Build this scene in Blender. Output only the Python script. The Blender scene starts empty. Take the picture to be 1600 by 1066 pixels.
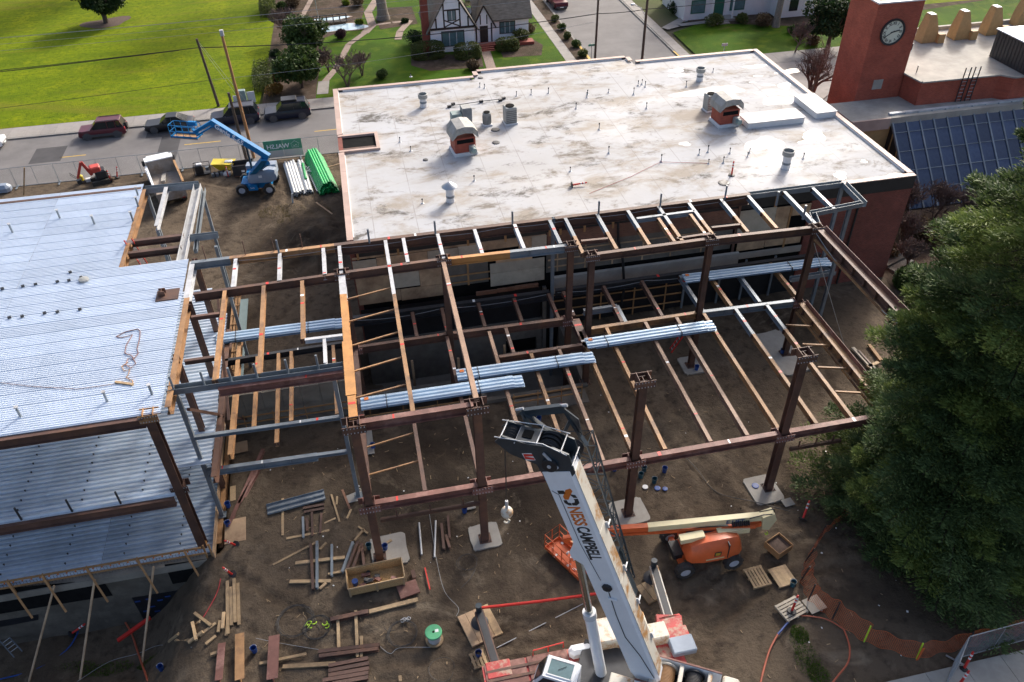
import bpy, math, random
import numpy as np
from mathutils import Vector, Matrix

R = math.radians
random.seed(7)
rng = np.random.default_rng(7)
scene = bpy.context.scene
COL = scene.collection

# ------------------------------------------------------------------ camera
CAM_H = 35.0
YAW, PITCH, ROLL, FOC = R(10.893), R(39.118), R(-1.3162), 1270.134   # FOC in pixels of a 1600 px wide frame
_f = np.array([math.sin(YAW)*math.cos(PITCH), math.cos(YAW)*math.cos(PITCH), -math.sin(PITCH)])
_r = np.array([math.cos(YAW), -math.sin(YAW), 0.0])
_u = np.cross(_r, _f)
CR = math.cos(ROLL)*_r + math.sin(ROLL)*_u
CU = -math.sin(ROLL)*_r + math.cos(ROLL)*_u
CF = _f
cam = bpy.data.cameras.new('camera')
cam_o = bpy.data.objects.new('camera', cam)
COL.objects.link(cam_o)
m3 = Matrix(((CR[0], CU[0], -CF[0]), (CR[1], CU[1], -CF[1]), (CR[2], CU[2], -CF[2])))
cam_o.matrix_world = Matrix.Translation((0, 0, CAM_H)) @ m3.to_4x4()
cam.sensor_width = 36.0
cam.lens = FOC/1600.0*36.0
cam.clip_start = 0.5
cam.clip_end = 3000
scene.camera = cam_o

# ------------------------------------------------------------------ light
SUN_EL, SUN_AZ = 31.0, 39.5      # azimuth clockwise from +Y
world = bpy.data.worlds.new('World')
scene.world = world
world.use_nodes = True
wn = world.node_tree.nodes; wl = world.node_tree.links
bg = wn['Background']
sky = wn.new('ShaderNodeTexSky')
sky.sky_type = 'NISHITA'
sky.sun_disc = False
sky.sun_elevation = R(SUN_EL)
sky.sun_rotation = R(SUN_AZ)
sky.air_density = 0.75; sky.dust_density = 5.0; sky.ozone_density = 0.3
wl.new(sky.outputs[0], bg.inputs[0])
bg.inputs[1].default_value = 0.15
sun = bpy.data.lights.new('sun', 'SUN')
sun.energy = 2.2
sun.angle = R(8)
sun.color = (1.0, 0.97, 0.93)
sun_o = bpy.data.objects.new('sun', sun)
COL.objects.link(sun_o)
sd = Vector((math.sin(R(SUN_AZ))*math.cos(R(SUN_EL)), math.cos(R(SUN_AZ))*math.cos(R(SUN_EL)), math.sin(R(SUN_EL))))
sun_o.rotation_euler = sd.to_track_quat('Z', 'Y').to_euler()
sun_o.location = sd*100
scene.view_settings.view_transform = 'Standard'
scene.view_settings.look = 'None'
scene.view_settings.exposure = 0.84
scene.view_settings.gamma = 1.0
scene.view_settings.use_curve_mapping = False

# ------------------------------------------------------------------ geometry of the site: a photo point and a height give a place
def at(px, py, z=0.0):
    d = CR*(px-800)/FOC - CU*(py-533)/FOC + CF
    t = (z-CAM_H)/d[2]
    return Vector((d[0]*t, d[1]*t, z))
def aty(px, py, y):
    d = CR*(px-800)/FOC - CU*(py-533)/FOC + CF
    t = y/d[1]
    return Vector((d[0]*t, y, CAM_H+d[2]*t))
def sst(a, b, x):
    t = min(1.0, max(0.0, (x-a)/(b-a))); return t*t*(3-2*t)
def tz(x, y):
    """ground height of the building site"""
    if x < -10.2 and y > 28.7 and y < 46: return -4.3
    if -2.5 < x < 11.7 and 36.9 < y < 43.6: return -3.0
    z = 0.0
    if x < -10.2 and y <= 28.7:
        s = sst(-10.4, -15.2, x); fy = 0.5+0.5*sst(20.5, 26.0, y)
        z = -4.3*s*fy
    return z
def gat(px, py):
    p = at(px, py, 0)
    for _ in range(12):
        p = at(px, py, 0.5*p.z+0.5*tz(p.x, p.y))
    p.z = tz(p.x, p.y)
    return p

# ------------------------------------------------------------------ mesh builder
Z = Vector((0, 0, 1))
class MB:
    def __init__(s): s.v = []; s.f = []
    def add(s, vs, fs):
        n = len(s.v); s.v.extend([tuple(p) for p in vs]); s.f.extend([tuple(i+n for i in f) for f in fs]); return s
    def bx(s, x0, x1, y0, y1, z0, z1):
        return s.add([(x0,y0,z0),(x1,y0,z0),(x1,y1,z0),(x0,y1,z0),(x0,y0,z1),(x1,y0,z1),(x1,y1,z1),(x0,y1,z1)],
                     [(0,3,2,1),(4,5,6,7),(0,1,5,4),(1,2,6,5),(2,3,7,6),(3,0,4,7)])
    def box(s, c, size, rz=0.0, M=None):
        hx, hy, hz = size[0]/2, size[1]/2, size[2]/2
        ps = [Vector((a*hx, b*hy, d*hz)) for d in (-1,1) for a,b in ((-1,-1),(1,-1),(1,1),(-1,1))]
        T = M if M is not None else Matrix.Rotation(rz, 3, 'Z')
        c = Vector(c)
        return s.add([T @ p + c for p in ps], [(0,3,2,1),(4,5,6,7),(0,1,5,4),(1,2,6,5),(2,3,7,6),(3,0,4,7)])
    def bbox(s, c, size, b=0.02, rz=0.0, M=None):
        """box with chamfered vertical and top edges"""
        hx, hy, hz = size[0]/2, size[1]/2, size[2]/2
        b = min(b, hx*.9, hy*.9, hz*.9)
        def ring(ix, iy, z, k):
            return [(-ix+k,-iy,z),(ix-k,-iy,z),(ix,-iy+k,z),(ix,iy-k,z),(ix-k,iy,z),(-ix+k,iy,z),(-ix,iy-k,z),(-ix,-iy+k,z)]
        rs = ring(hx,hy,-hz,b)+ring(hx,hy,hz-b,b)+ring(hx-b,hy-b,hz,b*.5)
        fs = [tuple(range(7,-1,-1)), tuple(range(16,24))]
        for k in (0,8):
            for i in range(8):
                j = (i+1)%8; fs.append((k+i,k+j,k+8+j,k+8+i))
        T = M if M is not None else Matrix.Rotation(rz, 3, 'Z')
        c = Vector(c)
        return s.add([T @ Vector(p) + c for p in rs], fs)
    def frame(s, p0, p1, up=Z):
        p0 = Vector(p0); p1 = Vector(p1); d = (p1-p0); L = d.length; d = d/L
        u = Vector(up); 
        if abs(d.dot(u)) > .98: u = Vector((1,0,0)) if abs(d.x) < .9 else Vector((0,1,0))
        sx = d.cross(u).normalized(); u = sx.cross(d).normalized()
        return p0, p1, d, sx, u
    def sect(s, p0, p1, poly, up=Z, caps=True):
        """extrude a closed section poly[(side,up)] from p0 to p1"""
        p0, p1, d, sx, u = s.frame(p0, p1, up); n = len(poly)
        vs = [p0+sx*a+u*b for a,b in poly]+[p1+sx*a+u*b for a,b in poly]
        fs = [(i,(i+1)%n,n+(i+1)%n,n+i) for i in range(n)]
        if caps: fs += [tuple(range(n-1,-1,-1)), tuple(range(n,2*n))]
        return s.add(vs, fs)
    def bar(s, p0, p1, w, h, up=Z):
        return s.sect(p0, p1, [(-w/2,-h/2),(w/2,-h/2),(w/2,h/2),(-w/2,h/2)], up)
    def ib(s, p0, p1, h, w, up=Z, tf=.03, tw=.022):
        """I section whose top centre line runs p0 to p1"""
        a = w/2; b = tw/2
        return s.sect(p0, p1, [(-a,-h),(a,-h),(a,-h+tf),(b,-h+tf),(b,-tf),(a,-tf),(a,0),(-a,0),(-a,-tf),(-b,-tf),(-b,-h+tf),(-a,-h+tf)], up)
    def ic(s, p0, p1, h, w, up=(0,1,0), tf=.035, tw=.03):
        a = w/2; b = tw/2; h2 = h/2
        return s.sect(p0, p1, [(-a,-h2),(a,-h2),(a,-h2+tf),(b,-h2+tf),(b,h2-tf),(a,h2-tf),(a,h2),(-a,h2),(-a,h2-tf),(-b,h2-tf),(-b,-h2+tf),(-a,-h2+tf)], up)
    def ch(s, p0, p1, h, w, up=Z, t=.02):
        """open channel"""
        return s.sect(p0, p1, [(-w/2,-h),(w/2,-h),(w/2,0),(w/2-t,0),(w/2-t,-h+t),(-w/2+t,-h+t),(-w/2+t,0),(-w/2,0)], up)
    def tube(s, pts, r, n=6, caps=True):
        pts = [Vector(p) for p in pts]; k = len(pts)
        rr = r if isinstance(r, (list, tuple)) else [r]*k
        base = len(s.v); u = None
        for i, p in enumerate(pts):
            d = (pts[min(i+1,k-1)]-pts[max(i-1,0)])
            d = d.normalized() if d.length > 1e-9 else Vector((0,0,1))
            if u is None:
                a = Vector((0,0,1)) if abs(d.z) < .9 else Vector((1,0,0)); u = d.cross(a).normalized()
            u = (u - d*u.dot(d)); u = u.normalized() if u.length > 1e-6 else d.orthogonal().normalized()
            w = d.cross(u)
            for j in range(n):
                t = 2*math.pi*j/n
                s.v.append(tuple(p+(u*math.cos(t)+w*math.sin(t))*rr[i]))
        for i in range(k-1):
            for j in range(n):
                j2 = (j+1)%n
                s.f.append((base+i*n+j, base+i*n+j2, base+(i+1)*n+j2, base+(i+1)*n+j))
        if caps:
            s.f.append(tuple(base+j for j in range(n-1,-1,-1))); s.f.append(tuple(base+(k-1)*n+j for j in range(n)))
        return s
    def lathe(s, prof, n=16, c=(0,0,0), M=None):
        """prof [(r,z)] about local z; M 3x3 turns it, c moves it"""
        T = M if M is not None else Matrix.Identity(3); c = Vector(c); base = len(s.v); k = len(prof)
        for r_, z_ in prof:
            for j in range(n):
                t = 2*math.pi*j/n
                s.v.append(tuple(T @ Vector((r_*math.cos(t), r_*math.sin(t), z_)) + c))
        for i in range(k-1):
            for j in range(n):
                j2 = (j+1)%n
                s.f.append((base+i*n+j, base+i*n+j2, base+(i+1)*n+j2, base+(i+1)*n+j))
        s.f.append(tuple(base+j for j in range(n-1,-1,-1))); s.f.append(tuple(base+(k-1)*n+j for j in range(n)))
        return s
    def prism(s, poly, z0, z1):
        n = len(poly)
        return s.add([(x,y,z0) for x,y in poly]+[(x,y,z1) for x,y in poly],
                     [tuple(range(n-1,-1,-1)), tuple(range(n,2*n))]+[(i,(i+1)%n,n+(i+1)%n,n+i) for i in range(n)])
    def plate(s, poly3, off):
        """polygon in space given thickness by vector off"""
        off = Vector(off); n = len(poly3)
        return s.add([Vector(p) for p in poly3]+[Vector(p)+off for p in poly3],
                     [tuple(range(n-1,-1,-1)), tuple(range(n,2*n))]+[(i,(i+1)%n,n+(i+1)%n,n+i) for i in range(n)])
    def loft(s, rings, cap=True):
        n = len(rings[0]); base = len(s.v)
        for r_ in rings: s.v.extend([tuple(p) for p in r_])
        for i in range(len(rings)-1):
            for j in range(n):
                j2 = (j+1)%n
                s.f.append((base+i*n+j, base+i*n+j2, base+(i+1)*n+j2, base+(i+1)*n+j))
        if cap:
            s.f.append(tuple(base+j for j in range(n-1,-1,-1))); s.f.append(tuple(base+(len(rings)-1)*n+j for j in range(n)))
        return s
    def mesh(s, name, mat):
        me = bpy.data.meshes.new(name)
        me.from_pydata(s.v, [], s.f)
        if mat is not None: me.materials.append(MAT[mat] if isinstance(mat, str) else mat)
        return me
    def build(s, name, mat, parent=None, smooth=False, label=None, kind=None, local=None):
        me = s.mesh(name, mat)
        import bmesh
        bm = bmesh.new(); bm.from_mesh(me); bmesh.ops.recalc_face_normals(bm, faces=bm.faces); bm.to_mesh(me); bm.free()
        if smooth:
            me.polygons.foreach_set('use_smooth', [True]*len(me.polygons))
            if hasattr(me, 'set_sharp_from_angle'): me.set_sharp_from_angle(angle=R(40))
        return link(name, me, parent, label, kind)
WORLD_ROOT = {}
def link(name, me, parent=None, label=None, kind=None):
    o = bpy.data.objects.new(name, me)
    COL.objects.link(o)
    if parent is not None:
        o.parent = parent
        if parent.name in WORLD_ROOT:
            o.matrix_parent_inverse = Matrix.Translation(-WORLD_ROOT[parent.name])
            WORLD_ROOT[o.name] = Vector((0,0,0))
    if label: o['label'] = label
    if kind: o['kind'] = kind
    return o
def thing(name, label, cat, loc=(0,0,0), rz=0.0, group=None, world=False):
    """Empty at the thing's base. world=True: its parts are drawn in world coordinates"""
    o = bpy.data.objects.new(name, None)
    COL.objects.link(o)
    o.empty_display_size = .3
    o.location = loc; o.rotation_euler = (0,0,rz)
    o['label'] = label; o['category'] = cat
    if group: o['group'] = group
    if world: WORLD_ROOT[o.name] = Vector(loc)
    return o
def tag(o, label, cat, group=None):
    o['label'] = label; o['category'] = cat
    if group: o['group'] = group
    return o
def one(mb, name, mat, label, cat, group=None, smooth=False):
    return tag(mb.build(name, mat, None, smooth), label, cat, group)
def structure(mb, name, mat, smooth=False, parent=None):
    return mb.build(name, mat, parent, smooth, kind='structure' if parent is None else None)
def copy_tree(o, parent=None):
    c = o.copy(); COL.objects.link(c); c.parent = parent
    for k in ('label',):
        if parent is not None and k in c.keys() and k not in o.keys(): del c[k]
    for chd in list(o.children): copy_tree(chd, c)
    return c
def text_mesh(txt, size, mat, M, name='lettering', parent=None, align='LEFT', extrude=.004, sx=1.0, bold=0.0):
    cu = bpy.data.curves.new('txt', 'FONT'); cu.body = txt; cu.size = size; cu.extrude = extrude; cu.align_x = align; cu.offset = bold
    cu.resolution_u = 3
    to = bpy.data.objects.new('txt', cu); COL.objects.link(to)
    dg = bpy.context.evaluated_depsgraph_get()
    me = bpy.data.meshes.new_from_object(to.evaluated_get(dg))
    bpy.data.objects.remove(to); bpy.data.curves.remove(cu)
    me.transform(M @ Matrix.Diagonal((sx,1,1,1)))
    me.materials.clear(); me.materials.append(MAT[mat])
    return link(name, me, parent)
def basis(o, x, y, z):
    x = Vector(x); y = Vector(y); z = Vector(z)
    M = Matrix(((x.x,y.x,z.x,o[0]),(x.y,y.y,z.y,o[1]),(x.z,y.z,z.z,o[2]),(0,0,0,1)))
    return M

# ------------------------------------------------------------------ materials
MAT = {}
def mat(name, col, rough=.7, metal=0.0, var=.18, scale=2.0, bump=.15, bscale=25.0, col2=None, mix=(.45,.65), mscale=None, objvar=.0, spec=.5, stretch=None, coat=0.0, detail=6):
    m = bpy.data.materials.new(name); m.use_nodes = True; MAT[name] = m
    N = m.node_tree.nodes; L = m.node_tree.links
    b = N['Principled BSDF']
    tc = N.new('ShaderNodeTexCoord')
    vec = tc.outputs['Object']
    if stretch:
        mp = N.new('ShaderNodeMapping'); mp.inputs['Scale'].default_value = stretch; L.new(vec, mp.inputs[0]); vec = mp.outputs[0]
    n1 = N.new('ShaderNodeTexNoise'); n1.inputs['Scale'].default_value = scale; n1.inputs['Detail'].default_value = detail; n1.inputs['Roughness'].default_value = .65
    L.new(vec, n1.inputs['Vector'])
    c1 = N.new('ShaderNodeMix'); c1.data_type = 'RGBA'
    a = tuple(max(0, x*(1-var)) for x in col)+(1,); bb = tuple(min(1, x*(1+var)) for x in col)+(1,)
    rp = N.new('ShaderNodeMapRange'); rp.inputs[1].default_value = .3; rp.inputs[2].default_value = .7
    L.new(n1.outputs[0], rp.inputs[0]); L.new(rp.outputs[0], c1.inputs[0])
    c1.inputs[6].default_value = a; c1.inputs[7].default_value = bb
    out = c1.outputs[2]
    if col2 is not None:
        n2 = N.new('ShaderNodeTexNoise'); n2.inputs['Scale'].default_value = mscale or scale*.6; n2.inputs['Detail'].default_value = 8; n2.inputs['Roughness'].default_value = .7
        L.new(vec, n2.inputs['Vector'])
        r2 = N.new('ShaderNodeMapRange'); r2.inputs[1].default_value = mix[0]; r2.inputs[2].default_value = mix[1]
        L.new(n2.outputs[0], r2.inputs[0])
        c2 = N.new('ShaderNodeMix'); c2.data_type = 'RGBA'; L.new(r2.outputs[0], c2.inputs[0]); L.new(out, c2.inputs[6]); c2.inputs[7].default_value = tuple(col2)+(1,)
        out = c2.outputs[2]
    if objvar:
        oi = N.new('ShaderNodeObjectInfo'); hs = N.new('ShaderNodeHueSaturation')
        mr = N.new('ShaderNodeMapRange'); mr.inputs[3].default_value = 1-objvar; mr.inputs[4].default_value = 1+objvar
        L.new(oi.outputs['Random'], mr.inputs[0]); L.new(mr.outputs[0], hs.inputs['Value']); L.new(out, hs.inputs['Color']); out = hs.outputs[0]
    L.new(out, b.inputs['Base Color'])
    b.inputs['Roughness'].default_value = rough; b.inputs['Metallic'].default_value = metal
    b.inputs['Specular IOR Level'].default_value = spec
    if coat: b.inputs['Coat Weight'].default_value = coat
    if bump:
        n3 = N.new('ShaderNodeTexNoise'); n3.inputs['Scale'].default_value = bscale; n3.inputs['Detail'].default_value = 4
        L.new(vec, n3.inputs['Vector'])
        bp = N.new('ShaderNodeBump'); bp.inputs['Strength'].default_value = bump; bp.inputs['Distance'].default_value = .03
        L.new(n3.outputs[0], bp.inputs['Height']); L.new(bp.outputs[0], b.inputs['Normal'])
    return m
mat('steel_rust', (.095,.05,.036), .62, .0, .35, 1.2, .1, 30, col2=(.15,.072,.04), mix=(.5,.68), objvar=.22)
mat('steel_tan', (.33,.18,.078), .6, .0, .3, 1.4, .1, 30, col2=(.13,.072,.045), mix=(.5,.66), objvar=.18)
mat('steel_weather', (.27,.165,.105), .6, 0, .25, 1.2, .1, 30, col2=(.14,.08,.055), mix=(.48,.66), objvar=.12)
mat('steel_orange', (.46,.22,.065), .6, 0, .22, 1.4, .1, 30, col2=(.30,.13,.04), mix=(.52,.72))
mat('steel_red', (.16,.068,.052), .6, 0, .3, 1.4, .1, 30, col2=(.33,.18,.145), mix=(.5,.7), objvar=.12)
mat('steel_grey', (.17,.20,.225), .5, .1, .2, 1.0, .08, 30, col2=(.26,.29,.31), mix=(.5,.7), objvar=.15)
mat('steel_pale', (.46,.47,.48), .55, .1, .2, 1.5, .08, 30, col2=(.34,.34,.34), mix=(.5,.65), objvar=.1)
mat('steel_black', (.03,.032,.036), .5, .2, .3, 2, .1, 30)
mat('galvanized', (.58,.65,.74), .38, .3, .06, .8, .04, 14, col2=(.48,.55,.63), mix=(.5,.75), objvar=.07)
mat('galvanized_dull', (.54,.61,.69), .36, .3, .18, .8, .05, 14, col2=(.50,.55,.60), mix=(.5,.72), objvar=.10)
mat('pipe_galv', (.45,.47,.49), .4, .6, .12, 3)
mat('wood', (.40,.28,.155), .75, 0, .28, 3, .2, 30, col2=(.26,.18,.11), mix=(.48,.72), objvar=.32, stretch=(1,1,1))
mat('wood_tan', (.36,.2,.085), .75, 0, .25, 3, .2, 30, objvar=.15)
mat('ply', (.48,.33,.20), .8, 0, .22, 1.2, .15, 30, col2=(.24,.15,.09), mix=(.45,.7), objvar=.2)
mat('ply_white', (.44,.385,.30), .8, 0, .16, 1.2, .15, 30, col2=(.30,.245,.18), mix=(.5,.75), objvar=.1)
mat('osb', (.42,.27,.12), .8, 0, .35, 14, .3, 40)
mat('concrete', (.25,.225,.185), .85, 0, .22, .9, .25, 20, col2=(.16,.145,.125), mix=(.48,.7))
mat('concrete_pale', (.35,.33,.29), .85, 0, .18, .9, .2, 20, col2=(.28,.26,.23), mix=(.5,.72))
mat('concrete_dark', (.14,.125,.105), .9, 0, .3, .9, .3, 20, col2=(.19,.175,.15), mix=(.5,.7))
mat('membrane', (.010,.011,.014), .55, 0, .4, 2, .2, 20)
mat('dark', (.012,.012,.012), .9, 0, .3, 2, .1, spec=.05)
mat('brick', (.27,.07,.045), .85, 0, .25, 1.0, .25, 40, col2=(.17,.045,.032), mix=(.45,.7))
mat('brick_pale', (.30,.16,.10), .85, 0, .25, 2.0, .25, 40, col2=(.2,.09,.05), mix=(.45,.7))
mat('coping', (.42,.30,.25), .6, .0, .12, 1.0, .1, 20, objvar=.08)
mat('fascia', (.030,.027,.024), .75, 0, .3, 1, .1)
mat('white_paint', (.62,.63,.64), .45, 0, .06, 2, .05)
mat('stucco', (.86,.87,.89), .8, 0, .06, 2, .15, 30)
mat('crane_white', (.80,.82,.83), .38, 0, .06, 1.0, .04, 20, col2=(.40,.25,.12), mix=(.66,.74), mscale=.9)
mat('crane_rusty', (.58,.55,.47), .5, 0, .1, 1.0, .08, 20, col2=(.38,.19,.06), mix=(.50,.62), mscale=1.3)
mat('crane_blue', (.028,.04,.05), .35, .1, .25, 3, .05)
mat('crane_red', (.42,.05,.045), .55, 0, .25, 1.3, .15, 20, col2=(.38,.27,.2), mix=(.5,.62), mscale=1.6)
mat('chrome', (.5,.52,.5), .18, 1.0, .1, 2, 0)
mat('lettering_dark', (.02,.025,.028), .5, 0, .05, 2, 0)
mat('lettering_orange', (.62,.16,.02), .5, 0, .05, 2, 0)
mat('lettering_white', (.8,.82,.85), .5, 0, .03, 2, 0)
mat('lettering_blue', (.03,.06,.18), .5, 0, .03, 2, 0)
mat('lift_orange', (.60,.115,.03), .42, 0, .14, 1.4, .05, 20, col2=(.42,.09,.035), mix=(.55,.75))
mat('lift_cream', (.62,.55,.33), .45, 0, .1, 1.4, .05)
mat('lift_blue', (.012,.18,.42), .5, 0, .12, 1.5, .05, spec=.2)
mat('lift_grey', (.25,.30,.37), .45, 0, .1, 1.5, .05)
mat('tyre', (.035,.033,.031), .85, 0, .3, 6, .3, 30, col2=(.06,.05,.04), mix=(.5,.75))
mat('rim', (.55,.60,.68), .45, .3, .15, 4)
mat('black_rubber', (.015,.015,.017), .6, 0, .2, 4)
mat('glass', (.012,.018,.022), .08, 0, .1, 2, 0, spec=.35)
mat('glass_teal', (.10,.17,.18), .1, 0, .2, 2, 0, spec=.8)
mat('red_plastic', (.62,.035,.025), .45, 0, .1, 3, .03, objvar=.1)
mat('white_band', (.75,.75,.73), .4, 0, .04, 3, 0)
mat('red_hose', (.42,.045,.05), .5, 0, .15, 3)
mat('orange_hose', (.42,.10,.05), .55, 0, .15, 3)
mat('blue_plastic', (.02,.07,.27), .4, 0, .2, 3, objvar=.2)
mat('teal_plastic', (.02,.09,.12), .4, 0, .2, 3)
mat('green_pipe', (.015,.38,.10), .4, 0, .12, 2, .03, objvar=.25)
mat('white_pipe', (.62,.63,.62), .45, 0, .08, 2, .03, objvar=.12)
mat('orange_mesh', (.62,.13,.035), .6, 0, .15, 2, 0)
mat('yellow', (.65,.50,.03), .45, 0, .15, 2)
mat('yellow_paint', (.55,.35,.04), .7, 0, .25, 4)
mat('lime', (.5,.75,.05), .5, 0, .1, 2, 0)
mat('reel_green', (.08,.36,.17), .5, 0, .15, 3, .05)
mat('wire_rope', (.07,.065,.06), .6, .3, .3, 5)
mat('wire', (.02,.02,.02), .6, 0, .2, 3, 0)
mat('wire_pale', (.35,.36,.36), .5, .3, .2, 3, 0)
mat('pole_wood', (.085,.06,.042), .85, 0, .3, 3, .3, 20, stretch=(4,4,.4))
mat('pole_new', (.34,.17,.07), .8, 0, .25, 3, .3, 20, stretch=(4,4,.4))
mat('bark', (.075,.055,.042), .9, 0, .35, 5, .5, 18)
mat('bark_pale', (.2,.17,.14), .9, 0, .3, 5, .5, 18)
mat('twig', (.13,.09,.075), .9, 0, .3, 5, 0)
mat('wall_concrete', (.105,.09,.07), .9, 0, .3, .7, .3, 20, col2=(.19,.165,.13), mix=(.5,.7))
mat('twig_red', (.125,.082,.068), .9, 0, .3, 5, 0)
mat('asphalt', (.15,.142,.138), .88, 0, .18, .35, .15, 60, col2=(.12,.113,.11), mix=(.5,.72), mscale=.12)
mat('asphalt_dark', (.058,.056,.058), .9, 0, .2, .6, .15, 60)
mat('sidewalk', (.27,.25,.23), .88, 0, .15, .8, .12, 40, col2=(.19,.175,.155), mix=(.5,.75), objvar=.08)
mat('path_brick', (.24,.18,.145), .88, 0, .25, 4, .2, 30)
mat('kerb', (.21,.20,.185), .88, 0, .2, 1, .15, 30)
mat('mulch', (.085,.055,.042), .95, 0, .35, 6, .5, 30)
mat('bed_soil', (.095,.065,.05), .95, 0, .35, 2, .5, 20, col2=(.06,.055,.025), mix=(.5,.7))
mat('tan_paint', (.42,.26,.11), .7, 0, .15, 2, .1)
mat('shingle', (.19,.165,.13), .9, 0, .35, 1.5, .4, 18, stretch=(1,3,3))
mat('timber_dark', (.035,.024,.02), .8, 0, .25, 3, .1)
mat('door_green', (.01,.10,.07), .5, 0, .1, 2)
mat('pond_water', (.35,.48,.55), .08, 0, .12, 1, .05, 4)
mat('sign_green', (.06,.27,.17), .6, 0, .06, 1, 0)
mat('sign_white', (.52,.53,.50), .6, 0, .06, 1, 0)
mat('clock_white', (.66,.68,.55), .5, 0, .04, 2, 0)
mat('car_maroon', (.085,.008,.018), .3, 0, .05, 2, 0, spec=.45)
mat('car_black', (.008,.009,.013), .3, 0, .05, 2, 0, spec=.45)
mat('car_navy', (.010,.014,.03), .3, 0, .05, 2, 0, spec=.45)
mat('car_white', (.72,.73,.75), .3, 0, .03, 2, 0, coat=.5)
mat('car_trim', (.06,.06,.065), .6, 0, .1, 3, 0)
mat('lamp_red', (.45,.01,.01), .25, 0, .05, 2, 0)
mat('lamp_clear', (.6,.6,.6), .15, 0, .05, 2, 0)
mat('truck_bed', (.34,.30,.26), .7, .1, .22, 1.3, .1, 20, col2=(.22,.16,.11), mix=(.48,.68))
mat('excavator_red', (.5,.06,.045), .5, 0, .15, 2)
mat('condenser', (.28,.29,.28), .6, .2, .15, 3, .1)
mat('hood_metal', (.27,.27,.26), .6, .3, .25, 2, .15, 15, col2=(.38,.36,.30), mix=(.5,.7))
mat('hood_red', (.32,.07,.04), .75, 0, .25, 1.6, .2, 20, col2=(.2,.045,.03), mix=(.45,.7))
mat('vent_green', (.2,.27,.26), .6, 0, .1, 2)
# ---------------------------------------------------------------- ground materials
def gnode(m, kind): return m.node_tree.nodes.new(kind)
def ground_mat(name, cols, scales, rough=.95, bump=.5, bscale=6.0, speck=None, streak=None):
    """layered noise in world position: cols[0] base then each further colour mixed by a noise"""
    m = bpy.data.materials.new(name); m.use_nodes = True; MAT[name] = m
    N = m.node_tree.nodes; L = m.node_tree.links; b = N['Principled BSDF']
    g = N.new('ShaderNodeNewGeometry'); vec = g.outputs['Position']
    out = None
    for i, (c, s) in enumerate(zip(cols, scales)):
        if i == 0:
            rgb = N.new('ShaderNodeRGB'); rgb.outputs[0].default_value = tuple(c)+(1,); out = rgb.outputs[0]; continue
        n = N.new('ShaderNodeTexNoise'); n.inputs['Scale'].default_value = s[0]; n.inputs['Detail'].default_value = 9; n.inputs['Roughness'].default_value = s[3] if len(s) > 3 else .62
        if len(s) > 4: n.inputs['Distortion'].default_value = s[4]
        mp = N.new('ShaderNodeMapping'); mp.inputs['Location'].default_value = (13.7*i, 5.1*i, i); L.new(vec, mp.inputs[0])
        if len(s) > 5: mp.inputs['Scale'].default_value = s[5]
        if len(s) > 6: mp.inputs['Rotation'].default_value = (0,0,s[6])
        L.new(mp.outputs[0], n.inputs['Vector'])
        r_ = N.new('ShaderNodeMapRange'); r_.inputs[1].default_value = s[1]; r_.inputs[2].default_value = s[2]; L.new(n.outputs[0], r_.inputs[0])
        mx = N.new('ShaderNodeMix'); mx.data_type = 'RGBA'; L.new(r_.outputs[0], mx.inputs[0]); L.new(out, mx.inputs[6]); mx.inputs[7].default_value = tuple(c)+(1,); out = mx.outputs[2]
    if speck:
        v = N.new('ShaderNodeTexVoronoi'); v.inputs['Scale'].default_value = speck[0]; L.new(vec, v.inputs['Vector'])
        r_ = N.new('ShaderNodeMapRange'); r_.inputs[1].default_value = speck[1]; r_.inputs[2].default_value = speck[1]*.6; L.new(v.outputs['Distance'], r_.inputs[0])
        w_ = N.new('ShaderNodeTexNoise'); w_.inputs['Scale'].default_value = speck[3]; L.new(vec, w_.inputs['Vector'])
        r3 = N.new('ShaderNodeMapRange'); r3.inputs[1].default_value = .45; r3.inputs[2].default_value = .65; L.new(w_.outputs[0], r3.inputs[0])
        ml = N.new('ShaderNodeMath'); ml.operation = 'MULTIPLY'; L.new(r_.outputs[0], ml.inputs[0]); L.new(r3.outputs[0], ml.inputs[1])
        mx = N.new('ShaderNodeMix'); mx.data_type = 'RGBA'; L.new(ml.outputs[0], mx.inputs[0]); L.new(out, mx.inputs[6]); mx.inputs[7].default_value = tuple(speck[2])+(1,); out = mx.outputs[2]
    L.new(out, b.inputs['Base Color']); b.inputs['Roughness'].default_value = rough; b.inputs['Specular IOR Level'].default_value = .08
    n = N.new('ShaderNodeTexNoise'); n.inputs['Scale'].default_value = bscale; n.inputs['Detail'].default_value = 8; n.inputs['Roughness'].default_value = .7; L.new(vec, n.inputs['Vector'])
    bp = N.new('ShaderNodeBump'); bp.inputs['Strength'].default_value = bump; bp.inputs['Distance'].default_value = .12
    L.new(n.outputs[0], bp.inputs['Height']); L.new(bp.outputs[0], b.inputs['Normal'])
    return m
ground_mat('dirt', [(.124,.095,.067), (.046,.035,.026), (.185,.145,.103), (.066,.050,.037), (.235,.19,.137)],
           [0, (.09,.48,.66,.6,.6), (.35,.54,.72,.7,.4), (1.6,.5,.68), (.16,.58,.70,.7,1.2)], .95, .95, 3.2, speck=(7.0,.12,(.20,.17,.13),.5))
ground_mat('grass_bright', [(.150,.200,.0015), (.090,.140,.0015), (.21,.245,.003), (.062,.10,.002), (.15,.15,.014)],
           [0, (.16,.40,.62,.75,.3,(.35,1.6,1),.85), (.3,.48,.68,.75), (2.0,.48,.70), (.06,.53,.66,.75,1.5,(.4,2.6,1),.85)], .9, .9, 6.0)
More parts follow.
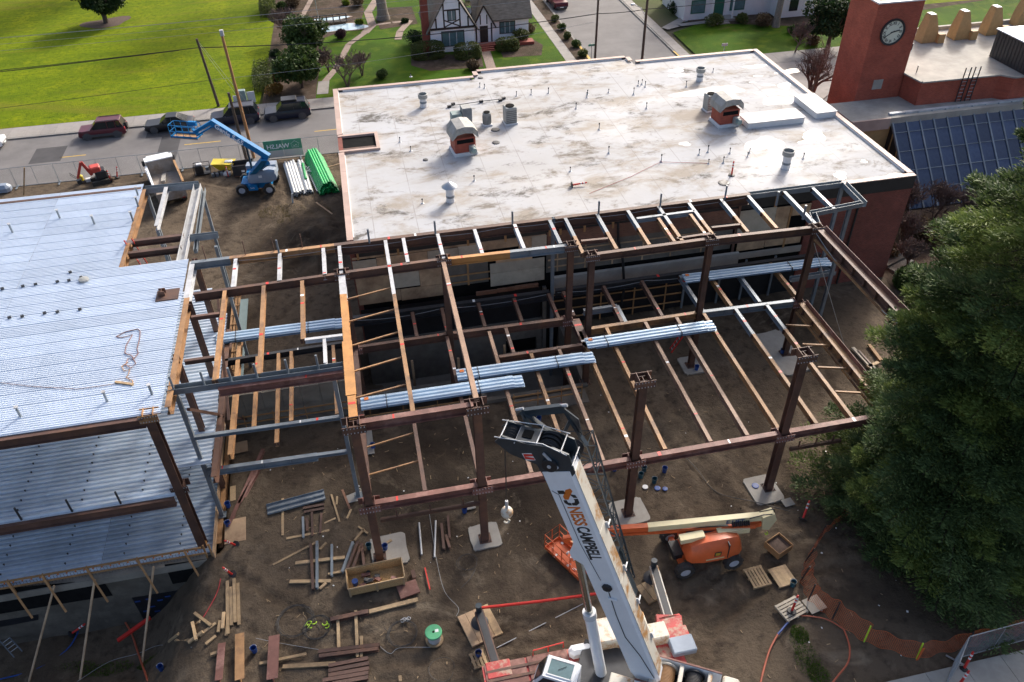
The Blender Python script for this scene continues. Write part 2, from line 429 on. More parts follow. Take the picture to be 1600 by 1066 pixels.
ground_mat('grass_garden', [(.050,.108,.005), (.032,.07,.004), (.085,.13,.008), (.115,.105,.03)],
           [0, (.15,.42,.62), (.5,.5,.68), (.22,.6,.72,.7,.8)], .9, .7, 9.0)
ground_mat('bed', [(.085,.06,.045), (.05,.04,.025), (.12,.09,.07)], [0, (.3,.45,.62), (1.2,.5,.7)], .95, .8, 7.0)
ground_mat('far_ground', [(.06,.09,.02), (.1,.09,.06)], [0, (.03,.4,.65)], .95, .3, 2)
# roof membrane: white coating with brown ponding stains, streaks and lap seams
def roof_mat():
    m = bpy.data.materials.new('roof_membrane'); m.use_nodes = True; MAT['roof_membrane'] = m
    N = m.node_tree.nodes; L = m.node_tree.links; b = N['Principled BSDF']
    g = N.new('ShaderNodeNewGeometry'); vec = g.outputs['Position']
    def noise(scale, lo, hi, sc=(1,1,1), loc=(0,0,0), dist=0.0, rough=.6):
        mp = N.new('ShaderNodeMapping'); mp.inputs['Scale'].default_value = sc; mp.inputs['Location'].default_value = loc; L.new(vec, mp.inputs[0])
        n = N.new('ShaderNodeTexNoise'); n.inputs['Scale'].default_value = scale; n.inputs['Detail'].default_value = 8; n.inputs['Roughness'].default_value = rough; n.inputs['Distortion'].default_value = dist
        L.new(mp.outputs[0], n.inputs['Vector'])
        r_ = N.new('ShaderNodeMapRange'); r_.inputs[1].default_value = lo; r_.inputs[2].default_value = hi; L.new(n.outputs[0], r_.inputs[0]); return r_.outputs[0]
    def mixc(fac, a, col):
        mx = N.new('ShaderNodeMix'); mx.data_type = 'RGBA'; L.new(fac, mx.inputs[0])
        L.new(a, mx.inputs[6]); mx.inputs[7].default_value = tuple(col)+(1,); return mx.outputs[2]
    def mul(a, k):
        t = N.new('ShaderNodeMath'); t.operation = 'MULTIPLY'; L.new(a, t.inputs[0])
        if isinstance(k, (int, float)): t.inputs[1].default_value = k
        else: L.new(k, t.inputs[1])
        return t.outputs[0]
    rgb = N.new('ShaderNodeRGB'); rgb.outputs[0].default_value = (.435,.445,.46,1); o = rgb.outputs[0]
    o = mixc(mul(noise(.13,.35,.65,(.9,1.3,1),(0,0,0),0,.7), .7), o, (.375,.365,.35))
    o = mixc(mul(noise(.30,.485,.63,(.75,1.35,1),(3,9,0),.3,.7), .88), o, (.29,.25,.20))
    o = mixc(mul(noise(.42,.545,.655,(.8,1.3,1),(21,4,0),.3,.72), .92), o, (.15,.125,.095))
    o = mixc(mul(noise(.32,.565,.66,(.8,1.25,1),(7,31,0),.3,.75), .95), o, (.075,.066,.055))
    o = mixc(mul(noise(3.5,.55,.75,(.35,1.2,1),(1,1,0)), .35), o, (.45,.42,.38))
    # lap seams
    sx = N.new('ShaderNodeSeparateXYZ'); L.new(vec, sx.inputs[0])
    for ax, per, w in ((0, 2.75, .018), (1, 8.2, .012)):
        md = N.new('ShaderNodeMath'); md.operation = 'PINGPONG'; L.new(sx.outputs[ax], md.inputs[0]); md.inputs[1].default_value = per/2
        r_ = N.new('ShaderNodeMapRange'); r_.inputs[1].default_value = w*2.2; r_.inputs[2].default_value = w*.6; L.new(md.outputs[0], r_.inputs[0])
        o = mixc(mul(mul(r_.outputs[0], noise(.4,.3,.55)), .8), o, (.26,.245,.23))
    L.new(o, b.inputs['Base Color'])
    rr = N.new('ShaderNodeMapRange'); b.inputs['Specular IOR Level'].default_value = .22
    rr = rr; rr.inputs[3].default_value = .8; rr.inputs[4].default_value = .55
    L.new(noise(.2,.45,.7,(.6,1.2,1),(5,5,0)), rr.inputs[0]); L.new(rr.outputs[0], b.inputs['Roughness'])
    n = N.new('ShaderNodeTexNoise'); n.inputs['Scale'].default_value = 3; n.inputs['Detail'].default_value = 6; L.new(vec, n.inputs['Vector'])
    bp = N.new('ShaderNodeBump'); bp.inputs['Strength'].default_value = .2; bp.inputs['Distance'].default_value = .05; L.new(n.outputs[0], bp.inputs['Height']); L.new(bp.outputs[0], b.inputs['Normal'])
roof_mat()
m = mat('puddle', (.50,.50,.49), .05, 0, .05, 1, 0, spec=.8)
m = mat('roof_patch', (.52,.515,.51), .6, 0, .05, 1, .05)
# brick with courses (too fine to show singly at this distance)
def brick_mat(name, c1, c2, mortar, scale=1.0):
    m = bpy.data.materials.new(name); m.use_nodes = True; MAT[name] = m
    N = m.node_tree.nodes; L = m.node_tree.links; b = N['Principled BSDF']
    g = N.new('ShaderNodeNewGeometry'); sx = N.new('ShaderNodeSeparateXYZ'); L.new(g.outputs['Position'], sx.inputs[0])
    ad = N.new('ShaderNodeMath'); L.new(sx.outputs[0], ad.inputs[0]); L.new(sx.outputs[1], ad.inputs[1])
    cb = N.new('ShaderNodeCombineXYZ'); L.new(ad.outputs[0], cb.inputs[0]); L.new(sx.outputs[2], cb.inputs[1])
    bt = N.new('ShaderNodeTexBrick'); bt.inputs['Scale'].default_value = scale; bt.inputs['Brick Width'].default_value = .22; bt.inputs['Row Height'].default_value = .075; bt.inputs['Mortar Size'].default_value = .006
    bt.inputs['Color1'].default_value = tuple(c1)+(1,); bt.inputs['Color2'].default_value = tuple(c2)+(1,); bt.inputs['Mortar'].default_value = tuple(mortar)+(1,)
    L.new(cb.outputs[0], bt.inputs['Vector'])
    n = N.new('ShaderNodeTexNoise'); n.inputs['Scale'].default_value = .5; n.inputs['Detail'].default_value = 8; n.inputs['Roughness'].default_value = .7; L.new(g.outputs['Position'], n.inputs['Vector'])
    hs = N.new('ShaderNodeHueSaturation'); mr = N.new('ShaderNodeMapRange'); mr.inputs[1].default_value = .3; mr.inputs[2].default_value = .7; mr.inputs[3].default_value = .7; mr.inputs[4].default_value = 1.25
    L.new(n.outputs[0], mr.inputs[0]); L.new(mr.outputs[0], hs.inputs['Value']); L.new(bt.outputs['Color'], hs.inputs['Color'])
    L.new(hs.outputs[0], b.inputs['Base Color']); b.inputs['Roughness'].default_value = .85
    bp = N.new('ShaderNodeBump'); bp.inputs['Strength'].default_value = .3; bp.inputs['Distance'].default_value = .01; L.new(bt.outputs['Fac'], bp.inputs['Height']); bp.invert = True; L.new(bp.outputs[0], b.inputs['Normal'])
brick_mat('brick_wall', (.22,.055,.036), (.155,.04,.028), (.21,.12,.095))
brick_mat('brick_tower', (.40,.082,.042), (.31,.06,.032), (.32,.15,.11))
brick_mat('brick_old', (.22,.10,.06), (.16,.07,.045), (.2,.15,.12))
def leaf_mat(name, c0, c1, trans=.25, rough=.6):
    m = bpy.data.materials.new(name); m.use_nodes = True; MAT[name] = m
    N = m.node_tree.nodes; L = m.node_tree.links; b = N['Principled BSDF']; out = N['Material Output']
    g = N.new('ShaderNodeNewGeometry'); mx = N.new('ShaderNodeMix'); mx.data_type = 'RGBA'
    L.new(g.outputs['Random Per Island'], mx.inputs[0]); mx.inputs[6].default_value = tuple(c0)+(1,); mx.inputs[7].default_value = tuple(c1)+(1,)
    L.new(mx.outputs[2], b.inputs['Base Color']); b.inputs['Roughness'].default_value = rough; b.inputs['Specular IOR Level'].default_value = .25
    t = N.new('ShaderNodeBsdfTranslucent'); L.new(mx.outputs[2], t.inputs[0])
    ms = N.new('ShaderNodeMixShader'); ms.inputs[0].default_value = trans; L.new(b.outputs[0], ms.inputs[1]); L.new(t.outputs[0], ms.inputs[2]); L.new(ms.outputs[0], out.inputs[0])
leaf_mat('needle', (.050,.082,.030), (.14,.20,.065), .22)
leaf_mat('needle_light', (.115,.165,.038), (.21,.265,.065), .28)
leaf_mat('leaf_dark', (.012,.030,.010), (.035,.065,.018))
leaf_mat('leaf_mid', (.03,.06,.012), (.07,.11,.025))
leaf_mat('leaf_hedge', (.055,.075,.018), (.10,.12,.032))
leaf_mat('leaf_rust', (.16,.07,.015), (.22,.14,.03))
leaf_mat('leaf_lime', (.12,.17,.015), (.2,.24,.03))
leaf_mat('leaf_brown', (.07,.045,.025), (.12,.085,.045))
leaf_mat('leaf_purple', (.05,.02,.03), (.09,.045,.05))
leaf_mat('blade', (.05,.10,.01), (.10,.17,.02))
leaf_mat('dry_blade', (.11,.095,.035), (.16,.13,.06))

# ---------------------------------------------------------------- terrain
def vnoise(x, y, s, seed=0):
    x = x/s; y = y/s
    xi = np.floor(x).astype(int); yi = np.floor(y).astype(int); xf = x-xi; yf = y-yi
    def h(a, b):
        t = np.sin(a*127.1+b*311.7+seed*74.7)*43758.5453; return t-np.floor(t)
    u = xf*xf*(3-2*xf); v = yf*yf*(3-2*yf)
    return (h(xi,yi)*(1-u)+h(xi+1,yi)*u)*(1-v)+(h(xi,yi+1)*(1-u)+h(xi+1,yi+1)*u)*v
def grid_mesh(name, xs, ys, zf, matname):
    X, Y = np.meshgrid(xs, ys); Zz = zf(X, Y)
    nx, ny = len(xs), len(ys)
    co = np.stack([X, Y, Zz], -1).reshape(-1, 3)
    i = np.arange(nx-1)[None, :]+np.arange(ny-1)[:, None]*nx
    q = np.stack([i, i+1, i+1+nx, i+nx], -1).reshape(-1, 4)
    return np_mesh(name, co, q, matname, True)
def np_mesh(name, co, faces, matname, smooth=False):
    me = bpy.data.meshes.new(name); k = faces.shape[1]
    me.vertices.add(len(co)); me.vertices.foreach_set('co', co.astype(np.float32).ravel())
    me.loops.add(faces.size); me.loops.foreach_set('vertex_index', faces.astype(np.int32).ravel())
    me.polygons.add(len(faces)); me.polygons.foreach_set('loop_start', np.arange(0, faces.size, k, dtype=np.int32))
    me.update(calc_edges=True)
    if smooth: me.polygons.foreach_set('use_smooth', [True]*len(faces))
    me.materials.append(MAT[matname])
    return me
def site_z(X, Y):
    base = np.vectorize(tz)(X, Y)
    n = (vnoise(X, Y, 6, 1)-.5)*.22+(vnoise(X, Y, 1.7, 2)-.5)*.09+(vnoise(X, Y, .6, 3)-.5)*.05
    # the slope into the left excavation is loose and lumpy
    lump = np.clip(-base, 0, 1)*(vnoise(X, Y, 1.1, 5)-.5)*.35
    # wheel ruts
    ax = np.sin(Y*.35+1)*1.2+15
    for off in (0, 1.9): n -= .07*np.exp(-((X-ax-off)/.22)**2)*(Y < 24)
    bx = np.sin(Y*.14)*2.0-6.5
    for off in (0, 2.0): n -= .09*np.exp(-((X-bx-off)/.25)**2)*(Y > 44)
    # curved wheel tracks with lug marks
    for cx, cy, r0 in ((20,8,13),(-2,6,14.5),(6,40,20),(30,35,13.5),(-20,58,14),(-22,66,13)):
        d = np.hypot(X-cx,Y-cy); ang = np.arctan2(Y-cy,X-cx)
        for off in (0,1.9):
            g = np.exp(-((d-r0-off)/.26)**2); n -= g*(.075+.03*np.sin(ang*r0*9)); n += .05*np.exp(-((np.abs(d-r0-off)-.42)/.16)**2)
    # spoil heaps by the pipe stacks
    n += .7*np.exp(-(((X+4.6)/1.9)**2+((Y-60.2)/2.2)**2))
    n -= .5*np.exp(-(((X+4.5)/2.4)**2+((Y-54.5)/2.5)**2))
    hp_ = np.exp(-(((X+4.8)/2.6)**2+((Y-57.5)/4.5)**2)); n += hp_*((vnoise(X,Y,.9,8)-.5)*.55+(vnoise(X,Y,.4,9)-.5)*.3)
    edge = np.clip((74.0-Y)/2.0, 0, 1)
    return base+n*edge+lump-.10+.05*edge
me = grid_mesh('ground', np.arange(-42, 48.01, .225), np.arange(8, 74.41, .2), site_z, 'dirt')
o = link('ground', me, kind='structure')
mb = MB()
for a in ((-400,-42,8,74.4),(48,400,8,74.4),(-400,400,-200,8)): mb.add([(a[0],a[2],-.12),(a[1],a[2],-.12),(a[1],a[3],-.12),(a[0],a[3],-.12)], [(0,1,2,3)])
structure(mb, 'outer_ground', 'dirt')
mb = MB(); mb.add([(-600,74.3,-.16),(600,74.3,-.16),(600,900,-.16),(-600,900,-.16)], [(0,1,2,3)]); structure(mb, 'terrain', 'far_ground')
# street: asphalt sheet, kerb, sidewalk flags
mb = MB(); mb.bx(-200, 200, 74.3, 85.2, -.3, -.10); structure(mb, 'road', 'asphalt')
road_top = -.10
mb = MB(); mb.bx(28.0, 38.2, 85.21, 260, -.3, -.096); structure(mb, 'side_street', 'asphalt')
mb = MB()
for px0, py0, px1, py1 in ((340,218,340,218),):
    pass
def mark(x0, x1, y0, y1, m, name, z=road_top+.004):
    mb = MB(); mb.add([(x0,y0,z),(x1,y0,z),(x1,y1,z),(x0,y1,z)], [(0,1,2,3)]); return mb.build(name, m, None, kind='structure')
for x0, x1 in ((-28.8,-26.4),(-17.2,-13.7),(-4.5,-1.5),(-40,-37)): mark(x0, x1, 79.72, 79.86, 'yellow_paint', 'road_marking')
mark(-31.5,-28.6,79.0,82.4,'asphalt_dark','road_patch')
mark(-19.6,-17.7,75.0,83.0,'asphalt_dark','road_patch')
mark(-21.2,-17.0,82.2,84.6,'asphalt_dark','road_patch', road_top+.006)
mb = MB(); mb.bx(-200, 27.9, 85.2, 85.45, -.12, .03); structure(mb, 'kerb', 'kerb')
mb = MB(); mb.bx(38.3, 200, 85.2, 85.45, -.12, .03); structure(mb, 'kerb', 'kerb')
mb = MB(); mb.bx(38.21, 38.4, 85.46, 200, -.12, .03); structure(mb, 'kerb', 'kerb')
mb = MB(); mb.bx(27.75, 27.99, 85.46, 200, -.12, .03); structure(mb, 'kerb', 'kerb')
mb = MB(); mb.bx(27.7, 27.99, 90.0, 97, .031, .036); structure(mb, 'kerb_paint', 'yellow_paint')
mb = MB(); mb.bx(38.22, 38.42, 86.0, 92, .031, .036); structure(mb, 'kerb_paint', 'yellow_paint')
sw = bpy.data.objects.new('sidewalk', None); COL.objects.link(sw); sw['kind'] = 'structure'
fl = MB(); fl.bx(-.74,.74,-1.23,1.23,-.1,.03); flag_me = fl.mesh('flag', 'sidewalk')
for i in range(42):
    o = link('flag', flag_me, sw); o.location = (-37.2+i*1.5, 86.72, random.uniform(-.004,.004))
fl = MB(); fl.bx(-.62,.62,-.74,.74,-.1,.03); flag2 = fl.mesh('flag', 'sidewalk')
for i in range(26):
    o = link('flag', flag2, sw); o.location = (39.1, 90.3+i*1.5, random.uniform(-.004,.004))
    if i < 20:
        o = link('flag', flag2, sw); o.location = (25.6, 90.3+i*1.5, random.uniform(-.004,.004))
for i in range(14):
    o = link('flag', flag_me, sw); o.location = (39.3+i*1.5, 86.72, random.uniform(-.004,.004))
mb = MB(); mb.bx(26.25, 27.74, 85.46, 130, -.12, .02); structure(mb, 'parking_strip', 'bed')
def sheet(name, m, poly, z, kind='structure'):
    mb = MB(); mb.add([(p[0],p[1],z) for p in poly], [tuple(range(len(poly)))]); return mb.build(name, m, None, kind=kind)
sheet('lawn', 'grass_bright', [(-200,88.0),(-10.2,88.0),(-9.7,97),(-9.2,114),(-9.6,150),(-9,300),(-200,300)], .02)
sheet('garden_lawn', 'grass_garden', [(-9.9,88.0),(24.95,88.0),(24.95,200),(-9.3,200)], .012)
sheet('garden_bed', 'bed', [(-9.9,88.0),(-4.2,88),(-4.0,91.8),(-3.6,96.5),(-2.2,100.5),(-3.6,104),(-2.8,107.5),(2.0,111.5),(3.0,118),(1.5,135),(-9.2,135),(-9.2,114),(-9.7,97)], .03)
sheet('garden_bed', 'bed', [(4.5,109),(9.5,110),(9.5,117.5),(5.5,118),(4.2,114)], .03)
sheet('garden_bed', 'bed', [(7.0,95.2),(9,92.9),(15.2,92.6),(15.6,96.5),(9.4,98.5),(7.5,99.8)], .03)
sheet('garden_bed', 'bed', [(18.0,95.0),(22.6,94.6),(23.6,98),(22.5,101.5),(18.2,101)], .03)
sheet('garden_lawn', 'grass_garden', [(40.4,88.0),(120,88.0),(120,100.4),(46,101.2),(40.5,98.2)], .014)
sheet('garden_bed', 'bed', [(44,101.4),(56.5,96.5),(62,96),(90,100.5),(90,130),(44,130)], .02)
sheet('lawn', 'grass_bright', [(60,100.3),(160,100.3),(160,200),(60,200)], .026)
sheet('paved_yard', 'sidewalk', [(37.5,70),(43,70),(62,86),(62,88.5),(47,88.5),(40,85.6),(37.5,85.6)], .018)
# ---------------------------------------------------------------- existing flat-roofed building
ZR = 8.35
BX0, BX1, BY0 = -1.7, 36.6, 43.45
FOOT = [(-1.7,43.45),(36.6,43.45),(36.6,68.6),(24.75,68.6),(24.75,69.9),(10.4,69.9),(10.4,68.6),(-1.7,68.6)]
bld = thing('flat_roofed_building', 'large red brick building with a stained white flat roof', 'building', (17.5,56,0), world=True)
def wallp(mb, name, m, label=None, parent=bld): return mb.build(name, m, parent, label=label)
mb = MB(); mb.prism([(p[0]+(.35 if p[0] < 0 else -.35 if p[0] > 30 else 0), p[1]+(.35 if p[1] < 44 else -.35)) for p in FOOT], ZR-.3, ZR-.12)
wallp(mb, 'roof', 'roof_membrane')
# walls, butted round the footprint
W = .34
mb = MB(); mb.bx(BX1-W, BX1, 43.45, 68.6, -.3, ZR-.95); wallp(mb, 'wall', 'brick_wall')
mb = MB(); mb.bx(29.2, BX1-W-.002, 43.45, 43.45+W, -.3, ZR-.95); wallp(mb, 'wall', 'brick_wall')
mb = MB(); mb.bx(BX0, BX0+W, 43.8, 68.6, -.3, ZR-.95); wallp(mb, 'wall', 'brick_wall')
mb = MB(); mb.bx(BX0, 36.2, 68.25, 68.59, -.3, ZR-.95); wallp(mb, 'wall', 'brick_wall')
mb = MB(); mb.bx(BX1-.30, BX1+.02, 43.43, 68.6, ZR-.948, ZR); wallp(mb, 'fascia', 'fascia')
mb = MB(); mb.bx(BX0+.5, BX1-.302, 43.43, 43.73, ZR-.948, ZR); wallp(mb, 'fascia', 'fascia')
mb = MB(); mb.bx(BX0-.02, BX0+.3, 43.8, 68.6, ZR-.948, ZR); wallp(mb, 'fascia', 'brick_wall')
for (a, b) in (((-1.7,68.6),(10.4,68.6)),((10.4,69.9),(24.75,69.9)),((24.75,68.6),(36.6,68.6))):
    mb = MB(); mb.bx(a[0]+.3, b[0]-.31, a[1]-.3, a[1], ZR-.95, ZR); wallp(mb, 'fascia', 'fascia')
# parapet: inner white upstand and coping pieces along each edge
EDGES = [((-1.7,44.0),(-1.7,56.3),(1,0),4),((-1.7,59.4),(-1.7,68.6),(1,0),3),((-1.3,68.6),(10.3,68.6),(0,-1),4),((10.4,68.7),(10.4,69.6),(1,0),1),((10.8,69.9),(24.4,69.9),(0,-1),5),
         ((24.75,69.6),(24.75,68.7),(-1,0),1),((25.0,68.6),(36.2,68.6),(0,-1),4),((36.6,68.6),(36.6,43.9),(-1,0),8),((29.9,43.45),(36.6,43.45),(0,1),2)]
mb = MB()
for p, q, inw, n in EDGES:
    p = Vector((p[0],p[1],0)); q = Vector((q[0],q[1],0)); d = (q-p).normalized(); c = Vector((inw[0],inw[1],0))*.36+Vector((0,0,ZR-.06))
    k = min(.36, (q-p).length*.3); mb.bar(p+c+d*k, q+c-d*k, .08, .14)
par = mb.build('parapet', 'white_paint', bld)
for p, q, inw, n in EDGES:
    p = Vector((p[0],p[1],0)); q = Vector((q[0],q[1],0)); iw = Vector((inw[0],inw[1],0)); d = (q-p)/n; e = d.normalized()*.006
    for i in range(n):
        mb = MB(); mb.bar(p+d*i+e+iw*.16+Vector((0,0,ZR+.03)), p+d*(i+1)-e+iw*.16+Vector((0,0,ZR+.03)), .40, .06); mb.build('coping', 'coping', par)
mb = MB(); mb.bx(-1.3, 29.5, 43.45, 43.7, ZR-.2, ZR-.06); mb.build('edge_strip', 'fascia', bld)
# light well in the left parapet; a flat dark sheet paints in its shade
well = MB(); well.bx(-1.7,1.30,56.4,56.65,ZR-.12,ZR+.06); well.bx(-1.7,1.30,59.05,59.3,ZR-.12,ZR+.06); well.bx(1.05,1.30,56.65,59.05,ZR-.12,ZR+.06)
well.build('light_well_frame', 'coping', bld)
mb = MB(); mb.bx(-1.69,1.05,56.65,59.05,ZR-.14,ZR-.112); mb.build('well_shade', 'dark', bld)
mb = MB(); mb.bx(-1.69,1.05,56.65,57.25,ZR-.1119,ZR-.09); mb.build('light_well_sill', 'steel_rust', bld)
# puddles and pale patches, each with its own ragged outline
def blob(cx, cy, rx, ry, seed, n=22):
    r_ = random.Random(seed); ph = [r_.uniform(0,6.28) for _ in range(4)]
    return [(cx+rx*math.cos(t)*(1+.22*math.sin(2*t+ph[0])+.15*math.sin(3*t+ph[1])+.08*math.sin(5*t+ph[2])), cy+ry*math.sin(t)*(1+.22*math.sin(2*t+ph[0])+.15*math.sin(3*t+ph[1])+.08*math.sin(5*t+ph[2]))) for t in [6.2832*i/n for i in range(n)]]
zp = ZR-.116
for i, (px, py, rx, ry, m) in enumerate(((1272,212,1.0,.8,'puddle'),(1262,221,.6,.35,'puddle'),(1313,274,.45,.5,'puddle'),(1398,273,.5,.2,'puddle'),(1236,266,.6,.3,'puddle'),(1350,252,.22,.18,'puddle'),
      (1057,110,.9,.4,'roof_patch'),(1060,118,.8,.4,'roof_patch'),(1180,104,.9,.4,'puddle'),(1184,119,.4,.2,'roof_patch'),(1175,129,.3,.15,'roof_patch'),(1200,133,.5,.3,'roof_patch'),(1187,146,.35,.2,'roof_patch'),
      (1110,143,2.6,1.0,'roof_patch'),(1232,112,1.0,.5,'puddle'),(1226,134,.6,.6,'puddle'),(1218,158,1.3,.9,'roof_patch'),(1203,255,1.2,.5,'roof_patch'),(1195,225,1.3,1.2,'roof_patch'),(1070,225,.5,.3,'roof_patch'))):
    c = at(px, py, zp); mb = MB(); pl = blob(c.x, c.y, rx, ry, i); mb.add([(x,y,zp+.001*(i%3)) for x,y in pl], [tuple(range(len(pl)))]); mb.build('puddle' if m == 'puddle' else 'roof_patch', m, bld)
# front wall, opened up for the extension: sheets, studs, rails, membrane, concrete
YW = 43.30
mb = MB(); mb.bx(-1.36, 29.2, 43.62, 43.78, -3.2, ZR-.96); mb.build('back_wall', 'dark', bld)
def wp(x0, x1, z0, z1, m, name='plywood_sheet', y0=0.0, t=.05):
    mb = MB(); mb.bx(x0, x1, YW+y0, YW+y0+t, z0, z1); return mb.build(name, m, bld)
wp(-1.62,-.15,6.0,7.25,'ply_white'); wp(-.13,1.75,5.95,7.3,'ply',y0=.02); wp(1.77,3.05,6.0,7.32,'ply'); wp(3.07,5.0,6.05,7.3,'ply_white',y0=.02); wp(5.02,6.4,6.6,7.35,'ply_white')
wp(6.42,8.9,6.85,7.4,'ply',y0=.03); wp(8.92,9.75,6.1,7.4,'ply'); wp(9.77,10.75,5.95,7.42,'ply_white',y0=.01)
wp(-1.6,.6,4.75,5.93,'ply'); wp(.62,2.4,4.85,5.95,'ply_white',y0=.02); wp(2.42,3.95,4.75,6.0,'ply')
wp(-1.6,1.1,3.9,4.73,'ply',y0=.015); wp(1.12,3.95,3.85,4.73,'ply')
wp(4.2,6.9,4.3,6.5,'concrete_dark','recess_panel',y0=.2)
for z in (4.55,5.1): wp(4.1,7.0,z,z+.09,'wood_tan','rail',y0=.08,t=.05)
wp(5.5,5.62,4.3,6.2,'wood_tan','stud',y0=.1,t=.05)
wp(7.0,10.62,4.0,5.0,'ply_white'); wp(7.0,10.62,5.02,5.75,'ply_white',y0=.02); wp(7.4,9.8,5.76,6.1,'ply',y0=.02)
wp(3.9,4.02,3.9,5.4,'white_paint','pipe_cover',y0=-.06)
for i, (x0, x1) in enumerate(((6.0,7.4),(7.42,8.6),(8.62,10.2))): wp(x0,x1,3.45+.03*i,3.72+.03*i,'brick_pale','brick_ledge',y0=-.05,t=.12)
# studs in the dark band under the roof edge
for x in (-1.3,.4,1.2,5.6,8.0,10.9,11.6,13.2,15.1,20.2,23.0,26.4): wp(x,x+.14,7.3,8.1,'wood_tan','stud',y0=.02,t=.08)
wp(-1.6,10.7,7.34,7.46,'ply','rail',y0=.06)
# right half: brick band, recess with rails, rounded concrete sill
wp(10.8,23.8,6.55,7.55,'brick_old','brick_band',y0=.04,t=.12)
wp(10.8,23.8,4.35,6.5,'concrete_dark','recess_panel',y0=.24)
for z in (4.75,5.3,5.95): wp(10.9,23.8,z,z+.09,'ply','rail',y0=.16,t=.05)
for x in (11.5,13.4,15.3,17.4,19.4,21.6): wp(x,x+.1,4.4,6.4,'ply','stud',y0=.19,t=.04)
mb = MB(); mb.sect((11.1,YW-.1,3.5),(24.3,YW-.1,3.5),[(-.25,-.55),(.2,-.55),(.2,.72),(.0,.76),(-.2,.6),(-.3,.2)][::-1]); mb.build('concrete_sill', 'concrete_pale', bld)
for x0, x1, z0, z1, m_ in ((24.0,26.6,5.5,7.35,'ply_white'),(26.62,27.6,5.3,7.3,'ply'),(24.2,26.2,4.2,5.4,'ply'),(26.25,28.9,4.25,5.25,'ply'),(24.0,29.1,3.5,4.0,'concrete_pale'),(27.8,29.1,6.5,7.3,'ply')): wp(x0,x1,z0,z1,m_)
wp(27.62,27.74,4.0,7.6,'wood_tan','stud',y0=-.04); wp(23.82,23.98,3.5,8.0,'steel_rust','stud',y0=-.02,t=.1)
# black waterproofing and basement wall
wp(-1.6,10.4,.85,3.42,'membrane','waterproofing',y0=.08,t=.06)
wp(10.5,10.75,-3,3.4,'concrete_dark','pilaster',y0=-.15,t=.3)
wp(10.8,29.1,.0,2.9,'membrane','waterproofing',y0=.12,t=.06)
for z in (.6,1.35,2.1,2.6): wp(11.2,20.5,z,z+.08,'wood_tan','rail',y0=-.12,t=.06)
for x in (12.2,14.6,17.0,19.3): wp(x,x+.09,.0,2.9,'wood_tan','stud',y0=-.05,t=.06)
for x in (20.6,22.2,23.2,25.0,27.2): wp(x,x+.14,.0,3.4,'steel_grey','stud',y0=-.1,t=.1)
bw = MB(); bw.bx(-1.6,7.9,YW-.05,YW+.3,-3.1,.84); bw.bx(10.1,10.45,YW-.05,YW+.3,-3.1,.84); bw.bx(7.9,10.1,YW-.05,YW+.3,-.75,.84); bw.bx(7.9,10.1,YW-.05,YW+.3,-3.1,-2.1)
bw.build('basement_wall', 'concrete_dark', bld)
mb = MB(); mb.tube([(15.4,YW-.2,8.0),(15.5,YW-.25,6.5),(15.9,YW-.3,5.0),(16.0,YW-.5,3.6),(16.1,YW-.45,2.5),(15.9,YW-.4,.3)], .09, 8); mb.build('drain_hose', 'black_rubber', bld, True)

# ---------------------------------------------------------------- rooftop equipment
ZT = ZR-.115
def rz_at(px, py): return at(px, py, ZT)
def mushroom(px, py, label, r=.34, h=.85, cap='open'):
    p = rz_at(px, py); t = thing('roof_vent', label, 'vent', p)
    MB().lathe([(r*.86,0),(r*.8,.35),(r*.8,h)], 16).build('pipe', 'white_paint', t, True)
    MB().lathe([(r*.84,.34),(r*.84,.5)], 16).build('band', 'steel_grey', t, True)
    if cap == 'open':
        MB().lathe([(r*.8,h-.12),(r*1.12,h-.1),(r*1.15,h+.22),(r*1.0,h+.24),(r*.95,h+.05)], 16).build('cap', 'condenser', t, True)
    else:
        MB().lathe([(r*.6,h-.02),(r*.62,h+.1)], 12).build('neck', 'dark', t, True)
        MB().lathe([(r*1.55,h+.1),(r*1.5,h+.14),(r*.7,h+.34),(.05,h+.46)], 16).build('cap', 'pipe_galv', t, True)
    return t
mushroom(662,167,'round open roof vent nearest the back left parapet corner')
mushroom(1093,126,'round open roof vent near the back right of the white roof', .34)
mushroom(1227,263,'round open roof vent with a puddle beside it at the right of the roof', .36, 1.1)
mushroom(704,315,'roof vent with a conical galvanized cap near the steel frame', .34, 1.0, 'cone')
def hood_unit(px, py, rz, label, w=1.9, s=1.0):
    p = rz_at(px, py); t = thing('rooftop_fan_unit', label, 'rooftop unit', p, rz)
    MB().bbox((0,0,.12*s), (1.75*s,1.75*s,.24*s), .04).build('curb', 'white_paint', t)
    MB().bbox((0,0,.8*s), (1.55*s,1.55*s,1.1*s), .05).build('housing', 'hood_red', t)
    MB().bx(-.62*s,.62*s,-.80*s,-.779*s,.95*s,1.25*s).build('louver', 'dark', t)
    rings = []
    for xx, zz, hw in ((-1.0,1.35,.72),(-.95,1.75,.82),(-.6,2.15,.86),(0,2.25,.88),(.6,2.15,.86),(.95,1.75,.82),(1.0,1.35,.72)):
        rings.append([(xx*s,-hw*s*1.05,zz*s),(xx*s,-hw*s*1.12,max(1.3,zz-.45)*s),(xx*s,hw*s*1.12,max(1.3,zz-.45)*s),(xx*s,hw*s*1.05,zz*s)])
    MB().loft(rings).build('hood', 'hood_metal', t, False)
    mt = MB().bbox((.45*s,-1.0*s,.55*s),(.45*s,.45*s,.5*s),.05).build('motor_box', 'condenser', t)
    MB().lathe([(.2*s,0),(.2*s,.3*s),(.12*s,.34*s)],14,(.45*s,-1.22*s,.6*s),Matrix.Rotation(R(90),3,'X')).build('motor', 'vent_green', mt, True)
    return t
hood_unit(724,236,R(6),'brick red rooftop fan unit with weathered hood, left of the two', s=1.0)
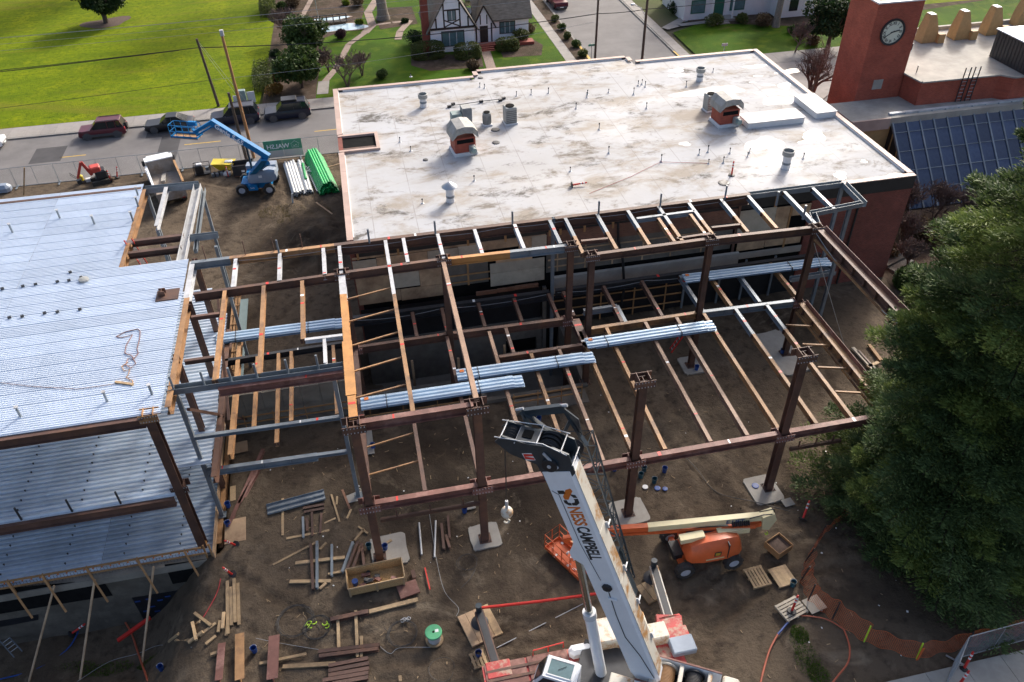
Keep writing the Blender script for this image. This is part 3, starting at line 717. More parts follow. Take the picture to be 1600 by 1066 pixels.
h2 = hood_unit(1131,192,R(4),'brick red rooftop fan unit with pale hood beside a condenser, right of the two', s=1.0)
def condenser(px, py, label, r=.34, h=1.0, square=True):
    p = rz_at(px, py); t = thing('condenser', label, 'condenser', p, R(5))
    MB().bbox((0,0,.06),(2.2*r,2.2*r,.12),.02).build('base', 'white_paint', t)
    if square:
        MB().bbox((0,0,h/2+.12),(2*r,2*r,h),.05).build('cabinet', 'condenser', t)
        sl = MB()
        for k in range(7):
            for sx_ in (-1,1):
                sl.bx(-r*.9,r*.9,sx_*r+(-.02 if sx_ < 0 else 0),sx_*r+(0 if sx_ < 0 else .02),.2+k*h*.12,.2+k*h*.12+.03)
        sl.build('louvers', 'steel_black', t)
    else:
        MB().lathe([(r,.12),(r,h*.9),(r*.93,h)],18).build('cabinet', 'condenser', t, True)
        sl = MB()
        for k in range(18):
            a = k*6.2832/18; sl.box((math.cos(a)*r*1.01,math.sin(a)*r*1.01,h*.45),(.02,.02,h*.7),a)
        sl.build('louvers', 'steel_black', t)
    MB().lathe([(r*.75,0),(r*.78,.05),(r*.3,.07)],16,(0,0,h+.121 if square else h)).build('fan_guard', 'dark', t, True)
    return t
condenser(761,195,'round condenser, left of the two standing behind the left fan unit',.33,1.0,False)
condenser(797,192,'square condenser, right of the two standing behind the left fan unit',.45,1.25,True)
condenser(1108,172,'grey condenser tucked behind the right fan unit',.42,1.2,True)
t = thing('air_handler', 'grey and green sheet metal air handler behind the left fan unit', 'air handler', rz_at(722,190), R(5))
MB().bbox((.35,0,.6),(.75,.9,1.2),.03).build('cabinet','condenser',t); MB().bbox((-.45,0,.4),(.8,.8,.8),.03).build('duct_box','vent_green',t); MB().bx(.0,.72,-.47,-.452,.3,1.1).build('panel','steel_grey',t)
# low white skylight kerbs
for px, py, sx_, sy_, lb, rz in ((1205,190,4.6,1.7,'long low white roof curb box right of the right fan unit',.0),(1272,170,1.7,3.6,'low white roof curb box along the right parapet',.02)):
    p = rz_at(px, py); t = thing('roof_curb', lb, 'roof curb', p, rz)
    MB().bbox((0,0,.22),(sx_,sy_,.44),.05).build('box','white_paint',t); MB().bx(-sx_/2-.04,sx_/2+.04,-sy_/2-.04,sy_/2+.04,.44,.48).build('lid','roof_patch',t)
# thin pipe vents dotted over the roof
pts = [(807,150),(830,148),(857,146),(918,148),(951,145),(997,134),(1003,132),(1008,136),(990,148),(1072,136),(917,153),(900,170),(1010,170),(891,268),(951,240),(936,203),(1033,253),(1106,238),(1092,242),(1140,240),(1107,256),(1130,255),(1168,245),(1171,239),(625,222),(642,236),(741,283),(660,318),(642,120),(750,136),(757,138),(1255,248),(1114,113)]
stem = MB().lathe([(.028,0),(.028,.40)],8); stem_me = stem.mesh('stem','steel_grey'); foot = MB().lathe([(.14,0),(.06,.05),(.04,.12)],10); foot_me = foot.mesh('flashing','roof_patch'); capm = MB().lathe([(.045,.38),(.05,.46),(.03,.48)],8).mesh('cap','dark')
for px, py in pts:
    p = rz_at(px, py); t = thing('vent_pipe', 'thin metal vent pipe standing on the white roof', 'vent pipe', p, 0, 'thin vent pipes on the white roof')
    s_ = random.uniform(.7,1.3)
    for nme, me_ in (('stem',stem_me),('flashing',foot_me),('cap',capm)):
        c = link(nme, me_, t); c.scale = (1,1,s_)
for px, py, r_ in ((774,203,.35),(775,223,.3),(1131,286,.4),(665,250,.2),(751,122,.25)):
    p = rz_at(px, py); o = one(MB().lathe([(r_,0),(r_*.95,.04),(r_*.6,.06)],12,p),'roof_drain','steel_black','dark round roof drain on the white roof','drain','roof drains')
# conduit run along the roof
mb = MB(); mb.tube([rz_at(702,168)+Vector((0,0,.12)),rz_at(757,160)+Vector((0,0,.12)),rz_at(783,157)+Vector((0,0,.12))], .03, 6)
t = one(mb,'conduit','steel_black','thin dark conduit run on blocks across the back of the roof','conduit')
for px, py in ((702,168),(708,164),(752,160),(782,158),(787,155)):
    MB().box(rz_at(px,py)+Vector((0,0,.09)),(.3,.18,.18),.2).build('block','steel_black',t)

a = aty(1341,322,43.4); b = aty(1306,452,43.4); MB().tube([(a.x,43.36,ZR-1.0),(a.x,43.36,.1)],.07,8).build('downspout','fascia',bld,True)
# ---------------------------------------------------------------- main steel frame
ZB, Z2 = 9.75, 4.4
fr = thing('steel_skeleton', 'two storey steel frame of rusty and grey beams in front of the white roof', 'steel frame', (11,32,0), world=True)
GREY, RUST, TAN, RED, PALE, ORG = 'steel_grey','steel_rust','steel_tan','steel_red','steel_pale','steel_orange'
WEA = 'steel_weather'
def beam(p, q, h=.42, w=.24, m=RUST, name='beam', stiff=0, parent=fr):
    b = MB().ib(p, q, h, w).build(name, m, parent)
    if (Vector(q)-Vector(p)).length > 2.2 and name in ('beam','joist'):
        pv = Vector(p); dv = (Vector(q)-pv); rm = random.Random(len(bpy.data.objects))
        for mm in ('red_plastic','white_band')[:1+rm.randint(0,1)]:
            c = pv+dv*rm.uniform(.08,.92); e = dv.normalized()*rm.uniform(.03,.09); MB().bar(c-e+Vector((0,0,.004)),c+e+Vector((0,0,.004)),w*.9,.006).build('paint_mark',mm,b)
    if name == 'joist':
        pv = Vector(p); dv = (Vector(q)-pv).normalized(); qv = Vector(q)
        for c, sg in ((pv,1),(qv,-1)): MB().bar(c+dv*sg*.015+Vector((0,0,-h/2)),c+dv*sg*.04+Vector((0,0,-h/2)),w+.09,h*.86).build('end_plate',RUST,b)
    if stiff:
        p = Vector(p); q = Vector(q); sm = MB()
        d = (q-p).normalized(); sx_ = d.cross(Z).normalized()
        for i in range(stiff):
            c = p+(q-p)*((i+1)/(stiff+1))
            sm.bar(c-sx_*(w/2-.01)+Vector((0,0,-h/2)), c+sx_*(w/2-.01)+Vector((0,0,-h/2)), .016, h-.07)
        sm.build('stiffener', m, b, kind='stuff')
    return b
def splice(c, m, parent, s=1.0):
    """bolted plates round a column head"""
    pm = MB()
    for dx in (-.22,.22): pm.bx(c[0]+dx*s-.015,c[0]+dx*s+.015,c[1]-.24*s,c[1]+.24*s,c[2]-.34,c[2]+.1)
    for dy in (-.26,.26): pm.bx(c[0]-.42*s,c[0]+.42*s,c[1]+dy*s-.014,c[1]+dy*s+.014,c[2]-.42,c[2]+.02)
    o = pm.build('splice_plate', m, parent); bm_ = MB()
    for dy in (-.285,.285):
        for k in range(7): bm_.box((c[0]+(-.36+k*.12)*s, c[1]+dy*s, c[2]-.06),(.04,.04,.04)); bm_.box((c[0]+(-.36+k*.12)*s, c[1]+dy*s, c[2]-.34),(.04,.04,.04))
    bm_.build('bolts', 'steel_pale', parent, kind='stuff')
    return o
def column(x, y, z0=0, z1=ZB, m=RUST, w=.34, parent=fr, sp=True, base=True, mid=True, ps=1.0):
    c = MB().ic((x,y,z0),(x,y,z1-.02),w,w).build('column', m, parent)
    if base:
        MB().bx(x-.32,x+.32,y-.32,y+.32,z0+.0,z0+.05).build('base_plate', m, c)
        bb = MB()
        for a in (-1,1):
            for b in (-1,1): bb.lathe([(.03,0),(.03,.1)],6,(x+a*.24,y+b*.24,z0+.05))
        bb.build('anchor_bolts','steel_black',c,kind='stuff')
    if sp:
        splice((x,y,z1+.06), m, c, ps)
        if mid: splice((x,y,Z2+.0), 'steel_red', c, ps)
    return c
YF = 26.45
for x in (-2.1,3.4,11.25,19.35): column(x, YF, ps=1.25, w=.38)
column(-2.1,38.5,z0=-.1); column(3.6,38.6,-3,mid=False); column(10.95,38.35,-3); column(11.85,37.1,mid=False); column(19.0,37.15,mid=False); column(25.5,36.9,mid=True)
MB().ic((10.7,41.5,-3),(10.7,41.5,ZB),.2,.2).build('column', GREY, fr)
MB().ic((29.7,41.4,0),(29.7,41.4,ZB-.3),.2,.2).build('column', GREY, fr); MB().ic((28.9,39.0,0),(28.9,39.0,ZB-.3),.2,.2).build('column', GREY, fr)
# concrete pads under the front columns lie on the dirt
def pad(px, py, sx_, sy_, lb, rz=.05, mt='concrete_pale'):
    p = at(px, py, 0); rr_ = random.Random(int(px)); pl = [(sx_/2*math.copysign(abs(math.cos(t))**.22,math.cos(t))*(1+rr_.uniform(-.05,.03)),sy_/2*math.copysign(abs(math.sin(t))**.22,math.sin(t))*(1+rr_.uniform(-.05,.03))) for t in [6.2832*i/36 for i in range(36)]]
    mb = MB().prism(pl,-.2,.035); o = one(mb,'concrete_pad',mt,lb,'concrete pad','concrete footing pads'); o.location = p; o.rotation_euler = (0,0,rz); return o
pad(608,860,1.9,2.0,'concrete footing pad at the foot of the leftmost front column')
pad(758,838,1.6,1.6,'pale concrete footing pad under the column by the crane hook ball')
pad(983,800,1.9,1.7,'concrete footing pad under the column behind the crane boom')
pad(1193,765,1.7,1.9,'concrete footing pad under the rightmost front column')
pad(1082,570,1.6,1.7,'pale concrete pad deep under the joists of the right bay')
pad(1222,550,2.2,4.4,'large pale concrete slab under the right end of the frame')
pad(553,775,.9,.9,'small concrete pad under the grey post left of the frame')
# ---- roof level
beam((-1.95,YF+.05,ZB),(3.25,YF+.05,ZB),.5,.3,RED)
beam((-10.0,38.3,ZB),(-2.3,38.45,ZB),.5,.22,RUST); beam((-1.9,38.5,ZB),(3.4,38.6,ZB),.5,.24,RUST); beam((3.8,38.55,ZB),(7.4,38.45,ZB),.45,.26,ORG); beam((7.4,38.45,ZB),(10.75,38.35,ZB),.45,.26,GREY,stiff=2)
beam((12.05,37.1,ZB),(18.8,37.15,ZB),.45,.26,RUST,stiff=3); beam((19.2,37.15,ZB),(25.3,36.95,ZB),.5,.26,RUST)
beam((-10.4,41.5,ZB),(-8.3,41.5,ZB),.45,.28,GREY); beam((-8.3,41.5,ZB),(-2.4,41.5,ZB),.45,.28,TAN); beam((-2.4,41.5,ZB),(10.6,41.45,ZB),.72,.3,RUST,stiff=0); beam((10.8,41.45,ZB),(23.4,41.5,ZB),.72,.3,RUST)
MB().ch((23.4,41.55,ZB),(29.8,41.6,ZB),.36,.34).build('beam', GREY, fr)
MB().ch((29.9,41.6,ZB-.01),(29.75,38.9,ZB-.01),.36,.34).build('beam', GREY, fr)
MB().ch((29.6,38.95,ZB),(26.0,38.55,ZB),.3,.3).build('beam', GREY, fr)
MB().ch((26.1,38.5,ZB-.012),(25.7,37.2,ZB-.012),.36,.4).build('beam', GREY, fr)
beam((-2.1,38.3,ZB+.004),(-2.1,36.4,ZB+.004),.5,.36,PALE); beam((-2.1,36.4,ZB+.004),(-2.1,26.7,ZB+.004),.5,.36,ORG)
MB().bx(-2.34,-1.86,28.3,32.3,ZB+.006,ZB+.03).build('cover_plate', ORG, fr)
beam((.55,41.3,ZB),(.55,35.8,ZB),.34,.2,PALE); beam((.55,35.8,ZB),(.55,26.65,ZB),.34,.2,TAN)

beam((3.55,38.4,ZB),(3.45,26.7,ZB),.4,.24,WEA)
# short joists between the two back rows
for px, py, m in ((368,405,PALE),(437,396,PALE),(505,388,PALE),(530,385,PALE),(630,372,PALE),(683,363,PALE),(741,357,PALE),(803,348,PALE),(858,342,GREY),(883,340,GREY),(932,333,GREY),(980,327,GREY),(1028,321,GREY),(1075,315,GREY),(1125,309,GREY),(1167,303,GREY)):
    a = at(px,py,ZB); yr = 38.3 if a.x < -2 else 38.5 if a.x < 11 else 37.2
    ym = 39.9 if a.x > 11 else 40.0
    if a.x > 11 and m == GREY:
        beam((a.x,41.3,ZB),(a.x,39.2,ZB),.3,.2,GREY,'joist'); beam((a.x,39.2,ZB),(a.x,yr+.12,ZB),.3,.2,TAN,'joist')
    else: beam((a.x,41.3,ZB),(a.x,yr+.1,ZB),.3,.2,m,'joist')
for px, py in ((1224,296),(1268,290),):
    a = at(px,py,ZB); beam((a.x,41.35,ZB-.05),(a.x-.0,38.7 if px > 1250 else 37.1,ZB-.05),.3,.2,GREY,'joist')
a = at(995,341,ZB); b = at(1085,329,ZB); beam(a,b,.3,.2,GREY,'trimmer')
for px, py in ((1028,339),(1078,333)):
    a = at(px,py,ZB); beam((a.x,a.y-.1,ZB-.003),(a.x,37.3,ZB-.003),.26,.18,TAN,'joist')
a = at(1058,372,ZB); b = at(1112,364,ZB); beam(a,b,.26,.18,RUST,'trimmer'); a = at(1112,355,ZB); b = at(1158,350,ZB); beam(a,b,.26,.18,RUST,'trimmer')
a = at(908,376,ZB); b = at(950,372,ZB); beam(a,b,.26,.18,RUST,'trimmer')
# left link bay, roof level
for x, y1, m in ((-8.35,30.8,TAN),(-6.3,30.8,TAN),(-4.25,33.0,TAN)): beam((x,38.2,ZB),(x,y1,ZB),.34,.2,m,'joist')
beam((-9.9,36.2,ZB-.004),(-8.5,36.2,ZB-.004),.24,.18,RUST,'trimmer'); beam((-9.9,32.6,ZB-.004),(-8.5,32.6,ZB-.004),.24,.18,RUST,'trimmer')
beam((-4.15,32.95,ZB-.004),(-2.3,32.9,ZB-.004),.24,.18,PALE,'trimmer'); beam((-3.2,32.8,ZB-.006),(-3.2,30.9,ZB-.006),.22,.16,PALE,'trimmer')
gb = MB().ch((-10.5,30.7,ZB),(-2.4,30.6,ZB),.34,.36).build('beam', GREY, fr)
beam((-8.2,30.38,ZB-.2),(-2.35,30.32,ZB-.2),.42,.24,RED)
pm = MB()
for px, py in ((272,600),(320,592),(362,585),(402,580),(450,573),(497,566)):
    b = at(px,py,ZB); pm = MB(); pm.tube([(b.x,30.62,ZB-.2),(b.x,30.62,ZB+.75)],.055,8); pm.build('guard_post', GREY, gb)
# grey posts and struts below the grey beam
for x, y in ((-2.95,30.85),(-10.3,31.1)):
    c = MB().bar((x,y,0),(x,y,ZB-.36),.2,.2).build('column', GREY, fr); MB().bx(x-.22,x+.22,y-.22,y+.22,0,.04).build('base_plate', GREY, c)
beam((-10.2,31.0,6.2),(-3.05,30.85,6.2),.2,.2,GREY); beam((-10.2,31.05,3.7),(-4.6,30.9,3.7),.42,.24,GREY,stiff=3); beam((-4.6,30.9,3.68),(-3.05,30.85,3.68),.2,.2,GREY)
# kickers between the first two beams
for a, b, z in (((542,468),(586,453),ZB-.3),((544,503),(590,487),ZB-.3),((548,541),(595,523),ZB-.3),((551,581),(602,562),ZB-.3),((563,621),(607,605),ZB-.3),((573,699),(648,676),Z2-.25),((576,742),(655,720),Z2-.25)):
    p_ = at(*a,z); q_ = at(*b,z); MB().bar((-1.98,p_.y,z),(.47 if z > 5 else q_.x,q_.y,z),.07,.07).build('brace', TAN, fr)
# ---- second level
beam((-1.95,26.4,Z2),(3.2,26.4,Z2),.5,.3,RED); beam((3.6,26.4,Z2),(11.0,26.4,Z2),.5,.3,RED); beam((11.5,26.4,Z2),(19.1,26.45,Z2),.5,.3,RED); beam((19.6,26.45,Z2),(26.0,26.5,Z2),.5,.3,RED)
beam((-1.9,38.5,Z2),(3.4,38.55,Z2),.5,.24,RUST); beam((3.8,38.55,Z2),(10.8,38.4,Z2),.5,.26,RUST)
beam((12.0,37.1,Z2),(18.8,37.15,Z2),.45,.26,TAN); beam((19.2,37.15,Z2),(25.3,36.95,Z2),.45,.26,GREY,stiff=3)
a = at(780,557,Z2); beam((a.x,a.y,Z2),(11.7,a.y,Z2),.4,.24,RUST)
beam((11.35,38.2,Z2),(11.35,a.y-.3,Z2),.5,.5,RUST)
beam((-2.1,38.3,Z2),(-2.1,26.7,Z2),.5,.26,RUST)
beam((-2.4,41.5,Z2),(10.5,41.45,Z2),.7,.3,'steel_black'); beam((10.9,41.45,Z2),(29.5,41.5,Z2),.6,.3,'steel_black')
MB().ch((26.2,39.3,Z2),(29.4,39.4,Z2),.3,.3).build('beam', GREY, fr); MB().ch((28.8,41.2,Z2-.01),(29.3,39.5,Z2-.01),.3,.3).build('beam', GREY, fr)
def joist(px0, py0, px1, py1, m=TAN, h=.36, w=.2, y0=None, y1=None, m2=None):
    a = at(px0,py0,Z2); b = at(px1,py1,Z2); x = (a.x+b.x)/2
    ya = y0 if y0 else a.y; yb = y1 if y1 else b.y
    if m2:
        ym = ya+(yb-ya)*.25; beam((x,ya,Z2),(x,ym,Z2),h,w,m2,'joist'); beam((x,ym,Z2),(x,yb,Z2),h,w,m,'joist')
    else: beam((x,ya,Z2),(x,yb,Z2),h,w,m,'joist')
joist(627,533,663,763,RUST,y1=26.6,y0=38.3); joist(700,525,745,737,RUST,y1=26.6,y0=38.3); joist(764,516,829,735,WEA,y1=26.6,y0=38.2); joist(790,512,803,551,RUST)
joist(828,551,871,665,TAN,y1=26.6); joist(874,544,940,715,WEA,y1=26.6)
for q in ((930,574,987,699,TAN),(960,560,1050,697,TAN),(1025,535,1111,688,WEA),(1076,527,1167,678,WEA),(1120,520,1214,665,TAN),):
    joist(*q, y1=26.65, y0=36.95)
for q in ((1150,485,1277,660,TAN),(1198,478,1328,644,TAN)): joist(*q, y1=26.65, y0=36.95, m2=GREY)
for q in ((942,444,973,504,RUST),(1001,436,1036,494,RUST),(1062,428,1096,482,GREY),(1116,441,1146,480,TAN),(1159,436,1191,473,GREY),(1214,427,1252,465,TAN)): joist(*q, y0=41.2, y1=37.3)
for q in ((857,455,871,495,RUST),(881,453,894,490,RUST)): joist(*q, y0=41.2, y1=38.55)
for q in ((643,483,652,527,RUST),(689,478,700,520,RUST),(746,471,759,511,RUST),(802,462,816,503,RUST)): joist(*q, y0=41.2, y1=38.7)
a = at(925,502,Z2); beam((12.1,39.0,Z2-.02),(14.3,39.0,Z2-.02),.4,.24,GREY); beam((14.3,39.0,Z2-.03),(14.3,37.2,Z2-.03),.36,.2,GREY)
# left link bay, second level
beam((-10.0,39.0,Z2),(-2.4,39.15,Z2),.4,.22,'steel_black')
for px, py, y1 in ((455,545,33.0),(520,535,33.0),(402,555,33.0),(435,550,31.5)): 
    a = at(px,py,Z2); beam((a.x,39.0,Z2-.003),(a.x,y1,Z2-.003),.3,.18,TAN,'joist')
# hanging ledger below the front beam
for x0, x1 in ((-1.7,3.2),(19.7,22.6)):
    g = MB().bar((x0,YF-.42,Z2-.95),(x1,YF-.42,Z2-.95),.14,.2).build('ledger', RUST, fr); hm = MB()
    for k in range(3): x = x0+(x1-x0)*(k+.5)/3; hm.bar((x,YF-.42,Z2-.45),(x,YF-.42,Z2-.85),.06,.06)
    hm.build('hanger', RUST, g)
# crane rail girders at the right end
for z, y1 in ((ZB,26.4),(Z2,27.0)):
    b = MB().ib((25.55,36.6,z),(25.55,y1,z),.55,.36).build('girder', RUST if z > 5 else TAN, fr)
    MB().bar((25.82,36.5,z+.10),(25.82,y1,z+.10),.02,.32).build('edge_plate', RED, b); MB().bar((25.30,36.5,z-.62),(25.30,y1,z-.62),.1,.1).build('bottom_angle', TAN, b)
    sm = MB()
    for k in range(8): y = 36-k*1.15; sm.bx(25.38,25.72,y,y+.02,z-.52,z-.04); sm.lathe([(.06,0),(.06,.1)],8,(25.36,y,z-.45))
    sm.build('stiffener', RUST, b, kind='stuff')
for px0, py0, px1, py1 in ((1254,538,1296,540),(1278,574,1325,576),(1305,612,1345,614),(1228,508,1268,510)):
    MB().bar(at(px0,py0,Z2-.3),at(px1,py1,Z2-.3),.1,.1).build('brace', TAN, fr)
# guard posts with safety cable along the back edge of the roof level
px_ = [680,803,936,1030,1134]; prev = None
for px, py in ((680,363),(800,348),(935,333),(1031,321),(1131,307),(577,376),(436,395)):
    b = at(px,py,ZB); c = MB().tube([(b.x,41.35,ZB-.1),(b.x,41.35,ZB+.85)],.06,8).build('guard_post', GREY, fr)
for px, py in ((57,0),):
    pass
for x in (-9.6,-7.4,-5.8,-4.2): MB().bar((x,41.62,ZB-.1),(x,41.62,ZB+.9),.07,.04).build('guard_post', RUST, fr)
for x, y in ((24.4,39.9),(25.2,38.0)): MB().tube([(x,y,ZB-.1),(x,y,ZB+.85)],.07,8).build('guard_post', GREY, fr)
def sag(p, q, s, n=10):
    p = Vector(p); q = Vector(q); return [p.lerp(q,i/n)+Vector((0,0,-s*4*(i/n)*(1-i/n))) for i in range(n+1)]
cb = MB()
for x0, x1 in ((-8,-2),(-2,3),(3,7.5),(7.5,12),(12,17),(17,23)): cb.tube(sag((x0,41.27,ZB-.12),(x1,41.27,ZB-.12),.12),.014,4,False)
for x0, x1 in ((-2,3.4),(3.4,10.5),(11,17),(17,22)): cb.tube(sag((x0,41.25,Z2-.1),(x1,41.25,Z2-.1),.2),.014,4,False)
cb.build('safety_cable', 'wire_pale', fr)
tw = MB(); tw.tube(sag(at(1272,380,9.2),at(1325,560,.2),.0),.02,5,False); tw.tube(sag((25.3,36.5,ZB-.2),(25.3,28,ZB-.4),.4),.02,5,False); tw.build('guy_wire', 'wire_pale', fr)
mat('deck_blue',(.42,.54,.66),.36,.35,.12,1.0,.04,14,objvar=.06)
# ---------------------------------------------------------------- loose bundles of deck sheet lying on the frame
def rib_profile(w, pitch, h):
    pts = []; n = int(round(w/pitch))
    for i in range(n):
        y = i*pitch; pts += [(y,0),(y+pitch*.30,0),(y+pitch*.42,h),(y+pitch*.88,h)]
    pts.append((w,0)); return pts
def deck_sheet_mesh(L, w, pitch, h, m, lip=0.0):
    pr = [(0,-lip)]*(lip > 0)+rib_profile(w,pitch,h); n = len(pr); mb = MB()
    mb.add([(0,y,z) for y,z in pr]+[(L,y,z) for y,z in pr], [(i,i+1,n+i+1,n+i) for i in range(n-1)])
    return mb.mesh('deck_sheet', m)
def bundle(pa, pb, w, z, label, n=4, over=.5, pitch=.283):
    a = at(*pa,z); b = at(*pb,z); L = (b-a).length; az = math.atan2(b.y-a.y,b.x-a.x)
    t = thing('deck_bundle', label, 'deck bundle', a, az, 'bundles of corrugated deck on the steel frame')
    me1 = deck_sheet_mesh(L-over,w,pitch,.08,'deck_blue'); 
    for k in range(n):
        c = link('deck_sheet', me1, t); c.location = ((over if k % 2 == 0 else 0)*(1 if k < n-1 else .2)+random.uniform(-.03,.03), random.uniform(-.02,.02), .06+k*.045)
    s = MB(); s.bx(L*.15,L*.15+.04,-.02,w+.02,.03,.06+n*.045+.06); s.bx(L*.72,L*.72+.04,-.02,w+.02,.03,.06+n*.045+.06); s.build('strap','steel_black',t)
    MB().bx(.18,.42,w*.6,w*.85,.07+n*.045+.055,.075+n*.045+.056).build('tag','lettering_orange',t)
bundle((566,644),(820,606),.95,Z2+.02,'lowest corrugated deck bundle, nearest the upper red front beam')
bundle((716,598),(931,568),.85,Z2+.02,'corrugated deck bundle second from the front, left of the bright one',over=.6)
bundle((919,548),(1120,518),.85,Z2+.02,'bright corrugated deck bundle across the right bay joists')
bundle((1071,445),(1300,417),.85,Z2+.02,'corrugated deck bundle farthest right, by the brick corner')
bundle((338,540),(537,514),.85,Z2+.02,'corrugated deck bundle in the left link bay')

# ---------------------------------------------------------------- left building: three decks on steel
lb = thing('decked_steel_building', 'new steel building with pale corrugated metal roof deck at the left edge', 'building', (-18,38,0), world=True)
XR, XN, YL, YNOT, YTOP = -10.55, -14.35, 29.05, 41.8, 51.2
def deck(name, z, y0, y1, xs, w, pitch, h, m, jit=.006, tilt=(1.2,1.9)):
    """rows of sheets: xs(y) gives the list of (x0,x1) runs"""
    root = MB().bx(-26.9, xs(y0+.1)[-1][1]-.06, y0+.1, y0+.25, z-.12, z-.02).build(name, 'galvanized_dull', lb)
    n = int(math.ceil((y1-y0)/w-1e-6)); cache = {}
    for i in range(n):
        y = y0+i*w
        for (a, b) in xs(y+w*.5):
            key = round(b-a,3)
            if key not in cache: cache[key] = deck_sheet_mesh(b-a,w+.01,pitch,h,m,.05)
            c = link('deck_sheet', cache[key], root); c.matrix_parent_inverse = Matrix(); c.location = (a+random.uniform(-.015,.0),y,z+.02+random.uniform(0,jit)); c.rotation_euler = (R(-random.uniform(*tilt)),0,0)
    return root
deck('roof_deck', ZB-.01, YL, YTOP, lambda y: [(-27,-19.5),(-19.49,XR)] if y < YNOT else [(-27,-19.5),(-19.49,XN)], .914, .1523, .038, 'galvanized')
deck('floor_deck', Z2+.02, 28.9, 43.5, lambda y: [(-27,-17.5),(-17.49,-9.75)] if y > 30.5 else [(-27,-17.5),(-17.49,-11.35)], .61, .305, .10, 'galvanized_dull')
deck('floor_deck', -.02, 28.75, 41.0, lambda y: [(-27,-16.2),(-16.19,-10.55)], .61, .305, .10, 'galvanized_dull',tilt=(.2,.6))
MB().bx(-27,-10.6,28.78,43.4,-.45,-.13).build('slab', 'concrete_dark', lb)
# edge beams and columns
def lbeam(p, q, h, w, m, name='beam'): return MB().ib(p,q,h,w).build(name,m,lb)
lbeam((-27,28.95,ZB-.05),(-11.3,28.95,ZB-.05),.52,.3,RUST)
lbeam((-27,28.85,Z2-.02),(-11.4,28.85,Z2-.02),.52,.3,RUST)
c = MB().ic((-11.1,29.15,-.1),(-11.1,29.15,ZB),.42,.42).build('column', RUST, lb); splice((-11.1,29.15,ZB+.05),'steel_tan',c,1.0); splice((-11.1,29.3,Z2+.4),'steel_rust',c,1.0)
MB().bx(-11.28,-10.92,29.0,29.3,.0,.3).build('base_block', 'steel_orange', c)
for x, y in ((-10.4,33.2),(-10.2,37.6),(-10.3,41.9)): MB().ic((x,y,-.1),(x,y,ZB-.1),.3,.3).build('column', RUST, lb)
lbeam((XR+.2,41.6,ZB-.02),(XR+.2,38.0,ZB-.02),.5,.28,PALE); lbeam((XR+.25,38.0,ZB-.02),(XR+.25,29.4,ZB-.02),.5,.28,TAN)
lbeam((-9.6,42,Z2),(-9.6,29.8,Z2),.5,.28,RUST); lbeam((-10.35,41,0.0),(-10.35,29.2,.0),.4,.26,TAN)
lbeam((-8.9,41.0,Z2-.02),(-8.9,31.2,Z2-.02),.4,.24,TAN); MB().bar((-9.4,40.8,Z2+3.2),(-9.0,33.4,Z2+.3),.14,.14).build('brace', RUST, lb); MB().bar((-10.0,31.0,Z2+3.6),(-9.2,38.0,.4),.14,.14).build('brace', RUST, lb)
lbeam((XN+.05,YTOP,ZB-.02),(XN+.05,YNOT-2.6,ZB-.02),.5,.3,TAN)
lbeam((-27,YTOP+.1,ZB+.06),(XN-.1,YTOP+.1,ZB+.06),.4,.24,RUST)
# grey frame projecting from the notch
MB().ch((-14.3,51.45,ZB),(-10.9,51.35,ZB),.4,.36).build('beam', GREY, lb); MB().ch((-10.95,51.2,ZB-.01),(-11.05,41.9,ZB-.01),.36,.44).build('beam', PALE, lb)
lbeam((-12.9,51.2,ZB-.02),(-12.9,46.2,ZB-.02),.34,.24,PALE,'joist')
MB().ch((-10.6,51.1,ZB-.3),(-10.45,43.4,ZB-.3),.3,.2).build('beam', GREY, lb)
lbeam((-14.2,44.9,ZB-.1),(-11.2,44.9,ZB-.1),.4,.26,RUST); lbeam((-14.2,43.6,ZB-.12),(-11.2,43.6,ZB-.12),.4,.26,RUST); MB().ch((-10.9,44.6,ZB-.05),(-9.2,44.6,ZB-.05),.36,.26).build('beam', GREY, lb)
for x, y in ((-14.2,51.3),(-12.9,46.2),(-10.8,51.2),(-9.3,43.6)): MB().bar((x,y,0),(x,y,ZB-.4),.18,.18).build('column', GREY, lb)
deck('floor_deck', Z2+.02, 43.6, 46.6, lambda y: [(-27,-17.5),(-17.49,-10.9)], .61, .305, .075, 'galvanized_dull')
# guard posts on the roof deck and floor
for px, py in ((20,364),(94,342),(148,351),(208,345),(216,322),(216,306),(33,652),(168,628),(238,617)):
    b = at(px,py,ZB); p_ = MB().tube([(b.x,b.y,ZB-.02),(b.x,b.y,ZB+.62)],.06,8).build('guard_post', GREY, lb); MB().lathe([(.1,0),(.1,.05)],8,(b.x,b.y,ZB+.6)).build('cap','steel_pale',p_)
for px, py in ((38,802),(117,787),(192,775)):
    b = at(px,py,Z2); MB().tube([(b.x,28.95,Z2-.1),(b.x,28.95,Z2+.9)],.05,8).build('guard_post', 'steel_black', lb)
# pour-stop studs: rows of small studs welded through the deck
st = MB()
for y in np.arange(29.4,40.5,.61):
    for x in (-24.6,-21.7,-18.6,-15.7,-12.9): st.lathe([(.03,0),(.03,.13),(.05,.13),(.05,.16)],6,(x+random.uniform(-.03,.03),y+.1,Z2+.05)); st.lathe([(.03,0),(.03,.13),(.05,.13),(.05,.16)],6,(x+.6,y+.1,.02))
st.build('shear_studs', 'steel_black', lb, kind='stuff')
mb = MB()
for px, py in ((4,452),(36,448),(56,445),(90,441),(108,439),(110,426),(127,434),(15,497),(35,495),(70,490),(90,488),(125,484)):
    b = at(px,py,ZB+.05); mb.box(b+Vector((0,0,.04)),(.16,.12,.1),.3)
mb.build('deck_clamps', 'steel_black', lb)
b = at(131,438,ZB+.05); MB().lathe([(.28,0),(.26,.1),(.08,.14)],10,b).build('roof_hatch_cap', 'condenser', lb)
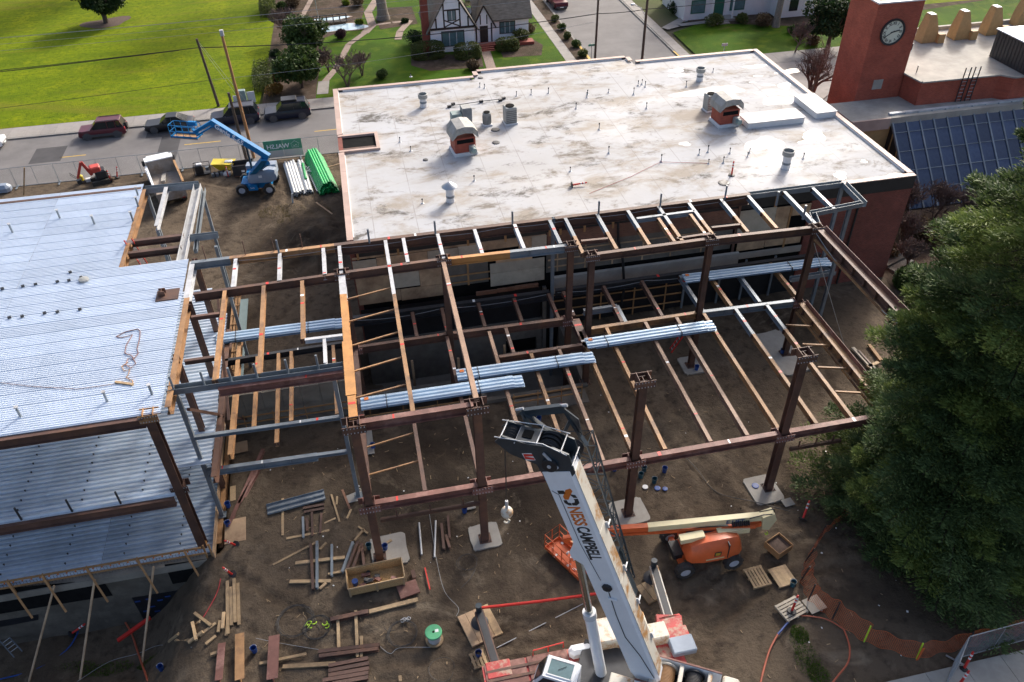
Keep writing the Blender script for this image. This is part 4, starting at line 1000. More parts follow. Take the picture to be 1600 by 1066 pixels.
b = at(272,460,ZB+.04); MB().bx(b.x-.9,b.x+.25,b.y-.5,b.y+.5,ZB+.03,ZB+.08).build('opening_frame', RUST, lb); MB().ic((b.x-.6,b.y+.1,ZB-.2),(b.x-.6,b.y+.1,ZB+.35),.34,.34).build('column_head', RUST, lb)
# concrete basement wall below the lowest deck; dark plates paint the shade of openings
bwall = MB()
bwall.bx(-27,-10.55,28.45,28.8,-4.6,-.62)
cw = bwall.build('basement_wall', 'wall_concrete', lb); MB().bx(-27,-10.5,28.36,28.77,-.6,-.14).build('edge_form', 'concrete', lb)
def wall_plate(pxs, m='dark', proud=.03):
    pl = [aty(x,y,28.45) for x,y in pxs]; MB().plate([(p.x,28.45-proud,p.z) for p in pl],(0,.02,0)).build('opening_shade' if m == 'dark' else 'waterproofing', m, cw)
wall_plate([(-20,922),(160,905),(176,930),(-20,962)]); wall_plate([(257,882),(330,872),(310,905),(270,912)]); wall_plate([(206,934),(278,922),(262,960),(225,968)],'membrane')
wall_plate([(-30,975),(60,960),(60,968),(-30,985)],'membrane')
mb = MB()
for px, py in ((215,940),(232,936),(238,948),(250,938),(246,955),(228,955),(262,932)):
    p = aty(px,py,28.40); mb.bx(p.x-.14,p.x+.14,28.392,28.402,p.z-.05,p.z+.05)
mb.build('blue_marks', 'blue_plastic', cw)
# wooden guard rail along the front of the lowest deck, each board a part
rail = thing('wooden_guardrail', 'long wooden guardrail with raking props along the lowest deck edge', 'guardrail', (-16,28.3,0), world=True)
MB().bar((-22.5,28.32,.95),(-10.95,28.32,.95),.05,.12).build('top_rail','wood_tan',rail); MB().bar((-22.5,28.3,.5),(-10.8,28.3,.5),.05,.1).build('mid_rail','wood_tan',rail)
for px in (5,60,130,210,285):
    p = aty(px,900-(px*.16),28.3); MB().bar((p.x,28.26,1.0),(p.x+.55,27.5,-1.0 if px > 100 else -1.2),.1,.05).build('prop','wood_tan',rail); MB().bar((p.x,28.36,-.1),(p.x,28.36,1.0),.09,.05).build('post','wood_tan',rail)
for x in (-10.9,-10.62): MB().bar((x,28.5,-.4),(x,28.5,.9),.08,.08).build('post','wood_tan',rail)
rb = MB()
for i in range(70):
    x = -22+i*.16; rb.bar((x,28.6,-.1),(x+.02,28.62,.42),.014,.014)
rbo = tag(rb.build('rebar_dowels','steel_rust',None),'row of thin rebar dowels with orange caps along the lowest deck edge','rebar')
cp = MB()
for i in range(24): x = -21+i*.42; cp.lathe([(.04,0),(.05,.04)],6,(x,28.62,.42+.0))
cp.build('safety_caps','lettering_orange',rbo,kind='stuff')
# long raking props from the wall to the dirt
for i, (a, b, lb_) in enumerate((((240,885),(222,1035),'long pale raking prop right of the others against the concrete wall'),((148,905),(125,1062),'raking wooden prop in the middle of the concrete wall'),((85,915),(45,1066),'raking wooden prop nearest the left edge'))):
    p = aty(*a,28.3); q = gat(*b); one(MB().bar(p,q,.11,.05),'raking_prop','ply',lb_,'prop')
MB()
# edge plank standing along the right side of the lowest deck
one(MB().bar(at(352,640,.2),at(334,868,.2),.06,.5),'edge_board','ply','weathered board along the right edge of the lowest deck','board')
# concrete wall in the link bay with a guard rail
cwl = thing('concrete_wall', 'grey concrete wall with form joints behind the grey struts', 'wall', (-6.5,37.9,0), world=True)
for i in range(7):
    MB().bx(-10.2+i*1.13,-10.2+i*1.13+1.11,37.85,38.15,-.2,2.5+random.uniform(-.03,.03)).build('panel','concrete',cwl)
MB().bx(-10.3,-2.3,37.55,37.84,-.2,.35).build('footing','concrete_dark',cwl)
g = thing('wooden_guardrail', 'tan wooden guardrail in front of the grey concrete wall', 'guardrail', (-6.5,37.3,0), world=True)
for z in (.75,1.25): MB().bar((-9.8,37.3,z),(-2.7,37.3,z),.04,.1).build('rail','wood_tan',g)
for x in (-9.2,-7.5,-5.6,-3.8): MB().bar((x,37.35,0),(x,37.35,1.35),.09,.05).build('post','wood_tan',g)
# retaining walls round the basement pit under the frame
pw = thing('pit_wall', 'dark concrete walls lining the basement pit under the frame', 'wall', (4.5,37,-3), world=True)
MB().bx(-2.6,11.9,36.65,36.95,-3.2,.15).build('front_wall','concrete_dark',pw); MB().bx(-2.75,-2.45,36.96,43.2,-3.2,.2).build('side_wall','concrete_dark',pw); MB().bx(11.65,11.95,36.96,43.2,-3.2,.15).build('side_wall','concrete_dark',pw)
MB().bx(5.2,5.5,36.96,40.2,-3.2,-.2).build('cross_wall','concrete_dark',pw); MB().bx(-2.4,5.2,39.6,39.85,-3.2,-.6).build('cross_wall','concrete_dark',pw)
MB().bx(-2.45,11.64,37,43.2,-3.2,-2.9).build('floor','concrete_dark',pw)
mb = MB(); mb.bx(6.6,11.6,35.2,36.4,-.1,.12); one(mb,'concrete_kerb','concrete_dark','dark concrete kerb block in front of the basement pit','kerb')
g = thing('wooden_guardrail', 'small tan timber guardrail on the concrete kerb by the pit', 'guardrail', (9,36,0), world=True)
for z in (.6,1.1): MB().bar((6.8,35.6,z),(11.2,35.6,z),.04,.1).build('rail','wood_tan',g)
for x in (6.9,8.4,9.9,11.2): MB().bar((x,35.65,.1),(x,35.65,1.25),.09,.05).build('post','wood_tan',g)
g = thing('wooden_guardrail', 'tan timber guardrail deep inside the left basement pit', 'guardrail', (1,36.4,0), world=True)
for z in (.55,1.1): MB().bar((-2.2,36.5,z),(4.4,36.5,z),.04,.1).build('rail','wood_tan',g)
for x in (-1.8,.2,2.3,4.3): MB().bar((x,36.55,.1),(x,36.55,1.25),.09,.05).build('post','wood_tan',g)

t = thing('formwork_panel','tall tan timber formwork panel lying in the link bay','formwork',at(358,540,0),world=True)
for k in range(3): MB().bar(at(365+k*5,462,.3),at(352+k*5,625,.3),.14,.12).build('stud','wood_tan',t)
for k in range(12): f_ = k/11; MB().bar(at(364-f_*12,464+f_*158,.42),at(377-f_*12,462+f_*158,.42),.08,.04).build('board','wood_tan',t)
one(MB().bar(at(382,468,.5),at(371,622,.5),.55,.08),'blue_sheet','vent_green','long pale blue sheet standing beside the tan formwork panel','sheet')
for i, (x, y, lb_) in enumerate(((1.2,41.0,'left pale timber post standing in the basement pit'),(4.2,40.6,'second pale timber post standing in the basement pit'),(7.4,41.2,'third pale timber post standing in the basement pit'))): one(MB().bar((x,y,-2.9),(x,y,.6),.16,.16),'timber_post','ply',lb_,'post')
# ---------------------------------------------------------------- mobile crane (its boom fills the lower middle of the picture)
TH, PH = R(150), R(70.5)
BV = Vector((math.cos(TH)*math.cos(PH), math.sin(TH)*math.cos(PH), math.sin(PH)))     # along the boom
LV = Vector((-math.sin(TH), math.cos(TH), 0))                                         # its left side, towards the viewer
TV = Vector((-math.cos(TH)*math.sin(PH), -math.sin(TH)*math.sin(PH), math.cos(PH)))   # its back
HV = Vector((math.cos(TH), math.sin(TH), 0))                                          # heading
PIV = at(1014, 1050, 2.7)
crane = thing('mobile_crane', 'white mobile crane with raised lettered boom on a red carrier', 'crane', (PIV.x,PIV.y,0), world=True)
def CP(b, l, t): return PIV+BV*b+LV*l+TV*t
BL = 12.2
def bsec(b, l0, l1, t0, t1, c=.12):
    return [CP(b,l1,t0),CP(b,l1,t1-c),CP(b,l1-c,t1),CP(b,l0+c,t1),CP(b,l0,t1-c),CP(b,l0,t0)]
bw_, bh_ = .42, .56
boom = MB().loft([bsec(-.4,-bw_,bw_,-bh_*.55,bh_*.9),bsec(.6,-bw_,bw_,-bh_,bh_),bsec(BL,-bw_,bw_,-bh_,bh_)]).build('boom','crane_white',crane)
# back plate of the boom with its weathered paint, laid on as three lapped wear plates
for b0, b1 in ((.3,3.2),(3.25,6.2),(6.25,9.0),(9.05,BL-.15)):
    MB().plate([CP(b0,-bw_+.1,bh_+.002),CP(b1,-bw_+.1,bh_+.002),CP(b1,bw_-.1,bh_+.002),CP(b0,bw_-.1,bh_+.002)],TV*.018).build('wear_plate','crane_rusty',boom)
for b0 in (2.0,4.2,6.2,8.6):
    m_ = MB(); m_.bar(CP(b0,-bw_-.02,bh_+.03),CP(b0,-bw_-.28,bh_+.03),.05,.05); m_.bar(CP(b0,-bw_+.1,bh_+.06),CP(b0+.3,-bw_+.1,bh_+.06),.04,.08); m_.build('bracket','white_paint',boom)
seam = MB(); seam.tube([CP(6.5,bw_+.012,-.12),CP(8.5,bw_+.012,-.30),CP(11.1,bw_+.012,-.30),CP(11.3,bw_+.012,-.5)],.011,5); seam.tube([CP(b,bw_+.012,t) for b,t in ((.3,.38),(.9,.30),(1.8,.18),(3.0,-.12),(4.4,-.1),(5.8,.0))],.018,5); seam.build('cable','black_rubber',boom)
MB().lathe([(.19,0),(.21,.05),(.17,.1)],8,CP(6.1,bw_,.02),LV.to_track_quat('Z','Y').to_matrix()).build('cable_drum','black_rubber',boom,True)
m_ = MB(); m_.bar(CP(5.5,bw_+.05,-.12),CP(5.35,bw_+.05,.2),.06,.09); m_.build('handle','crane_white',boom)
# lettering reads from the tip down, tops towards the boom's back
def btext(s, b, size, m, t, length):
    M = basis(CP(b,bw_+.004,t), -BV, TV, LV); o = text_mesh(s, size, m, Matrix.Identity(4), 'lettering', None, bold=.018)
    w_ = max(v.co.x for v in o.data.vertices); o.data.transform(M @ Matrix.Diagonal((length/w_,1,1,1))); o.parent = boom; return o
btext('NESS', 10.5, .66, 'lettering_orange', -.17, .98); btext('CAMPBELL', 9.46, .66, 'lettering_dark', -.17, 1.80)
def logo(poly, m):
    MB().plate([CP(b,bw_+.003,t) for b,t in poly],LV*.004).build('emblem',m,boom)
B0 = 11.3
logo([(B0,-.30),(B0,-.06),(B0-.17,-.02),(B0-.17,-.30)],'lettering_dark')
logo([(B0+.03,.02),(B0+.10,.22),(B0-.03,.26),(B0-.45,-.02),(B0-.45,-.16),(B0-.30,-.18)],'lettering_orange')
logo([(B0-.18,.10),(B0-.22,.30),(B0-.36,.34),(B0-.36,.20)],'lettering_dark')
logo([(B0-.40,.34),(B0-.62,.34),(B0-.74,.20),(B0-.74,.04),(B0-.62,.04),(B0-.60,.16),(B0-.50,.20),(B0-.42,.18)],'lettering_dark')
logo([(B0-.48,-.22),(B0-.62,-.22),(B0-.74,-.10),(B0-.74,.02),(B0-.62,.02),(B0-.60,-.08),(B0-.48,-.10)],'lettering_dark')
# boom head: dark frame with sheaves leaning out over the load
def hp(b, l, t): return CP(BL+b, l, t)
head = MB()
for l in (-.40,.34):
    head.plate([hp(-.5,l,-.56),hp(.35,l,-.66),hp(.85,l,-1.45),hp(1.45,l,-1.85),hp(1.7,l,-1.5),hp(1.3,l,-.7),hp(1.1,l,.15),hp(.75,l,.66),hp(-.1,l,.62),hp(-.5,l,.2)], LV*.06)
hd = head.build('boom_head','crane_blue',crane)
MB().plate([hp(1.2,-.34,-.4),hp(1.42,-.34,-1.05),hp(1.42,.34,-1.05),hp(1.2,.34,-.4)],BV*.05).build('head_plate','crane_blue',hd)
MB().plate([hp(1.28,-.18,-.58),hp(1.37,-.18,-.9),hp(1.37,.18,-.9),hp(1.28,.18,-.58)],BV*.08).build('head_slot','dark',hd)
MB().plate([hp(-.45,-.38,-.52),hp(-.45,.38,-.52),hp(.2,.38,.5),hp(.2,-.38,.5)],BV*.05).build('head_base','crane_blue',hd)
LM = LV.to_track_quat('Z','Y').to_matrix()
def sheave(b, l, t, r_, w_, m='black_rubber'):
    s = MB().lathe([(r_*.3,0),(r_*.95,0),(r_,.02),(r_*.88,w_/2),(r_,w_-.02),(r_*.95,w_),(r_*.3,w_)],20,hp(b,l,t),LM).build('sheave',m,hd,True)
    MB().lathe([(r_*.25,-.03),(r_*.25,w_+.03)],10,hp(b,l,t),LM).build('hub','steel_pale',s,True)
for l in (-.28,-.16,-.04,.08,.2): sheave(1.3,l,-1.4,.27,.09)
for l in (-.3,-.1,.1,.22): sheave(.85,l,-.1,.40,.1)
sheave(.35,.42,-.15,.28,.1); sheave(.1,-.75,.35,.34,.1); sheave(.1,-.62,.35,.34,.1)
pn = MB()
for b, l, t in ((1.65,-.45,-1.55),(1.4,-.45,-1.1),(1.35,-.45,-.3),(.95,-.45,.45),(.3,-.45,.66)): pn.tube([hp(b,l,t),hp(b,l+.9,t)],.024,8)
pn.tube([hp(1.7,.42,-1.75),hp(1.45,.42,-.8),hp(1.3,.42,-.1),hp(.75,.42,.6)],.02,6); pn.tube([hp(1.7,-.42,-1.75),hp(1.4,-.42,-.4),hp(.95,-.42,.55)],.02,6); pn.tube([hp(.2,.45,.1),hp(.9,.45,-.2)],.05,8)
pn.build('guard_rods','steel_pale',hd,True)
MB().plate([hp(.55,.402,-.62),hp(.55,.402,-.98),hp(.88,.402,-1.02),hp(.88,.402,-.66)],LV*.004).build('warning_panel','white_band',hd)
for k in (0,1): MB().plate([hp(.57+k*.17,.408,-.64),hp(.66+k*.17,.408,-.64),hp(.74+k*.12,.408,-.98),hp(.62+k*.12,.408,-.98)],LV*.003).build('warning_stripe','red_plastic',hd)
# rope and ball hook
tip = hp(1.3,.0,-1.66)
ball = Vector((tip.x, tip.y, 7.35))
bb_ = at(792,797,7.35)
rope = MB(); 
for dx in (-.06,.06): rope.tube([tip+LV*dx,Vector((bb_.x,bb_.y,8.0))+LV*dx*.3],.016,5)
rope.build('hoist_rope','wire_rope',crane)
hb = MB().lathe([(.02,.29),(.09,.28),(.19,.22),(.255,.10),(.27,0),(.255,-.10),(.19,-.22),(.09,-.28),(.02,-.29)],20,(bb_.x,bb_.y,7.2)).build('headache_ball','crane_rusty',crane,True)
hk = MB(); hk.tube([(bb_.x,bb_.y,7.5),(bb_.x,bb_.y,7.95)],.07,8); hk.build('swivel','steel_pale',hb,True)
hk = MB(); hk.tube([(bb_.x,bb_.y,6.9),(bb_.x,bb_.y,6.75),(bb_.x+.1,bb_.y,6.62),(bb_.x+.05,bb_.y,6.5),(bb_.x-.08,bb_.y,6.5),(bb_.x-.12,bb_.y,6.6)],.045,8); hk.build('hook','crane_rusty',hb,True)
# folded lattice jib along the right flank with its A-frame at the head
jib = MB(); J0, J1 = 12.0, 4.2
def jp(b, k):
    w = .42*(b-J1)/(J0-J1)+.2; s = -bw_-1.0
    return CP(b, s+(-w if k in (0,1) else w)*.62, .08+(-w if k in (0,3) else w)*.9-.1*(J0-b)/8)
for k in range(4): jib.tube([jp(J0,k),jp(J1,k)],.045,6)
n = 11
for i in range(n):
    b0 = J0-(J0-J1)*i/n; b1 = J0-(J0-J1)*(i+1)/n
    for k in range(4):
        k2 = (k+1)%4; jib.tube([jp(b0,k if i%2 else k2),jp(b1,k2 if i%2 else k)],.022,4,False); jib.tube([jp(b0,k),jp(b0,k2)],.02,4,False)
jb = jib.build('lattice_jib','crane_blue',crane)
MB().bar(CP(6.4,-bw_-.7,-.05),CP(3.7,-bw_-.75,-.05),.3,.55,TV).build('jib_foot','crane_blue',jb)
af = MB()
A0 = hp(1.9,-.62,-1.0); A1 = hp(1.75,-.95,.35); 
for p, q in ((hp(.9,-.5,-.9),A0),(A0,A1),(A1,hp(.2,-1.15,.45)),(hp(.2,-1.15,.45),jp(J0,2)),(hp(1.0,-1.1,.38),jp(J0,3)),(A0,hp(.9,-.55,-.2))): af.bar(p,q,.16,.1)
af.plate([A1,hp(.95,-1.2,.3),hp(.2,-1.2,.55),hp(1.1,-1.0,.75)],LV*.06); af.plate([A0,A1,A1-BV*.3,A0-BV*.25],LV*.05)
af.build('jib_frame','crane_blue',jb)
ap = MB(); ap.tube([A0+BV*.05-TV*.2,A0+BV*.1+TV*.1],.05,8); ap.tube([A1-TV*.15,A1+TV*.2],.06,8); ap.build('pins','steel_pale',jb)
# luffing cylinder
C0 = at(940,1056,1.75); C1 = CP(7.75,0,-.80)
cy = MB().tube([C0,C0.lerp(C1,.52)],.24,16).build('luffing_cylinder','crane_white',crane,True); MB().tube([C0.lerp(C1,.50),C0.lerp(C1,.54)],.28,16).build('gland','white_paint',cy,True); MB().tube([C0.lerp(C1,.53),C1],.16,16).build('rod','chrome',cy,True)
MB().plate([CP(7.0,.2,-.5),CP(8.6,.2,-.5),CP(7.85,.2,-1.0),CP(7.55,.2,-1.0)],LV*.08).build('lug','crane_white',boom); MB().plate([CP(7.0,-.28,-.5),CP(8.6,-.28,-.5),CP(7.85,-.28,-1.0),CP(7.55,-.28,-1.0)],LV*.08).build('lug','crane_white',boom)
# superstructure, heading frame: h along heading, l to its left
def SP(h, l, z): return Vector((PIV.x,PIV.y,0))+HV*h+LV*l+Vector((0,0,z))
SM = Matrix((( HV.x, LV.x, 0),(HV.y, LV.y, 0),(0,0,1)))
def sbox(h0,h1,l0,l1,z0,z1,name,m,parent=crane,b=.03):
    return MB().bbox(SP((h0+h1)/2,(l0+l1)/2,(z0+z1)/2),(h1-h0,l1-l0,z1-z0),b,M=SM).build(name,m,parent)
sup = sbox(-3.0,3.0,-1.1,1.05,1.75,2.0,'slew_deck','steel_black')
sbox(-2.9,.5,.62,.70,2.0,3.0,'side_plate','crane_white',sup); sbox(-2.9,.5,-.70,-.62,2.0,3.0,'side_plate','crane_white',sup)
sbox(-2.9,.5,.615,.705,3.001,3.04,'plate_edge','steel_red',sup); sbox(-2.9,.5,-.705,-.615,3.001,3.04,'plate_edge','steel_red',sup)
for h in (-.72,-1.85):
    d_ = MB().lathe([(.42,-.52),(.42,-.48),(.32,-.46),(.32,.46),(.42,.48),(.42,.52)],20,SP(h,0,2.55),LM).build('winch_drum','steel_black' if h < -1 else 'crane_rusty',sup,True)
    rp_ = MB()
    for k in range(15): rp_.lathe([(.335,-.028),(.352,0),(.335,.028)],18,SP(h,-.42+k*.06,2.55),LM)
    rp_.build('rope_layers','wire_rope' if h < -1 else 'steel_tan',d_,True)
for h in (-.15,-1.28,-2.45): sbox(h-.09,h+.09,-.6,.6,2.0,2.95,'crossplate','crane_rusty',sup)
sbox(-3.7,-3.02,-1.2,1.2,1.0,2.1,'counterweight','crane_rusty',crane,.08)
sbox(-2.6,.3,.75,1.3,2.0,2.5,'pump_deck','lift_grey',sup); 
hz_ = MB()
for k in range(4): hz_.tube([SP(-2.2+k*.1,.95,2.55),SP(-1.4,1.0+k*.06,2.65),SP(-.6,.9+k*.05,2.55),SP(.2,.9,2.5)],.035,6)
hz_.build('hydraulic_hoses','black_rubber',sup,True)
for k in range(2): MB().lathe([(.14,0),(.14,.55),(.08,.6)],12,SP(-.9-k*.45,1.05,2.6),(HV.to_track_quat('Z','Y')).to_matrix()).build('valve_block','lift_blue',sup,True)
sbox(.45,1.5,.5,1.05,2.0,2.75,'valve_cabinet','crane_rusty',sup)
# cab, left of the boom foot
cbx = [SC(h,l,z) for h,l,z in ()]
CH, CL = 1.35, .1
def SC(h, l, z): return SP(h+CH, l+CL, z)
def ring(h, l0, l1, z0, z1): return [SC(h,l0,z0),SC(h,l0,z1),SC(h,l1,z1),SC(h,l1,z0)]
cab = MB().loft([ring(1.35,.78,1.75,1.35,3.25),ring(1.5,.78,1.75,1.3,3.35),ring(2.75,.78,1.75,1.3,3.35),ring(3.15,.80,1.73,1.3,2.55),ring(3.25,.80,1.73,1.3,2.2)]).build('cab','crane_white',crane)
MB().plate([SC(2.8,.86,3.30),SC(3.13,.88,2.62),SC(3.13,1.65,2.62),SC(2.8,1.67,3.30)],Vector((0,0,.03))+HV*.02).build('windscreen','glass',cab)
MB().plate([SC(1.6,.92,3.352),SC(2.6,.92,3.352),SC(2.6,1.6,3.352),SC(1.6,1.6,3.352)],(0,0,.02)).build('roof_window','glass_teal',cab)
fr_ = MB(); [fr_.bar(a,b,.05,.04) for a,b in ((SC(1.58,.9,3.37),SC(2.62,.9,3.37)),(SC(1.58,1.62,3.37),SC(2.62,1.62,3.37)),(SC(1.58,.9,3.37),SC(1.58,1.62,3.37)),(SC(2.62,.9,3.37),SC(2.62,1.62,3.37)))]; fr_.build('window_frame','white_paint',cab)
MB().plate([SC(1.5,1.752,2.2),SC(2.7,1.752,2.2),SC(3.05,1.752,2.5),SC(2.72,1.752,3.2),SC(1.5,1.752,3.2)],LV*.01).build('side_window','glass',cab)
MB().bar(SC(2.1,1.77,3.2),SC(2.1,1.77,1.5),.05,.04,HV).build('door_post','black_rubber',cab)
wp_ = MB(); wp_.tube([SC(1.9,1.1,3.4),SC(2.2,1.35,3.4)],.012,4); wp_.tube([SC(2.9,1.0,3.1),SC(3.1,1.4,2.7)],.012,4); wp_.tube([SC(3.1,1.75,2.9),SC(3.4,1.95,2.6)],.02,4); wp_.build('wipers','black_rubber',cab)
# red carrier across the picture, with white boxes behind the boom
car = MB().bx(1.9,10.7,15.6,18.6,1.15,1.55).build('carrier_deck','crane_red',crane)
for i, x in enumerate((2.0,3.9)):
    MB().bx(x,x+1.8,16.2,18.6,1.552,1.60).build('checker_plate','crane_rusty' if 0 else 'steel_red',car)
for k in range(5): MB().bx(2.05,5.4,16.5+k*.42,16.62+k*.42,1.602,1.63).build('wear_strip','steel_rust',car)
gr_ = MB(); gr_.tube([(4.2,18.6,1.6),(4.2,18.6,2.0),(5.6,18.7,2.0),(5.6,18.7,1.6)],.03,6); gr_.tube([(4.9,18.65,1.6),(4.9,18.65,2.0)],.03,6); gr_.build('grab_rail','red_plastic',car)
MB().bbox((8.15,18.55,2.1),(2.4,1.2,1.0),.06,rz=-.02).build('engine_cover','crane_rusty',car); MB().bbox((9.75,18.3,1.85),(1.0,.8,.6),.05).build('tool_box','crane_rusty',car); MB().bbox((10.75,17.6,1.72),(1.1,.8,.3),.05).build('rear_box','lift_grey',car)
MB().bbox((6.3,18.3,1.80),(1.1,.5,.45),.15).build('fender','crane_white',car)
for x in (3.6,5.1,8.4,9.8):
    for y in (16.0,18.35):
        w_ = MB().lathe([(.3,-.22),(.62,-.22),(.66,-.15),(.66,.15),(.62,.22),(.3,.22)],22,(x,y,.62),Matrix.Rotation(R(90),3,'X')).build('tyre','tyre',crane,True)
        MB().lathe([(.3,-.2),(.3,.2)],14,(x,y,.62),Matrix.Rotation(R(90),3,'X')).build('rim','rim',w_,True)
MB().bx(3.0,10.5,16.4,18.2,.75,1.148).build('chassis','steel_black',car)
# outriggers: beam, jack, float
def outrigger(x0, y0, px, py, label):
    f = at(px,py,0); d_ = MB().bar((x0,y0,.95),(f.x,f.y,.95),.42,.36).build('outrigger_beam','steel_rust' if f.x < 6 else 'crane_rusty',crane)
    MB().bar((x0,y0,1.14),(x0+(f.x-x0)*.97,y0+(f.y-y0)*.97,1.14),.3,.02).build('beam_top','steel_black',d_)
    MB().tube([(f.x,f.y,.1),(f.x,f.y,1.55)],.15,14).build('jack','crane_blue',d_,True); MB().lathe([(.42,.09),(.42,.14),(.18,.26)],20,(f.x,f.y,.0)).build('float','steel_black',d_,True)
    MB().bbox((x0,y0,1.25),(1.1,.8,.75),.04).build('outrigger_box','crane_red',d_)
    return f
outrigger(2.6,18.3,750,975,''); outrigger(10.75,18.2,1018,905,'')
mb = MB(); f = at(750,978,0)
t = thing('outrigger_mat','square timber outrigger mat under the left crane jack','mat',f,.25)
for k in range(4): MB().bbox((-.6+k*.4,0,.05),(.39,1.75,.1),.01).build('plank','ply' if k < 3 else 'wood',t)
f2 = at(1020,930,0); t = thing('outrigger_mat','timber blocks under the right crane jack','mat',(f2.x,f2.y,0),.3)
for k in range(3): MB().bbox((-.35+k*.35,.2,.06),(.33,1.1,.12),.01).build('plank','wood',t)
f = at(1045,985,.9); MB().bbox((f.x,f.y,1.1),(1.2,1.1,.5),.04,rz=-.25).build('outrigger_housing','crane_red',crane); MB().bar(at(1030,968,1.3),at(1062,961,1.3),.1,.1).build('bumper_bar','red_plastic',crane)

# ---------------------------------------------------------------- wheels helper for lifts and cars
def wheel(c, r_, w_, parent, tyre='tyre', rim='rim', ax='Y', name='wheel', n=22, lugs=True):
    M = Matrix.Rotation(R(90),3,'X') if ax == 'Y' else Matrix.Rotation(R(90),3,'Y')
    t = MB().lathe([(r_*.58,-w_*.1),(r_*.58,-w_*.48),(r_*.92,-w_/2),(r_,-w_*.36),(r_,w_*.36),(r_*.92,w_/2),(r_*.58,w_*.48),(r_*.58,w_*.1)],n,c,M).build(name,tyre,parent,True)
    MB().lathe([(r_*.56,-w_*.40),(r_*.5,-w_*.30),(r_*.2,-w_*.26),(r_*.2,-w_*.42),(r_*.02,-w_*.42),(r_*.02,w_*.42),(r_*.2,w_*.42),(r_*.2,w_*.26),(r_*.5,w_*.30),(r_*.56,w_*.40)],16,c,M).build('rim',rim,t,True)
    if lugs:
        lg = MB(); c = Vector(c)
        for k in range(n):
            a = k*6.2832/n; s = -1 if k%2 else 1
            p = c+(Vector((math.cos(a)*r_,0,math.sin(a)*r_)) if ax == 'Y' else Vector((0,math.cos(a)*r_,math.sin(a)*r_)))
            d = (Vector((0,1,0)) if ax == 'Y' else Vector((1,0,0)))
            lg.bar(p+d*(.02*s), p+d*(w_*.46*s)+Vector((0,0,.0)),.07,.05)
        lg.build('tread',tyre,t,kind='stuff')
    return t
# ---------------------------------------------------------------- orange boom lift in the foreground
jl = thing('boom_lift','orange and cream articulated boom lift with its basket beside the crane','boom lift',at(1105,880,0), world=True)
WX0, WX1, WY0, WY1 = 12.72, 15.28, 22.05, 24.25
ch_ = MB().bx(WX0+.1,WX1-.1,WY0+.6,WY1-.6,.45,.85).build('chassis','lift_orange',jl)
for x, y in ((WX0,WY0),(WX1,WY0),(WX0,WY1),(WX1,WY1)):
    wheel((x,y,.47),.47,.38,jl)
for x in (WX0,WX1): MB().bx(x-.13,x+.13,WY0+.2,WY1-.2,.35,.6).build('axle','lift_orange',ch_)
hm = MB(); hm.tube([(WX0-.3,WY0+.55,.75),(WX0-.32,WY0+1.2,.8),(WX0-.2,WY1-.5,.75)],.04,6); hm.box((WX0-.1,(WY0+WY1)/2,.72),(.5,.9,.35)); hm.build('steering_gear','black_rubber',ch_)
MB().lathe([(.55,.85),(.55,1.0)],20,(14.0,23.15,0)).build('turntable','steel_black',jl,True)
# hood (engine side) as a rounded loft along x
def hring(x, y0, y1, z0, z1, r_=.22):
    return [(x,y0,z0),(x,y1,z0),(x,y1,z1-r_),(x,y1-r_,z1),(x,y0+r_*1.6,z1),(x,y0+.04,z1-r_*1.6)]
hood = MB().loft([hring(12.85,22.25,22.95,.95,1.35),hring(13.05,22.1,23.0,.9,1.75),hring(13.7,22.0,23.0,.86,2.02),hring(14.9,22.0,23.0,.86,2.05),hring(15.55,22.1,23.0,.9,1.85),hring(15.75,22.25,22.95,1.0,1.5)]).build('hood','lift_orange',jl,True)
MB().bx(14.86,14.90,21.985,22.9,.95,1.95).build('hood_seam','steel_black',hood)
MB().bx(14.15,14.5,21.985,22.0,1.25,1.55).build('decal','lettering_dark',hood); MB().bx(14.2,14.45,21.98,21.986,1.3,1.5).build('decal','yellow_paint',hood); MB().bx(13.75,14.7,21.985,22.0,1.02,1.10).build('decal','lift_cream',hood)
MB().bbox((14.3,23.55,1.35),(2.7,.75,.75),.08).build('far_hood','lift_orange',jl); MB().bbox((14.2,23.2,1.75),(2.2,.45,.35),.05).build('boom_cradle','steel_black',jl)
K = at(1196,806,2.4); E0 = at(1012,824,2.1); E1 = at(955,828,2.05); E2 = at(880,842,1.9)
bm1 = MB().bar(K,E0,.30,.36).build('main_boom','lift_cream',jl)
MB().bar(E0+(K-E0)*.02,E1,.27,.34).build('boom_extension','lift_orange',jl); MB().bar(E1,E2,.20,.26).build('fly_boom','lift_orange',jl)
dirk = (E0-K).normalized()
text_mesh('E LIFT', .36, 'lettering_blue', basis(K+dirk*2.05+Vector((0,-.175,-.12)), -dirk, Vector((0,0,1)), Vector((0,-1,0)))@Matrix.Translation((0,0,0)), 'lettering', bm1, bold=.006)
riser = MB().bar(K+Vector((.05,0,-.45)),at(1095,842,1.75),.26,.3).build('riser_arm','lift_orange',jl); MB().bar(K+Vector((-.6,-.28,-.35)),at(952,836,1.75),.12,.14).build('parallel_link','lift_orange',jl); MB().bar(at(1062,843,1.9),at(1100,836,2.0),.4,.3).build('cylinder_cover','lift_cream',jl)
MB().bar(at(1120,832,1.9),at(1170,826,1.9),.3,.3).build('arm_cover','lift_cream',jl)
MB().plate([K+Vector((.35,-.22,.3)),K+Vector((.55,-.22,-.2)),K+Vector((.25,-.22,-.95)),K+Vector((-.15,-.22,-.75)),K+Vector((-.25,-.22,.15))],(0,.44,0)).build('knuckle','lift_cream',jl)
